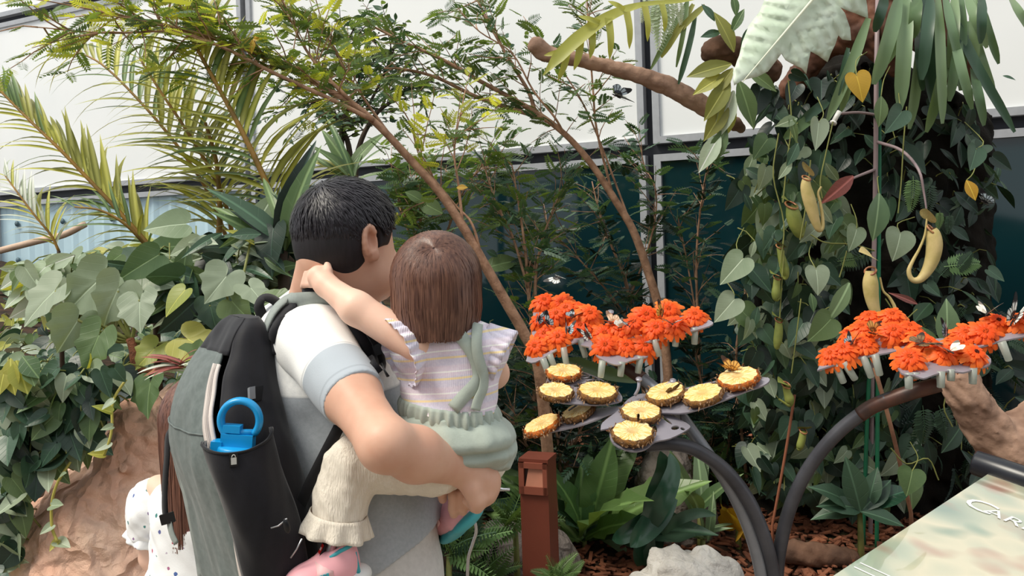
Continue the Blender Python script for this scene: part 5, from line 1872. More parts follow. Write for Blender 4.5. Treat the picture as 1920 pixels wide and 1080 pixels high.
def rockmat(name, c, c2, c3, sc=6, crease=.9):
    N = Nodes(name)
    o = N.obj()
    f = N.noise(o, sc, 6, .6)
    col = N.mix(N.step(f, .38, .62), srgb(*c), srgb(*c2))
    col = N.mix(N.step(N.noise(o, sc * .45, 3), .55, .72), col, srgb(*c3))
    N.set(col, .85, .25)
    wv = N.n('VectorMath', {0: o, 1: N.n('TexNoise', {'Vector': o, 'Scale': sc * .9, 'Detail': 3.0}).outputs[1]}, operation='ADD').outputs[0]
    vo = N.n('TexVoronoi', {'Vector': wv, 'Scale': sc * 1.5}).outputs['Distance']
    N.bump(N.math('ADD', N.math('MULTIPLY', N.noise(o, sc * 6, 6, .65), .7), N.math('ADD', N.math('MULTIPLY', vo, crease), N.math('MULTIPLY', N.noise(o, sc * 1.6, 4), 1.6))), .8, .03)
    return N.m
def facet(amp, s, seed):
    """angular relief: creases where folded waves meet"""
    def f(X, Y, Z):
        a = np.abs(wob(X, Y, Z, s, seed)) + .55 * np.abs(wob(X, Y, Z, s * 1.9, seed + 3)) + .3 * np.abs(wob(X, Y, Z, s * 3.7, seed + 6))
        return amp * (a - .6) * -1
    return f
ROCKR = rockmat('reddish_rock', (242, 206, 182), (222, 174, 150), (246, 218, 186), 4, 2.6)
rk = Field()
rk.ell(P(235, 1020, 2.75), (.29, .28, .29), None, .08)
rk.ell(P(262, 830, 2.72), (.10, .14, .16), None, .10)
rk.ell(P(285, 900, 2.70), (.16, .16, .16), None, .08)
rk.ell(P(110, 1010, 2.75), (.09, .16, .16), None, .06)
rk.ell(P(230, 1150, 2.75), (.36, .34, .4), None, .08)
rk.ell(P(330, 860, 2.95), (.2, .2, .25), None, .08)
for x, y, r in ((178, 950, .05), (156, 912, .035), (222, 930, .035), (268, 1030, .05), (150, 1050, .04)):
    rk.ell(P(x, y, 2.44), (r * 1.1, .045, r), None, .02, 'sub')
rk.disp(facet(.034, 8, 2.0))
rk.plane((0, 0, .01), (0, 0, -1))
o = put('rock', rk.mesh('rock', .010, [ROCKR]))
tag(o, 'big reddish brown artificial rock under the trailing vines', 'rock')
def rock(px, py, d, r, label, m, seed, amp=.03, s=9, sink=0, extra=()):
    q = Field()
    c = P(px, py, d)
    q.ell(c, r, None, .05)
    for dx, dz, rr in extra:
        q.ell(c + Vector((dx, 0, dz)), rr, None, .05)
    q.disp(facet(amp, s, seed))
    o = put('rock', q.mesh('rock', .009, [m]))
    tag(o, label, 'rock', 'rocks in the bed')
ROCKG = rockmat('grey_rock', (142, 130, 122), (112, 104, 100), (158, 146, 134), 5)
ROCKW = rockmat('pale_rock', (234, 228, 220), (206, 200, 192), (240, 236, 228), 5, .4)
rock(985, 1048, 3.5, (.205, .16, .15), 'grey boulder behind the brown bollard', ROCKG, 1.0, .04, 6, extra=((-.07, .045, (.11, .11, .10)),))
rock(1250, 905, 3.85, (.145, .12, .18), 'tall brownish grey rock behind the strap leaved plant', ROCKG, 4.0, .04, 7, extra=((.03, -.2, (.2, .14, .2)),))
rock(1290, 1120, 3.25, (.22, .18, .175), 'pale white rock at the bottom edge in front of the bark', ROCKW, 8.0, .045, 8, extra=((.10, -.02, (.12, .12, .12)), (-.1, -.04, (.14, .12, .12))))

WOOD = mat('driftwood', (172, 140, 120), .8, .2, 7, spec=.25, c2=(116, 90, 76), bump=.5, bscale=26)
WOODD = mat('dark_driftwood', (112, 84, 68), .85, .2, 7, spec=.2, c2=(66, 50, 42), bump=.5, bscale=26)
def woodpiece(name, pts, label, m=WOOD, h=.007, amp=.008, extra=None, cat='driftwood'):
    q = Field()
    pp = smooth_path([tuple(P(*p[:3])) + (p[3],) for p in pts], 4)
    for a_, b_ in zip(pp, pp[1:]):
        q.cap(a_[:3], b_[:3], a_[3], b_[3], .02)
    for chain in (extra or []):
        pp = smooth_path([tuple(P(*p[:3])) + (p[3],) for p in chain], 4)
        for a_, b_ in zip(pp, pp[1:]):
            q.cap(a_[:3], b_[:3], a_[3], b_[3], .03)
    q.disp(facet(amp, 22, 1.5))
    o = put(name, q.mesh(name, h, [m]))
    return tag(o, label, cat)
woodpiece('driftwood', [(1004, 92, 3.55, .020), (1022, 100, 3.55, .026), (1090, 114, 3.56, .026), (1160, 130, 3.58, .028), (1230, 152, 3.6, .034), (1290, 182, 3.62, .036), (1335, 208, 3.64, .034), (1390, 240, 3.72, .022)], 'bare driftwood branch jutting left from the hanging plants', WOOD, extra=[[(1022, 100, 3.55, .022), (1006, 84, 3.53, .016), (999, 88, 3.52, .010)]])
woodpiece('driftwood', [(1790, 690, 3.0, .05), (1812, 740, 3.0, .062), (1850, 800, 3.0, .070), (1900, 845, 3.0, .085), (1960, 880, 3.0, .09)], 'forked driftwood trunk behind the right flower plate', WOOD, .008, .012, extra=[[(1880, 835, 3.0, .06), (1915, 800, 3.02, .05), (1960, 765, 3.05, .045)], [(1900, 850, 3.0, .09), (1940, 960, 3.0, .10), (1960, 1120, 3.0, .12)]])
woodpiece('log', [(1462, 1033, 3.5, .032), (1500, 1038, 3.5, .042), (1560, 1043, 3.5, .042), (1606, 1050, 3.51, .028)], 'weathered grey log lying on the bark behind the poles', WOODD, .008, .012, cat='log')
woodpiece('driftwood', [(1330, 100, 3.5, .035), (1350, 88, 3.5, .042), (1385, 96, 3.55, .05), (1440, 130, 3.6, .06)], 'gnarled knob of driftwood beside the great pale leaf', WOODD, .007, .012)

# stakes and sticks
def stick(name, pts, r, m, label, cat, n=8, seg=4, foot=True):
    q = vpath(pts, None, seg)
    if foot:                                                   # down into the ground
        q.append(Vector((q[-1].x, q[-1].y, bed_h(q[-1].x, q[-1].y) - .03)))
    o = MB().tube(q, r, n).build(name, m)
    return tag(o, label, cat)
GREEN = mat('green_plastic_stake', (38, 116, 82), .45, .08, 30, spec=.4)
BAMB = mat('bamboo_twig', (172, 128, 100), .7, .15, 12, c2=(128, 88, 68))
stick('plant_stake', [(1649, 150, 3.62), (1648, 420, 3.62), (1646, 700, 3.62), (1644, 1005, 3.62)], .0092, GREEN, 'tall green stake running up beside the grey pipe', 'stake')
stick('plant_stake', [(1634, 640, 3.66), (1627, 760, 3.66), (1619, 1000, 3.66)], .0092, GREEN, 'short green stake below the flower plate, next to the tall one', 'stake')
stick('twig', [(1640, 690, 3.5), (1668, 790, 3.52), (1690, 880, 3.55), (1708, 962, 3.6)], .009, BAMB, 'brown twig leaning below the right flower plate', 'twig')
stick('twig', [(1490, 740, 3.6), (1476, 830, 3.6), (1462, 910, 3.6), (1448, 985, 3.6)], .006, mat('reddish_twig', (150, 92, 66), .7), 'reddish stem leaning behind the dark right arm of the stand', 'twig')
stick('twig', [(0, 470, 4.6), (70, 452, 4.55), (120, 440, 4.5), (160, 420, 4.5)], .018, mat('pale_bark', (206, 178, 156), .75, .15, 9), 'pale bare branch crossing the blue sheet wall', 'twig', foot=False)
stick('twig', [(1624, 1002, 3.72), (1640, 1016, 3.69), (1652, 1030, 3.66)], .011, mat('pale_bark', (206, 178, 156)), 'short broken stick on the bark by the sign', 'twig', foot=False)
pr = thing('irrigation_riser', 'grey water pipe with side arms and a white mist nozzle among the vines', 'pipe', P(1632, 1010, 3.72))
PIPE = mat('pinkish_grey_pipe', (158, 138, 140), .45, .1, 9)
MB().tube(PP([(1646, -20, 3.6), (1643, 150, 3.6), (1642, 300, 3.6), (1640, 420, 3.61), (1637, 560, 3.63), (1634, 800, 3.68), (1632, 1000, 3.72), (1632, 1040, 3.72)]), .0102, 8).build('riser', PIPE, pr)
MB().tube(vpath([(1642, 215, 3.6), (1610, 211, 3.54), (1576, 213, 3.47)], None, 4), .0055, 6).build('side_arm', PIPE, pr)
nz = MB().tube(PP([(1574, 209), (1568, 219), (1563, 229)], 3.45), [.011, .010, .010], 10).build('nozzle', mat('white_nozzle', (226, 226, 222), .35), pr)
MB().tube(PP([(1563, 229, 3.445), (1561.5, 232, 3.443)]), .014, 12).build('nozzle_cap', mat('white_nozzle', (226, 226, 222)), nz)
MB().tube(vpath([(1644, 266, 3.6), (1690, 282, 3.45), (1722, 318, 3.28), (1732, 360, 3.27), (1738, 400, 3.26)], None, 4), [.008, .003], 6).build('side_arm', PIPE, pr)
MB().tube(vpath([(1640, 318, 3.6), (1600, 334, 3.5), (1578, 346, 3.4)], None, 4), [.007, .004], 6).build('side_arm', PIPE, pr)
# bent rod with a small nozzle behind the clasped hands
CHR = mat('chrome_rod', (196, 196, 198), .25, .05, 9, spec=.5, metal=.9)
hr = thing('mist_rod', 'thin bent chrome rod with a nozzle, standing behind the clasped hands', 'rod', P(878, 1400, 2.1))
hr.location.z = .02
q = vpath([(874, 912, 2.08), (884, 956, 2.08), (893, 992, 2.08), (886, 1020, 2.08), (878, 1048, 2.08), (876, 1100, 2.08)], None, 5)
q.append(Vector((q[-1].x, q[-1].y, .01)))
MB().tube(q, .0042, 8).build('rod', CHR, hr)
MB().tube(PP([(874, 912), (900, 922), (930, 921), (934, 917), (944, 918), (956, 918)], 2.08), [.004, .004, .007, .006, .004, .004], 8).build('nozzle', CHR, hr)

# ---- tilted information board at the right
A_, B_, C_ = P(1852, 889, 1.76), P(1548, 1089, 1.27), P(2290, 1042, 1.50)
eu, ev = (C_ - A_), (B_ - A_)
en = eu.cross(ev).normalized()
if en.z < 0:
    en = -en
ev2 = ev - eu.normalized() * ev.dot(eu.normalized()) * 0
def sgp(u, v, h=0.0):
    """point of the board: u along its upper edge, v down towards the reader"""
    return A_ + eu * u + ev2 * v + en * h
ib = thing('information_board', 'slanted information board with a blurred nature photo print and white title lettering', 'sign', Vector((A_.x - .1, A_.y - .3, 0)))
def printmat():
    """the printed photograph: soft blots of green, sand and rose"""
    N = Nodes('printed_board')
    o = N.obj()
    a = N.noise(o, 5.5, 1.5, .5)
    b2 = N.n('TexNoise', {'Vector': N.n('VectorMath', {0: o, 1: (3.1, 1.7, 0)}, operation='ADD').outputs[0], 'Scale': 7.0, 'Detail': 2.0}).outputs[0]
    c = N.ramp(a, [(.30, srgb(112, 136, 122)), (.45, srgb(164, 172, 150)), (.55, srgb(200, 192, 164)), (.72, srgb(146, 162, 142))])
    c = N.mix(N.step(b2, .56, .70), c, srgb(160, 104, 86))
    c = N.mix(N.step(b2, .42, .30), c, srgb(78, 124, 108))
    N.set(c, .10, .5)
    N.b.inputs['Coat Weight'].default_value = 1
    N.b.inputs['Coat IOR'].default_value = 1.9
    N.b.inputs['Coat Roughness'].default_value = .02
    return N.m
mb = MB()
poly_solid(mb, [sgp(0, 0), sgp(1, 0), sgp(1, 1.15), sgp(0, 1.15)], [], en, .012)
mb.build('panel', printmat(), ib, False)
TUBE = mat('black_tube', (24, 26, 34), .3, .1, 9, spec=.5)
t0, t1 = P(1826, 866, 1.80), P(1826, 866, 1.80) + (C_ - A_) * 1.06
td = (t1 - t0).normalized()
MB().tube([t0, t0 + td * .004, t1], [.024, .0265, .0265], 24).build('tube_light', TUBE, ib)
MB().box((t0 + t1) / 2 + Vector((.006, -.022, -.022)) + td * .02, td * ((t1 - t0).length / 2 - .03), en.cross(td) * .012, en * .006).build('tube_bracket', mat('bracket_grey', (120, 112, 108), .5), ib, False)
for s in (.16, .30):
    MB().ball(t0 + td * (s * .9) + Vector((-.014, -.02, .010)), Vector((.0022, 0, 0)), Vector((0, .0022, 0)), Vector((0, 0, .0022)), 8, 5).build('screw', mat('screw_white', (220, 220, 216), .4), ib)
pl = MB()
pc = sgp(.55, .6)
pl.tube([pc - Z * .02, Vector((pc.x, pc.y, 0))], .04, 16)
pl.build('post', TUBE, ib)
# title lettering: small capitals set on an arc
WHITE = mat('white_print', (240, 241, 238), .4)
def lettering(txt, size, bend, u0, v0, ang, name, label=None):
    fc = bpy.data.curves.new('t', 'FONT')
    fc.body = txt
    fc.size = 1
    fc.resolution_u = 3
    to = bpy.data.objects.new('t', fc)
    COL.link(to)
    dg = bpy.context.evaluated_depsgraph_get()
    me = bpy.data.meshes.new_from_object(to.evaluated_get(dg))
    bpy.data.objects.remove(to)
    U_ = eu.normalized()
    V_ = en.cross(U_).normalized()
    if V_.dot(ev) > 0:
        V_ = -V_
    ca, sa = math.cos(ang), math.sin(ang)
    o0 = sgp(u0, v0, .0012)
    for x in me.vertices:
        X, Y = x.co.x * size, x.co.y * size
        th_ = X * bend
        r = (1 / bend if bend else 0)
        if bend:
            X2, Y2 = (r - Y) * math.sin(th_), r - (r - Y) * math.cos(th_)
            X2, Y2 = (r + Y) * math.sin(th_), -(r - (r + Y) * math.cos(th_))
        else:
            X2, Y2 = X, Y
        x.co = o0 + U_ * (X2 * ca - Y2 * sa) + V_ * (X2 * sa + Y2 * ca)
    me.materials.append(WHITE)
    return put(name, me, ib, None, label)
lettering('C', .080, 0, .045, .300, -.10, 'title_initial', 'large white initial letter')
lettering('ARNIVOROUS', .052, 1.4, .145, .300, -.10, 'title_lettering', 'white small capital letters in an arc')
for k in range(2):
    p0, p1 = sgp(.02 , .86 + k * .03, .001), sgp(.30, .86 + k * .03, .001)
    MB().box((p0 + p1) / 2, (p1 - p0) / 2, ev.normalized() * .0012, en * .0004).build('print_line', WHITE, ib, False)
# ------------------------------------------------------------------ plants
def blade(widths, droop=.2, fold=.15, wave=0.0, cols=4, twist=0.0):
    """leaf blade of unit length: half widths along it, droop at the tip, halves folded up along the midrib"""
    n = len(widths) - 1
    v, f = [], []
    for j, w_ in enumerate(widths):
        t = j / n
        y = t * (1 - droop * droop * t * .4)
        for i in range(cols + 1):
            x = (i / cols * 2 - 1)
            v.append((x * w_ + twist * t * t, y, -droop * t * t + fold * abs(x) * w_ + wave * math.sin(t * 21 + (1.5 if x > 0 else 0)) * abs(x) * w_))
    for j in range(n):
        for i in range(cols):
            a = j * (cols + 1) + i
            f.append((a, a + 1, a + cols + 2, a + cols + 1))
    return v, f
def outline_leaf(right, cup=.1, droop=.15, rings=(.35, .72, 1.0), left=None, wave=.0):
    """leaf from the right half of its outline, notch to tip; the stalk joins at the origin"""
    left = left or right
    pts = [tuple(p) for p in smooth_path(right, 2)] + [(-p[0], p[1]) for p in [tuple(k) for k in smooth_path(left, 2)]][::-1][1:-1]
    v = [(0, 0.02, 0)]
    n = len(pts)
    for q in rings:
        for i, (x, y) in enumerate(pts):
            X, Y = x * q, .02 + (y - .02) * q
            v.append((X, Y, cup * abs(X) * q - droop * Y * abs(Y) + wave * math.sin(i * 1.1 + .7) * q * q))
    f = [(0, 1 + i, 1 + (i + 1) % n) for i in range(n)]
    for r in range(len(rings) - 1):
        for i in range(n):
            a, b = 1 + r * n, 1 + (r + 1) * n
            f.append((a + i, b + i, b + (i + 1) % n, a + (i + 1) % n))
    return v, f
def frond_shape(pairs, l0, w_, ang, droop, taper, lean=0.0, cols=2):
    """feathered leaf: a thin rib with pairs of leaflets"""
    v, f = [], []
    def rib(t):
        return Vector((lean * t * t, t * (1 - droop * .15 * t), -droop * t * t))
    for j in range(6):
        a, b = rib(j / 6), rib((j + 1) / 6)
        s = .007
        k = len(v)
        v += [a + Vector((s, 0, 0)), a - Vector((s, 0, 0)), b - Vector((s, 0, 0)), b + Vector((s, 0, 0))]
        f.append((k, k + 3, k + 2, k + 1))
    for i in range(pairs):
        t = .12 + .86 * i / (pairs - 1)
        p = rib(t)
        L = l0 * (1 - taper * abs(t - .38) ** 1.2 * 1.3)
        for s in (-1, 1):
            a = math.radians(ang * (1 - .35 * t))
            d = Vector((s * math.sin(a), math.cos(a), -.10 - .12 * ((i * 7 + (s > 0) * 3) % 5) / 5))
            e = Vector((-d.y * s, d.x * s, .25)).normalized()
            k = len(v)
            v += [p, p + d * L * .5 + e * w_ * L, p + d * L, p + d * L * .45 - e * w_ * L]
            f.append((k, k + 1, k + 2, k + 3) if s > 0 else (k, k + 3, k + 2, k + 1))
    return v, f
HEART = [(0, -.03), (.10, -.15), (.27, -.17), (.42, -.04), (.46, .16), (.41, .38), (.29, .62), (.12, .86), (0, 1)]
LOBED = [(0, .0), (.10, -.24), (.34, -.34), (.58, -.20), (.66, .06), (.56, .26), (.62, .44), (.44, .52), (.32, .72), (.14, .82), (0, 1)]
LOBE2 = [(0, .0), (.08, -.30), (.26, -.42), (.46, -.30), (.54, -.04), (.44, .22), (.50, .36), (.36, .52), (.24, .70), (.10, .88), (0, 1)]
SHAPES = {
    'heart': lambda: outline_leaf(HEART, .16, .22), 'heart2': lambda: outline_leaf([(x * .82, y) for x, y in HEART], .30, .05),
    'heart3': lambda: outline_leaf([(x * .95, y) for x, y in HEART], .05, .42),
    'lobed': lambda: outline_leaf(LOBED, .10, .16, left=LOBE2, wave=.02), 'lobed2': lambda: outline_leaf(LOBE2, .22, .30, left=LOBED, wave=.025),
    'oval': lambda: blade([.02, .12, .19, .225, .22, .17, .09, .0], .18, .25), 'oval2': lambda: blade([.02, .13, .20, .22, .20, .15, .07, .0], .42, .12, .1),
    'lance': lambda: blade([.015, .07, .105, .115, .10, .075, .04, .0], .30, .25), 'strap': lambda: blade([.03, .045, .055, .058, .058, .055, .048, .035, .0], .40, .25, 0, 2),
    'needle': lambda: blade([.010, .026, .030, .028, .024, .017, .008, .0], .30, .3, 0, 2), 'needle2': lambda: blade([.010, .024, .029, .028, .025, .018, .009, .0], .62, .3, 0, 2, .06),
    'nest': lambda: blade([.03, .05, .09, .13, .15, .155, .14, .10, .05, .0], .34, .22, .30, 4), 'nest2': lambda: blade([.03, .05, .09, .12, .14, .14, .12, .09, .04, .0], .70, .18, .36, 4, .1),
    'pinn': lambda: frond_shape(8, .34, .23, 62, .18, .5), 'pinn2': lambda: frond_shape(7, .36, .25, 58, .34, .5, .12), 'pinn3': lambda: frond_shape(9, .31, .22, 66, .06, .45, -.1),
    'fern': lambda: frond_shape(15, .26, .20, 74, .30, .95), 'fern2': lambda: frond_shape(14, .24, .22, 72, .55, .95, .1),
}
LM = {}
def shape_mesh(kind, m, name='leaf'):
    if (kind, m.name) not in LM:
        v, f = SHAPES[kind]()
        LM[(kind, m.name)] = MB().add(v, f).mesh(name, m)
    return LM[(kind, m.name)]
class Foliage:
    """leaves of one plant: the first 300 are objects, anything beyond is joined into one"""
    def __init__(s, root, name='leaf', limit=300):
        s.r, s.name, s.n, s.limit, s.rest = root, name, 0, limit, {}
    def add(s, kind, m, M):
        me = shape_mesh(kind, m, s.name)
        if s.n < s.limit:
            put(s.name, me, s.r, M)
            s.n += 1
        else:
            s.rest.setdefault(m.name, []).append((me, M))
    def leaf(s, kind, m, base, tip, up=None, wide=1.0):
        ax = Vector(tip) - Vector(base)
        s.add(kind, m, frame_matrix(base, ax, up if up is not None else Vector((0, -.6, .8)), ax.length, wide))
    def done(s):
        for mn, lst in s.rest.items():
            V, Q, b = [], [], 0
            for me, M in lst:
                a = np.empty(len(me.vertices) * 3, np.float32)
                me.vertices.foreach_get('co', a)
                A = np.array(M)
                V.append(a.reshape(-1, 3) @ A[:3, :3].T + A[:3, 3])
                for q in me.polygons:
                    i = [k + b for k in q.vertices]
                    Q.append(i if len(i) == 4 else i + [i[-1]])
                b += len(me.vertices)
            mb = bpy.data.meshes.new('foliage')
            mb.from_pydata(np.concatenate(V).tolist(), [], [q if q[2] != q[3] else q[:3] for q in Q])
            mb.polygons.foreach_set('use_smooth', [True] * len(mb.polygons))
            mb.materials.append(bpy.data.materials[mn])
            put('foliage', mb, s.r, None, None, 'stuff')
LF = {
    'grey': leafmat('grey_green_leaf', (158, 172, 148), (118, 136, 108), .46, .2, vein=.12, nv=5), 'pale': leafmat('pale_leaf', (196, 208, 190), (160, 178, 150), .45, .2, vein=.12, nv=5),
    'mid': leafmat('mid_green_leaf', (104, 126, 82), (72, 98, 64), .42, .22, vein=.12, nv=5), 'dark': leafmat('dark_green_leaf', (66, 94, 72), (42, 66, 52), .38, .15, vein=.1, nv=5),
    'deep': leafmat('deep_shade_leaf', (36, 58, 46), (22, 36, 30), .4, .12, vein=.08, nv=5), 'yg': leafmat('yellow_green_leaf', (178, 176, 86), (136, 146, 68), .45, .3, vein=.15, nv=5),  # deep: leaf colour darkened to stand for deep shade
    'yel': leafmat('yellow_leaf', (206, 164, 58), (176, 132, 40), .5, .3), 'olive': leafmat('olive_leaf', (146, 146, 74), (112, 118, 58), .45, .25, vein=0),
    'feather': leafmat('feather_leaf', (112, 136, 78), (80, 108, 62), .45, .4, vein=0, rib=(90, 100, 60)), 'featherd': leafmat('dark_feather_leaf', (86, 118, 90), (56, 86, 68), .40, .25, vein=0, rib=(70, 90, 66)),
    'feathery': leafmat('bright_feather_leaf', (196, 200, 92), (150, 166, 72), .5, .5, vein=0, rib=(150, 150, 80)), 'strap': leafmat('strap_leaf', (128, 152, 112), (92, 118, 88), .36, .15, vein=0, nv=3),
    'glossy': leafmat('glossy_dark_leaf', (44, 82, 60), (32, 60, 46), .24, .1, vein=.1, spec=.6), 'red': leafmat('reddish_leaf', (150, 84, 78), (104, 62, 58), .5, .2),
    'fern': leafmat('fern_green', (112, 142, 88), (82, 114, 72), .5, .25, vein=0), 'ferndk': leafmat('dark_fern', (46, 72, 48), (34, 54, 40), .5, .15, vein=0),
    'dry': leafmat('dry_leaf', (152, 98, 62), (112, 70, 46), .6, .15), 'nest': leafmat('nest_fern_leaf', (112, 142, 80), (72, 106, 62), .32, .2, vein=.2, nv=16),
}
STEMG = mat('green_stem', (134, 138, 76), .6, .15, 20)
STEMB = mat('brown_stem', (128, 92, 66), .75, .2, 20)
STEMD = mat('dark_stem', (72, 58, 46), .8, .2, 20)
TWIGR = mat('reddish_bark', (188, 148, 120), .75, .2, 26, spec=.3, c2=(138, 104, 82), bump=.3)
def rv(s=1.0):
    return Vector((rnd.gauss(0, s), rnd.gauss(0, s), rnd.gauss(0, s)))
def plant(name, label, cat, px, py, d, group=None):
    p = P(px, py, d)
    return thing(name, label, cat, p, group)

def foot(root, p, r=.006, m=None):
    """stalk from a point straight down into the bed"""
    g = bed_h(p.x, p.y)
    if p.z > g + .02:
        MB().tube([p, p.lerp(Vector((p.x, p.y, g)), .5) + rv(.006), Vector((p.x, p.y, g - .03))], [r, r * 1.25, r * 1.5], 7).build('stalk', m or STEMG, root)
# ---- feathery trees
def tree(root, fol, branches, kinds, mats, size, twig_len, spread=.9, lift=.15, tw_r=.0022, step=.045, flat=.5, tm=TWIGR):
    tw = MB()
    for bi, (pts, r0, r1, nt, t0) in enumerate(branches):
        q = [Vector(p) for p in smooth_path([tuple(P(*p)) for p in pts], 5)]
        if bi == 0 and q[0].z > bed_h(q[0].x, q[0].y):
            q.insert(0, Vector((q[0].x, q[0].y, bed_h(q[0].x, q[0].y) - .04)))
        n = len(q)
        MB().tube(q, [r0 + (r1 - r0) * i / (n - 1) for i in range(n)], 8).build('trunk' if bi == 0 else 'branch', tm, root)
        for k in range(nt):
            t = t0 + (1 - t0) * (k + rnd.random()) / nt
            i = min(n - 2, int(t * (n - 1)))
            p = q[i].lerp(q[i + 1], t * (n - 1) - i)
            tg = (q[i + 1] - q[i]).normalized()
            d = (tg * .6 + rv(.55) * spread + Z * lift)
            d.normalize()
            L = twig_len * U(.5, 1.2)
            pp, dd = p.copy(), d.copy()
            path = [p.copy()]
            m = max(3, int(L / step))
            for j in range(m):
                dd = (dd + rv(.10) - Z * .025).normalized()
                pp = pp + dd * (L / m)
                path.append(pp.copy())
                side = dd.cross(Z)
                side = side.normalized() if side.length > .1 else Vector((1, 0, 0))
                for s in ((1, -1) if rnd.random() < .35 else ((1,) if j % 2 else (-1,))):
                    fd = (dd * .55 + side * (s * .85) + rv(.22)).normalized()
                    up = Z + rv(flat)
                    fol.add(rnd.choice(kinds), rnd.choice(mats), frame_matrix(pp, fd, up, size * U(.7, 1.2)))
            tw.tube(path, [tw_r * 1.6, tw_r * .6], 4, False)
    tw.build('twig', tm, root, kind='stuff')
    fol.done()
PIN = ['pinn', 'pinn2', 'pinn3']
t = plant('feathery_tree', 'slender tree leaning left over the man, feathery leaves along the top of the picture', 'tree', 1010, 700, 3.5)
t.location.z = .05
f_ = Foliage(t, 'frond')
tree(t, f_, [
    ([(1040, 1000, 3.62), (1012, 700, 3.5), (985, 630, 3.48), (945, 560, 3.45), (905, 490, 3.42), (868, 425, 3.4), (820, 355, 3.38), (770, 300, 3.36), (720, 246, 3.33), (668, 200, 3.3), (600, 160, 3.27), (540, 128, 3.24), (480, 100, 3.2), (400, 72, 3.15), (300, 45, 3.1), (180, 20, 3.05)], .026, .004, 64, .62),
    ([(668, 200, 3.3), (640, 172, 3.28), (600, 130, 3.3), (560, 70, 3.33), (530, 0, 3.36)], .010, .003, 22, .1),
    ([(700, 226, 3.31), (620, 186, 3.2), (520, 140, 3.15), (420, 90, 3.1), (330, 60, 3.1), (200, 62, 3.05), (60, 50, 3.0)], .010, .002, 26, .35),
    ([(760, 292, 3.36), (700, 210, 3.4), (640, 120, 3.42), (600, 40, 3.45)], .007, .002, 16, .35),
    ([(868, 425, 3.4), (860, 350, 3.42), (852, 280, 3.44), (868, 190, 3.46)], .007, .002, 8, .45),
    ([(905, 490, 3.42), (885, 420, 3.4), (850, 380, 3.42), (790, 300, 3.46), (770, 230, 3.5)], .006, .002, 8, .5),
], PIN, [LF['feather'], LF['feathery'], LF['feathery'], LF['feather'], LF['mid']], .080, .26)
t = plant('feathery_tree', 'thin tree with feathery leaves forking in front of the middle white panel', 'tree', 1240, 600, 4.0)
t.location.z = .1
f_ = Foliage(t, 'frond')
tree(t, f_, [
    ([(1262, 900, 4.0), (1252, 700, 3.98), (1238, 590, 3.95), (1212, 500, 3.93), (1186, 430, 3.9), (1150, 370, 3.88), (1112, 312, 3.86), (1070, 262, 3.85), (1022, 222, 3.84), (970, 190, 3.83), (900, 152, 3.82), (830, 112, 3.8), (760, 80, 3.8), (700, 50, 3.8)], .024, .005, 30, .55),
    ([(1022, 222, 3.84), (960, 204, 3.83), (890, 180, 3.82), (820, 146, 3.82), (760, 130, 3.8), (720, 128, 3.8)], .012, .004, 14, .3),
    ([(1003, 208, 3.84), (990, 170, 3.85), (960, 120, 3.88), (920, 50, 3.9), (890, -10, 3.92)], .010, .004, 14, .25),
    ([(1060, 256, 3.85), (1040, 220, 3.8), (1000, 170, 3.8), (960, 100, 3.8), (900, 60, 3.8), (860, 20, 3.8)], .006, .002, 10, .4),
    ([(1150, 370, 3.88), (1120, 250, 3.8), (1112, 170, 3.8), (1104, 60, 3.8), (1100, -10, 3.8)], .006, .003, 16, .2),
    ([(1190, 440, 3.9), (1110, 230, 3.85), (1060, 140, 3.85), (1010, 70, 3.85)], .005, .002, 9, .4),
], PIN, [LF['feather'], LF['mid'], LF['featherd']], .080, .20)
t = plant('dead_leaf', 'withered orange leaf caught in the feathery tree above the palm', 'leaf', 478, 72, 3.1)
f_ = Foliage(t)
for bx, by, tx, ty in ((474, 72, 452, 84), (474, 72, 486, 60), (474, 72, 492, 76), (474, 74, 470, 98)):
    f_.leaf('lance', LF['yel'], P(bx, by, 3.1), P(tx, ty, 3.08), Vector((.1, -1, .2)), 2)
t = plant('dead_leaf', 'small orange leaf caught before the dark glass, right of the head of the man', 'leaf', 864, 352, 3.4)
f_ = Foliage(t)
f_.leaf('oval', LF['yel'], P(856, 352, 3.38), P(876, 350, 3.36), Vector((.1, -1, .5)), 1.2)
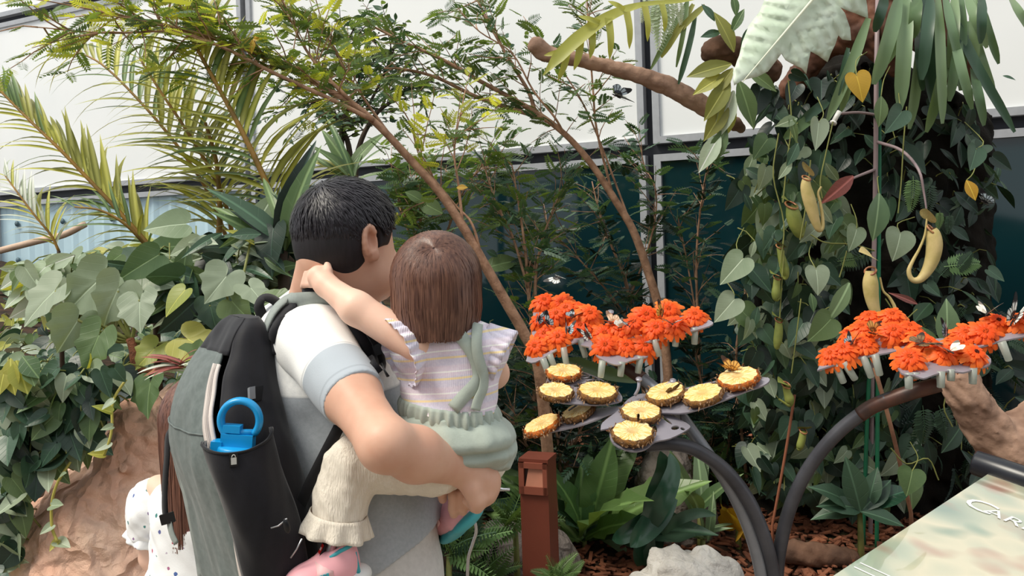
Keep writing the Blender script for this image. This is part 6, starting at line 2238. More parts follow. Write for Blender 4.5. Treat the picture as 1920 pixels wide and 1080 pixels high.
# shrubs of the same kind in front of the dark glass
SH = [
    ('bushy feathery shrub with several thin stems before the dark glass, behind the toddler', [([(1002, 640, 3.9), (992, 560, 3.9), (985, 470, 3.92), (972, 380, 3.95), (960, 310, 3.98)], .011, .003, 24, .1), ([(1004, 600, 3.9), (1006, 500, 3.92), (1030, 410, 3.95), (1066, 330, 3.98)], .009, .002, 20, .15), ([(990, 540, 3.9), (960, 440, 3.92), (930, 380, 3.95), (910, 320, 4.0)], .007, .002, 18, .2), ([(1000, 1000, 3.95), (1003, 800, 3.92), (1002, 640, 3.9)], .012, .011, 16, .1)], ['featherd', 'featherd', 'feather'], .088, .22, 1000, 900, 3.9),
    ('dark feathery shrub crossing the mullion, behind the flower plates', [([(1240, 960, 4.4), (1190, 620, 4.4), (1170, 520, 4.42), (1130, 420, 4.45), (1110, 340, 4.5)], .012, .003, 26, .1), ([(1200, 640, 4.4), (1150, 560, 4.4), (1080, 480, 4.42), (1020, 420, 4.45)], .008, .002, 24, .1), ([(1180, 560, 4.4), (1220, 450, 4.35), (1230, 360, 4.35), (1200, 300, 4.4)], .007, .002, 18, .15)], ['featherd', 'featherd', 'deep'], .092, .24, 1230, 950, 4.4),
    ('tall thin feathery sapling at the right of the mullion', [([(1320, 900, 4.2), (1310, 640, 4.2), (1306, 480, 4.2), (1318, 360, 4.2), (1330, 300, 4.2)], .009, .003, 24, .1), ([(1400, 900, 4.0), (1380, 680, 4.0), (1400, 540, 4.0), (1420, 460, 4.0)], .008, .003, 18, .1), ([(1310, 620, 4.2), (1290, 500, 4.25), (1270, 400, 4.3)], .006, .002, 14, .1)], ['featherd', 'deep', 'featherd'], .082, .20, 1320, 950, 4.2),
    ('low dark feathery shrub under the pineapple plates', [([(1040, 980, 3.9), (1050, 860, 3.85), (1030, 760, 3.8), (1000, 690, 3.8)], .010, .003, 26, .1), ([(1050, 900, 3.9), (1090, 800, 3.85), (1110, 720, 3.85)], .008, .002, 24, .1), ([(1040, 900, 3.9), (985, 830, 3.85), (960, 760, 3.85)], .008, .002, 22, .1), ([(1060, 930, 3.9), (1140, 860, 3.9), (1210, 800, 3.9)], .008, .002, 22, .1)], ['featherd', 'deep', 'deep'], .095, .24, 1040, 980, 3.9),
    ('dense dark feathery shrub between the long plate wing and the vine pillar', [([(1340, 960, 4.1), (1330, 840, 4.1), (1320, 740, 4.1), (1300, 650, 4.1)], .010, .003, 26, .1), ([(1345, 930, 4.1), (1370, 820, 4.05), (1390, 730, 4.05)], .008, .002, 24, .1), ([(1340, 940, 4.1), (1290, 860, 4.1), (1250, 780, 4.15)], .008, .002, 22, .1)], ['deep', 'featherd', 'deep'], .095, .24, 1340, 980, 4.1),
    ('feathery shrub rising behind the head of the man', [([(800, 760, 4.3), (800, 560, 4.3), (790, 420, 4.3), (780, 330, 4.35)], .010, .003, 26, .3), ([(800, 560, 4.3), (840, 430, 4.3), (880, 340, 4.3), (930, 300, 4.3)], .008, .002, 24, .2), ([(800, 500, 4.3), (760, 420, 4.3), (740, 350, 4.35)], .008, .002, 18, .2)], ['featherd', 'feather', 'mid'], .095, .26, 800, 760, 4.3),
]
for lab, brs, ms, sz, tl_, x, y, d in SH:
    t = plant('feathery_shrub', lab, 'shrub', x, y, d)
    f_ = Foliage(t, 'frond')
    tree(t, f_, brs, PIN, [LF[k] for k in ms], sz, tl_, .9, .1)
# far bushy tree with small leaves
t = plant('bushy_tree', 'small dark bushy tree standing far back by the white panels, above the man', 'tree', 650, 360, 5.3)
f_ = Foliage(t, 'leaf')
tree(t, f_, [
    ([(640, 420, 5.3), (641, 330, 5.3), (640, 260, 5.3), (652, 200, 5.3), (680, 140, 5.3)], .03, .01, 20, .45),
    ([(662, 420, 5.3), (658, 330, 5.3), (650, 260, 5.3), (610, 200, 5.3), (570, 190, 5.3)], .026, .006, 18, .5),
    ([(672, 420, 5.25), (668, 300, 5.25), (700, 220, 5.25), (750, 180, 5.25), (790, 150, 5.25)], .022, .005, 20, .5),
    ([(655, 240, 5.3), (640, 180, 5.3), (640, 110, 5.3), (660, 60, 5.3)], .014, .005, 18, .2),
    ([(690, 200, 5.3), (720, 140, 5.3), (740, 90, 5.3)], .010, .004, 16, .2),
], ['oval', 'lance', 'oval2'], [LF['mid'], LF['dark'], LF['feather'], LF['dark']], .066, .34, 1.0, .1, .003, .03, .8, STEMD)

# ---- palms
MIDRIB = mat('golden_midrib', (166, 126, 58), .5, .2, 18, spec=.4, c2=(118, 92, 44))
def palm_frond(root, fol, pts, r0, r1, n, Lpx, m, t0=.08, t1=1.0, kinds=('needle', 'needle2'), fan=.75, sides=(1, -1), pn=None, vari=.12, wide=1.5):
    q = [Vector(p) for p in smooth_path([tuple(P(*p)) for p in pts], 6)]
    N_ = len(q)
    MB().tube(q, [r0 + (r1 - r0) * i / (N_ - 1) for i in range(N_)], 8).build('midrib', MIDRIB, root)
    for k in range(n):
        t = t0 + (t1 - t0) * k / (n - 1)
        i = min(N_ - 2, int(t * (N_ - 1)))
        p = q[i].lerp(q[i + 1], t * (N_ - 1) - i)
        tg = (q[i + 1] - q[i]).normalized()
        nr = Vector(pn) if pn else Vector((0, -.8, .35))
        sd = tg.cross(nr).normalized()
        for s in sides:
            L = Lpx / FPX * p.y * (1 - .55 * max(0, t - .45)) * U(1 - vari, 1 + vari) * (.6 + .4 * min(1, t / .2))
            d = (tg * (fan + .55 * t) + sd * s * .9 + nr * .18 + rv(.06)).normalized()
            fol.add(rnd.choice(kinds), m if not isinstance(m, list) else rnd.choice(m), frame_matrix(p, d, Z * .9 + nr * .5 + rv(.1), L, wide))
pr_ = plant('palm', 'palm with long arching feather fronds and golden ribs rising left of the man', 'palm', 500, 470, 3.2)
f_ = Foliage(pr_, 'leaflet')
PM = [LF['olive'], LF['olive'], LF['yg'], LF['mid']]
palm_frond(pr_, f_, [(540, 470, 3.1), (524, 410, 3.1), (500, 345, 3.1), (468, 275, 3.1), (432, 205, 3.12), (396, 140, 3.14), (366, 85, 3.16), (346, 50, 3.18)], .014, .005, 32, 205, PM)
palm_frond(pr_, f_, [(440, 470, 3.3), (425, 390, 3.3), (395, 320, 3.3), (350, 245, 3.3), (300, 170, 3.32), (262, 110, 3.34)], .010, .004, 24, 150, PM)
palm_frond(pr_, f_, [(430, 460, 3.4), (390, 360, 3.4), (330, 270, 3.42), (262, 190, 3.45), (190, 120, 3.5), (130, 92, 3.55)], .009, .003, 24, 145, PM)
palm_frond(pr_, f_, [(410, 450, 3.2), (412, 380, 3.2), (405, 300, 3.2), (385, 230, 3.2)], .012, .006, 16, 150, [LF['yg'], LF['olive']])
for x_, y_, d_ in ((540, 470, 3.1), (440, 470, 3.3), (430, 460, 3.4), (410, 450, 3.2)):
    foot(pr_, P(x_, y_, d_), .018, MIDRIB)
f_.done()
pr_ = plant('palm', 'young palm with a pale golden frond at the edge of the picture', 'palm', 285, 470, 3.15)
f_ = Foliage(pr_, 'leaflet')
palm_frond(pr_, f_, [(292, 476, 3.15), (262, 440, 3.15), (215, 388, 3.15), (165, 335, 3.15), (112, 280, 3.15), (62, 232, 3.17), (20, 190, 3.19), (-20, 150, 3.2)], .010, .004, 30, 140, [LF['yg'], LF['olive'], LF['mid']], fan=1.35)
palm_frond(pr_, f_, [(290, 480, 3.15), (240, 425, 3.07), (190, 395, 3.05), (140, 388, 3.05)], .007, .003, 9, 80, [LF['olive'], LF['mid']], fan=1.1)
palm_frond(pr_, f_, [(110, 470, 3.4), (95, 440, 3.4), (66, 405, 3.4), (36, 365, 3.42), (10, 330, 3.45)], .006, .003, 14, 90, [LF['yg'], LF['pale']], fan=1.4)
foot(pr_, P(292, 476, 3.15), .011, STEMD)
foot(pr_, P(110, 470, 3.4), .007, STEMD)
f_.done()
# strap tufts beside the man's head
for lab, x, y, d, n, L, m, seed in (('tuft of green strap leaves just left of the head of the man', 548, 450, 2.9, 12, .22, ['mid', 'olive', 'dark'], 1), ('tuft of long drooping strap leaves against the white panel, behind the head', 665, 330, 4.6, 14, .40, ['mid', 'olive'], 2),
                                    ('dark strap leaved tuft low behind the neck of the man', 530, 470, 2.8, 18, .34, ['dark', 'deep', 'mid'], 3)):
    t = plant('strap_leaved_plant', lab, 'plant', x, y, d)
    f_ = Foliage(t)
    foot(t, P(x, y, d), .02, STEMD)
    for k in range(n):
        a = U(-1.45, 1.45)
        p = P(x, y, d) + rv(.02)
        dr = Vector((math.sin(a), U(-.5, .5), math.cos(a) * 1.0 + .15)).normalized()
        f_.leaf('strap' if k % 3 else 'lance', LF[rnd.choice(m)], p, p + dr * L * U(.6, 1.1), Z + Vector((0, -.8, 0)) + rv(.2), .8 if k % 3 else 1)

# ---- the bank on the left: big leaves placed one by one, then the lesser ones around them
def put_leaf(fol, kind, m, bx, by, tx, ty, d, up=None, tilt=0.0, wide=1.0):
    up = up or Vector((0, -.75, .6)) + rv(.32)
    b, t_ = P(bx, by, d), P(tx, ty, d - tilt)
    fol.leaf(kind, LF[m], b, t_, Vector(up), wide)
    return b
def petiole(mb, pts, r0=.005, r1=.003):
    mb.tube(vpath(pts, None, 4), [r0, r1], 6)
t = plant('begonia', 'large plant with lobed grey-green leaves on thick yellow stalks, above the red rock', 'plant', 262, 700, 2.7)
f_ = Foliage(t)
st = MB()
for kind, m, bx, by, tx, ty, d, tl_ in (
    ('lobed', 'grey', 104, 544, 34, 606, 2.70, .04), ('lobed2', 'grey', 186, 524, 112, 588, 2.68, .05), ('lobed', 'grey', 146, 600, 106, 664, 2.62, .03), ('lobed2', 'grey', 222, 540, 186, 612, 2.62, .02),
    ('lobed', 'grey', 262, 563, 258, 622, 2.60, .05), ('lobed2', 'mid', 186, 628, 146, 700, 2.58, .04), ('lobed', 'yg', 292, 652, 250, 690, 2.60, .04), ('lobed', 'grey', 424, 518, 384, 566, 2.55, .06),
    ('heart', 'yg', 470, 452, 428, 424, 2.75, .03), ('lobed2', 'dark', 394, 572, 402, 622, 2.6, .03), ('lobed', 'mid', 436, 566, 470, 606, 2.55, .03), ('lobed', 'yg', 352, 636, 408, 664, 2.56, .04),
    ('lobed', 'mid', 282, 718, 268, 784, 2.52, .05), ('lobed2', 'mid', 352, 700, 420, 668, 2.50, .04), ('lobed2', 'yg', 168, 690, 150, 748, 2.56, .05), ('heart', 'yg', 346, 545, 304, 588, 2.58, .04),
    ('lobed', 'grey', 470, 540, 500, 572, 2.5, .04), ('lobed', 'mid', 505, 566, 560, 556, 2.45, .03), ('heart', 'grey', 346, 420, 268, 424, 2.8, .05), ('lobed2', 'dark', 302, 700, 240, 730, 2.66, .02)):
    put_leaf(f_, kind, m, bx, by, tx, ty, d, tilt=tl_)
for x, y, d in ((146, 600, 2.62), (186, 628, 2.6), (222, 545, 2.62), (262, 563, 2.6), (292, 652, 2.6), (186, 524, 2.66), (352, 636, 2.58), (104, 546, 2.70)):
    petiole(st, [(246, 640, 2.66), ((246 + x) / 2, (640 + y) / 2 + 6, 2.66), (x, y, d)], .007, .0045)
for x, y, d in ((424, 518, 2.56), (394, 572, 2.6), (436, 566, 2.56), (470, 452, 2.75)):
    petiole(st, [(430, 640, 2.7), ((430 + x) / 2, (640 + y) / 2, 2.66), (x, y, d)], .006, .004)
foot(t, P(430, 640, 2.7), .008)
st.build('stalk', STEMG, t)
tk = MB().tube(vpath([(244, 636, 2.66), (250, 655, 2.65), (254, 680, 2.64), (268, 698, 2.64), (300, 700, 2.66)], None, 5), [.013, .017], 10).build('trunk', mat('scaly_red_stem', (150, 92, 64), .8, .3, 40, c2=(96, 58, 44), bump=.6), t)
def bank_point(px, py):
    """where the view through a pixel meets the planted bank"""
    lo = 2.3
    for k in range(80):
        d = lo + k * .06
        p = P(px, py, d)
        if p.z <= bed_h(p.x, p.y) + .02:
            return d
    return 6.5
def carpet(lab, name, zone, n, kinds, mats, smin, smax, down=.5, up=(0, -.8, .6), stems=STEMG, cat='plant', dlift=(.02, .14), origin=None, dfix=None, fan=1.0):
    ox, oy = origin or (sum(z[0] for z in zone) / len(zone), sum(z[1] for z in zone) / len(zone))
    d0 = dfix[1] if dfix else bank_point(ox, oy)
    r = plant(name, lab, cat, ox, oy, min(d0, 6.5))
    f_ = Foliage(r)
    sm_ = MB()
    xs = [z[0] for z in zone]
    ys = [z[1] for z in zone]
    k = 0
    tries = 0
    while k < n and tries < n * 30:
        tries += 1
        x, y = U(min(xs), max(xs)), U(min(ys), max(ys))
        ins = False
        for i in range(len(zone)):
            (x1, y1), (x2, y2) = zone[i], zone[i - 1]
            if (y1 > y) != (y2 > y) and x < (x2 - x1) * (y - y1) / (y2 - y1) + x1:
                ins = not ins
        if not ins:
            continue
        d = U(*dfix) if dfix else bank_point(x, y) - U(*dlift)
        if d > 6.4:
            continue
        p = P(x, y, d)
        a = U(-1, 1) * fan
        dr = Vector((math.sin(a * 1.6), U(-.75, .15), -down + U(-.45, .45))).normalized()
        s = U(smin, smax)
        f_.leaf(rnd.choice(kinds), LF[rnd.choice(mats)], p, p + dr * s, Vector(up) + rv(.42), U(.85, 1.1))
        if k % 2 == 0:
            e = p + Vector((U(-.05, .05), U(.04, .12), U(-.10, .06)))
            sm_.tube([p, p.lerp(e, .5) + Vector((0, 0, .012)), e], [.0022, .003], 4, False)
        k += 1
    sm_.build('stem', stems, r, kind='stuff')
    f_.done()
    return r
H3 = ['heart', 'heart2', 'heart3']
carpet('patch of pale silvery heart leaves below the bare pale branch', 'pale_leaved_vine', [(30, 500), (150, 476), (260, 478), (300, 530), (200, 575), (60, 570)], 130, H3 + ['oval'], ['pale', 'pale', 'grey', 'yg', 'mid'], .08, .14, .6, dfix=(2.8, 3.1))
carpet('tangle of dark green leaves on the bank beside the palm base', 'leafy_groundcover', [(250, 480), (420, 430), (560, 430), (580, 560), (440, 600), (270, 570)], 230, ['oval', 'lance', 'heart', 'oval2'], ['dark', 'mid', 'dark', 'grey', 'deep'], .08, .18, .25, dfix=(2.72, 3.1))
carpet('dark leafy undergrowth around the stalks of the large lobed leaves', 'leafy_groundcover', [(60, 560), (300, 540), (480, 560), (470, 680), (300, 700), (60, 690)], 210, ['heart', 'oval', 'oval2', 'heart3'], ['dark', 'deep', 'mid', 'grey', 'deep'], .08, .16, .5)
carpet('mixed green and yellow leaves at the edge of the picture, under the young palm', 'leafy_groundcover', [(0, 520), (70, 520), (110, 600), (90, 700), (0, 720)], 110, ['lance', 'oval', 'heart2'], ['mid', 'grey', 'dark', 'yg', 'pale'], .07, .14, .5)
carpet('curtain of small heart leaves trailing over the left of the red rock', 'trailing_vine', [(0, 690), (230, 690), (205, 760), (160, 830), (90, 880), (45, 920), (25, 1080), (0, 1080)], 300, H3, ['dark', 'dark', 'mid', 'grey', 'deep'], .05, .10, .9, dfix=(2.46, 2.62))
carpet('dark leaves between the rock top and the backpack', 'leafy_groundcover', [(200, 690), (340, 680), (430, 640), (420, 700), (330, 740), (240, 750)], 60, ['oval', 'heart'], ['dark', 'deep', 'mid'], .07, .12, .5)
carpet('upper carpet of leaves along the foot of the pale blue sheet wall', 'leafy_groundcover', [(0, 505), (120, 475), (300, 450), (330, 470), (160, 510), (0, 550)], 90, ['oval', 'lance', 'heart'], ['mid', 'grey', 'yg', 'pale'], .10, .2, .2)
t = plant('striped_leaf_vine', 'cluster of ribbed yellow-green leaves at the left edge of the picture', 'plant', 30, 700, 2.45)
f_ = Foliage(t)
for bx, by, tx, ty, m in ((30, 676, 52, 736, 'yg'), (20, 672, 18, 742, 'yg'), (42, 668, 70, 706, 'mid'), (10, 690, -6, 740, 'yg'), (50, 690, 66, 720, 'mid')):
    put_leaf(f_, 'oval', m, bx, by, tx, ty, 2.42, wide=1.5, tilt=.03)
t = plant('rosette_plant', 'small rosette of pink and cream strap leaves by the top of the backpack', 'plant', 350, 690, 2.35)
f_ = Foliage(t)
for k in range(26):
    a = U(0, 6.28)
    p = P(345 + U(-12, 12), 690 + U(-6, 6), 2.35)
    f_.leaf('strap', LF[rnd.choice(['red', 'red', 'dry', 'pale'])], p, p + Vector((math.cos(a), -abs(math.sin(a)) * .5, U(.0, .7))).normalized() * U(.06, .12), Z + Vector((0, -.5, 0)))
# two yellow stems with leaves running down over the rock
for lab, pts, lv in (('yellow-green vine stem hanging down the middle of the red rock face', [(236, 712, 2.50), (212, 752, 2.46), (210, 800, 2.44), (204, 830, 2.42), (194, 856, 2.42)], ((212, 752, 190, 768), (210, 800, 188, 806), (204, 830, 176, 846), (194, 852, 164, 850), (206, 772, 172, 760))),
                     ('long vine stem with three pale leaves low on the red rock', [(132, 866, 2.46), (108, 905, 2.44), (97, 945, 2.43), (98, 990, 2.42), (108, 1016, 2.41)], ((97, 948, 118, 946), (98, 985, 74, 1002), (108, 1016, 132, 1026), (108, 1014, 92, 1034), (112, 896, 124, 886)))):
    t = plant('trailing_vine', lab, 'vine', *pts[0])
    MB().tube(vpath(pts, None, 5), .0042, 6).build('stem', mat('yellow_stem', (176, 166, 78), .6), t)
    f_ = Foliage(t)
    for bx, by, tx, ty in lv:
        put_leaf(f_, 'heart2', rnd.choice(['grey', 'yg', 'mid']), bx, by, tx, ty, 2.42, tilt=.02)

# shaded cover over the slope of the bank behind the people
t = thing('leafy_groundcover', 'dark ground cover on the slope behind the man and the toddler', 'plant', (-.5, 3.4, bed_h(-.5, 3.4)))
f_ = Foliage(t)
for k in range(300):
    x, y = U(-1.6, -.05), 2.7 + 3.0 * rnd.random() ** 1.3
    p = Vector((x, y, bed_h(x, y) + U(.0, .06)))
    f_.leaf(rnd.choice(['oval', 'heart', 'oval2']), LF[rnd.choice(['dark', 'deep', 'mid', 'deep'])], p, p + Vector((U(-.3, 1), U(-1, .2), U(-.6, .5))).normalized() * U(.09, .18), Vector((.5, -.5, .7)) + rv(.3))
# ---- low plants of the bed
def rosette(name, lab, px, py, d, n, L, kinds, mats, amin=-1.4, amax=1.4, cat='fern', wide=1.0, lean=.2, lname='leaf', lowest=.25):
    t = plant(name, lab, cat, px, py, d)
    f_ = Foliage(t, lname)
    foot(t, P(px, py, d), .010)
    for k in range(n):
        a = amin + (amax - amin) * (k + rnd.random()) / n
        p = P(px, py, d) + Vector((U(-.03, .03), U(-.03, .03), 0))
        dr = Vector((math.sin(a), U(-.7, .5) - lean, max(lowest, math.cos(a)) + U(-.05, .25))).normalized()
        f_.leaf(rnd.choice(kinds), LF[rnd.choice(mats)], p, p + dr * L * U(.65, 1.12), Z + Vector((0, -.75, 0)) + rv(.2), wide)
    return t
rosette('nest_fern', 'broad crinkled nest fern behind the brown bollard', 1096, 1010, 3.72, 18, .56, ['nest', 'nest2', 'nest'], ['nest', 'nest', 'dark'], -1.1, 1.1, lowest=.55)
rosette('nest_fern', 'second crinkled nest fern close to the bollard, lower and darker', 1065, 985, 3.8, 13, .36, ['nest2', 'nest'], ['nest', 'mid', 'dark'], -1.5, 1.5)
rosette('nest_fern', 'dark nest fern below the front pineapple plate', 1150, 985, 4.2, 12, .40, ['nest', 'nest2'], ['dark', 'nest', 'deep'], -1.3, 1.3)
t = plant('strap_leaved_plant', 'plant with very broad glossy strap leaves before the grey rock', 'plant', 1210, 1060, 3.5)
f_ = Foliage(t)
for bx, by, pts, w_, m in ((0, 0, [(1230, 1030, 3.5), (1226, 960, 3.46), (1244, 890, 3.44), (1238, 846, 3.42)], .05, 'glossy'), (0, 0, [(1215, 1050, 3.48), (1200, 1010, 3.4), (1228, 960, 3.36), (1250, 920, 3.36), (1262, 880, 3.4), (1256, 850, 3.44)], .042, 'glossy'),
                            (0, 0, [(1260, 930, 3.42), (1235, 965, 3.38), (1205, 1000, 3.35), (1182, 1026, 3.34)], .048, 'glossy'), (0, 0, [(1225, 960, 3.4), (1190, 990, 3.38), (1166, 1006, 3.38), (1148, 1012, 3.4)], .035, 'glossy'),
                            (0, 0, [(1205, 1060, 3.46), (1208, 1030, 3.44), (1222, 1000, 3.42)], .045, 'glossy'), (0, 0, [(1240, 1000, 3.46), (1270, 975, 3.42), (1310, 962, 3.4), (1342, 966, 3.4)], .022, 'dark')):
    q = vpath(pts, None, 5)
    n = len(q)
    ww = [w_ / .05 * .05 * 2 * max(.12, math.sin(math.pi * min(1, .12 + .88 * i / (n - 1)))) ** .6 for i in range(n)]
    ww[-1] = .004
    ax_ = MB().ribbon(q, ww, Vector((.1, -1, .45)), 0, .12, 4)
    put('leaf', ax_.mesh('leaf', LF[m]), t)
rosette('orchid_plant', 'slim arching orchid leaves on the bark beside the pale pole', 1318, 1010, 3.6, 9, .20, ['strap', 'lance'], ['strap', 'mid', 'dark'], -1.5, 1.5, 'plant', .9, .3)
rosette('lance_leaved_plant', 'upright narrow leaves in front of the grey pole', 1312, 965, 3.7, 5, .30, ['lance'], ['strap', 'mid'], -.5, .6, 'plant')
rosette('broad_leaved_plant', 'plant with broad wavy leaves at the foot of the green stakes', 1612, 955, 3.5, 8, .23, ['oval2', 'oval'], ['glossy', 'dark', 'dark'], -1.9, 1.9, 'plant', 1.0, .3, lowest=-.5)
rosette('fern', 'light green fern between the bollard and the grey boulder', 966, 985, 3.3, 12, .20, ['fern', 'fern2'], ['fern', 'fern'], -1.6, 1.2, 'fern', 1.2, .4, 'frond', -.4)
rosette('fern', 'little fern at the foot of the bollard, bottom of the picture', 1050, 1085, 3.0, 11, .10, ['fern', 'fern2'], ['fern', 'fern'], -1.3, 1.3, 'fern', 1.2, .3, 'frond')
rosette('fern', 'soft fern left of the chrome rod, under the shoe', 842, 1040, 3.0, 16, .22, ['fern', 'fern2'], ['fern', 'ferndk'], -1.5, 1.5, 'fern', 1.2, .3, 'frond')
rosette('fern', 'small fern in front of the grey boulder', 905, 1085, 3.2, 10, .17, ['fern2', 'fern'], ['fern', 'ferndk'], -1.4, 1.4, 'fern', 1.2, .3, 'frond')
rosette('yellow_leaved_plant', 'yellow lobed leaf standing beside the grey pole', 1384, 985, 3.7, 3, .13, ['lobed'], ['yel'], -.3, .4, 'plant')
rosette('nest_fern', 'pale green crinkled leaves beside the dark pole', 1345, 900, 4.1, 7, .24, ['nest2', 'lobed'], ['nest', 'fern'], -1.0, 1.0)
carpet('dark low undergrowth in the shade below the glass', 'leafy_groundcover', [(940, 760), (1400, 760), (1420, 960), (1240, 970), (960, 960)], 260, ['oval', 'lance', 'heart', 'oval2'], ['deep', 'deep', 'dark', 'ferndk'], .08, .17, .2, dfix=(4.05, 4.7))
carpet('shaded undergrowth behind the toddler and the bollard', 'leafy_groundcover', [(830, 600), (980, 620), (980, 960), (880, 960), (840, 800)], 120, ['oval', 'lance', 'heart'], ['deep', 'dark', 'deep'], .08, .16, .3, dfix=(3.9, 4.5))
t = plant('broad_leaved_plant', 'two large dark oval leaves before the glass, right of the head of the toddler', 'plant', 950, 560, 4.0)
f_ = Foliage(t)
for bx, by, tx, ty in ((905, 505, 975, 480), (950, 500, 1020, 498), (912, 470, 935, 480), (760, 360, 800, 378), (830, 400, 780, 372), (900, 520, 860, 500)):
    put_leaf(f_, 'oval', rnd.choice(['dark', 'mid']), bx, by, tx, ty, 3.95, wide=1.3)
t = plant('big_bladed_plant', 'long green blade leaning behind the pineapple plates', 'plant', 1090, 700, 3.1)
f_ = Foliage(t)
q = vpath([(1056, 672, 3.1), (1100, 690, 3.08), (1150, 706, 3.06), (1206, 716, 3.05)], None, 5)
put('leaf', MB().ribbon(q, list(np.interp(np.linspace(0, 1, len(q)), [0, .2, .6, .9, 1], [.01, .05, .06, .035, .003])), Vector((.1, -.7, .6)), 0, .2, 4).mesh('leaf', LF['mid']), t)
# ------------------------------------------------------------------ the hanging garden at the right
PILLAR_SHADE = mat('pillar_shade_black', (30, 26, 22), .95, .3, 9, spec=.15, c2=(18, 18, 14), bump=.7, bscale=40)  # near-black base colour carries the deep shade behind the vines
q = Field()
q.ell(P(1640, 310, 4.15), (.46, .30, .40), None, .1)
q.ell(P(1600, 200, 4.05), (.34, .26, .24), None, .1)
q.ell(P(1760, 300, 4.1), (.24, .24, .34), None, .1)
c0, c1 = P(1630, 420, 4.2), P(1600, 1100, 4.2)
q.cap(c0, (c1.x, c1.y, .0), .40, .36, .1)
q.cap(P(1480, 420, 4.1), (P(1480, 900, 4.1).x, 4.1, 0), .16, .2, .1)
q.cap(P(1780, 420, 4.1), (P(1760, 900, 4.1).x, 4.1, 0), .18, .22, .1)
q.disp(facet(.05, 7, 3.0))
pil = put('planted_pillar', q.mesh('planted_pillar', .016, [PILLAR_SHADE]))
tag(pil, 'pillar hidden behind the hanging vines, deep shade put into its near-black colour', 'pillar')
# crown of brown sheaths where the ferns grow
SHEATH = mat('brown_sheath', (112, 72, 52), .7, .25, 8, spec=.3, c2=(64, 40, 30), bump=.4, bscale=20)
q = Field()
q.cap(P(1668, -60, 3.72), P(1660, 60, 3.70), .14, .12, .05)
q.cap(P(1660, 60, 3.70), P(1676, 128, 3.68), .10, .04, .05)
q.cap(P(1610, -20, 3.75), P(1588, 70, 3.74), .11, .07, .05)
q.cap(P(1560, 60, 3.78), P(1480, 170, 3.85), .07, .05, .05)
q.cap(P(1720, 20, 3.75), P(1800, 120, 3.85), .12, .10, .05)
q.disp(facet(.018, 16, 5.0))
o = put('epiphyte_stump', q.mesh('epiphyte_stump', .009, [SHEATH]))
tag(o, 'brown papery sheaths at the crown of the hanging strap ferns', 'plant')

# great pale leaf with a ragged lower edge
OUT = [(1446, -30), (1424, 22), (1404, 48), (1392, 78), (1386, 104), (1374, 136), (1377, 160), (1392, 150), (1420, 144), (1440, 134), (1466, 100), (1474, 112), (1490, 122), (1504, 128), (1512, 138), (1516, 116), (1520, 96), (1534, 104), (1552, 116), (1558, 100), (1566, 84), (1572, 66), (1580, 74), (1596, 76), (1594, 52), (1584, 24), (1576, 14), (1596, 22), (1612, 28), (1628, 34), (1626, 10), (1618, -30)]
bm = bmesh.new()
vs_ = [bm.verts.new((x, y, 0)) for x, y in OUT]
bm.faces.new(vs_)
bmesh.ops.triangulate(bm, faces=bm.faces[:])
for _ in range(4):
    bmesh.ops.subdivide_edges(bm, edges=[e for e in bm.edges if e.calc_length() > 14], cuts=1, use_grid_fill=False)
    bmesh.ops.triangulate(bm, faces=bm.faces[:])
m0, m1 = Vector((1540, -20, 0)), Vector((1392, 154, 0))
md_ = (m1 - m0).normalized()
me = bpy.data.meshes.new('blade')
for v_ in bm.verts:
    x, y = v_.co.x, v_.co.y
    r = Vector((x, y, 0)) - m0
    al = r.dot(md_)
    off = (r - md_ * al).length
    sgn = 1 if r.cross(md_).z > 0 else -1
    d = 3.12 - al * .0009 + off * .0010 + .010 * math.sin((al - off * .55) * .24) * min(1, off / 25) + .012 * math.sin(x * .05 + y * .04)
    v_.co = P(x, y, d)
bm.normal_update()
bm.to_mesh(me)
bm.free()
me.polygons.foreach_set('use_smooth', [True] * len(me.polygons))
me.materials.append(mat('great_leaf', (206, 218, 200), .45, .05, 12, spec=.4, c2=(186, 202, 178)))
t = plant('staghorn_fern', 'great pale leaf with a ragged edge hanging at the top among the ferns', 'plant', 1500, 20, 3.1)
o = put('blade', me, t)
mdf = o.modifiers.new('thickness', 'SOLIDIFY')
mdf.thickness = .003
vm = mat('great_leaf_vein', (228, 232, 206), .5, .05)
mb = MB()
mb.tube([P((m0 + md_ * k).x, (m0 + md_ * k).y, 3.10 - k * .0009) for k in np.linspace(0, (m1 - m0).length, 14)], [.006, .0015], 6)
mb.build('midrib', vm, o)

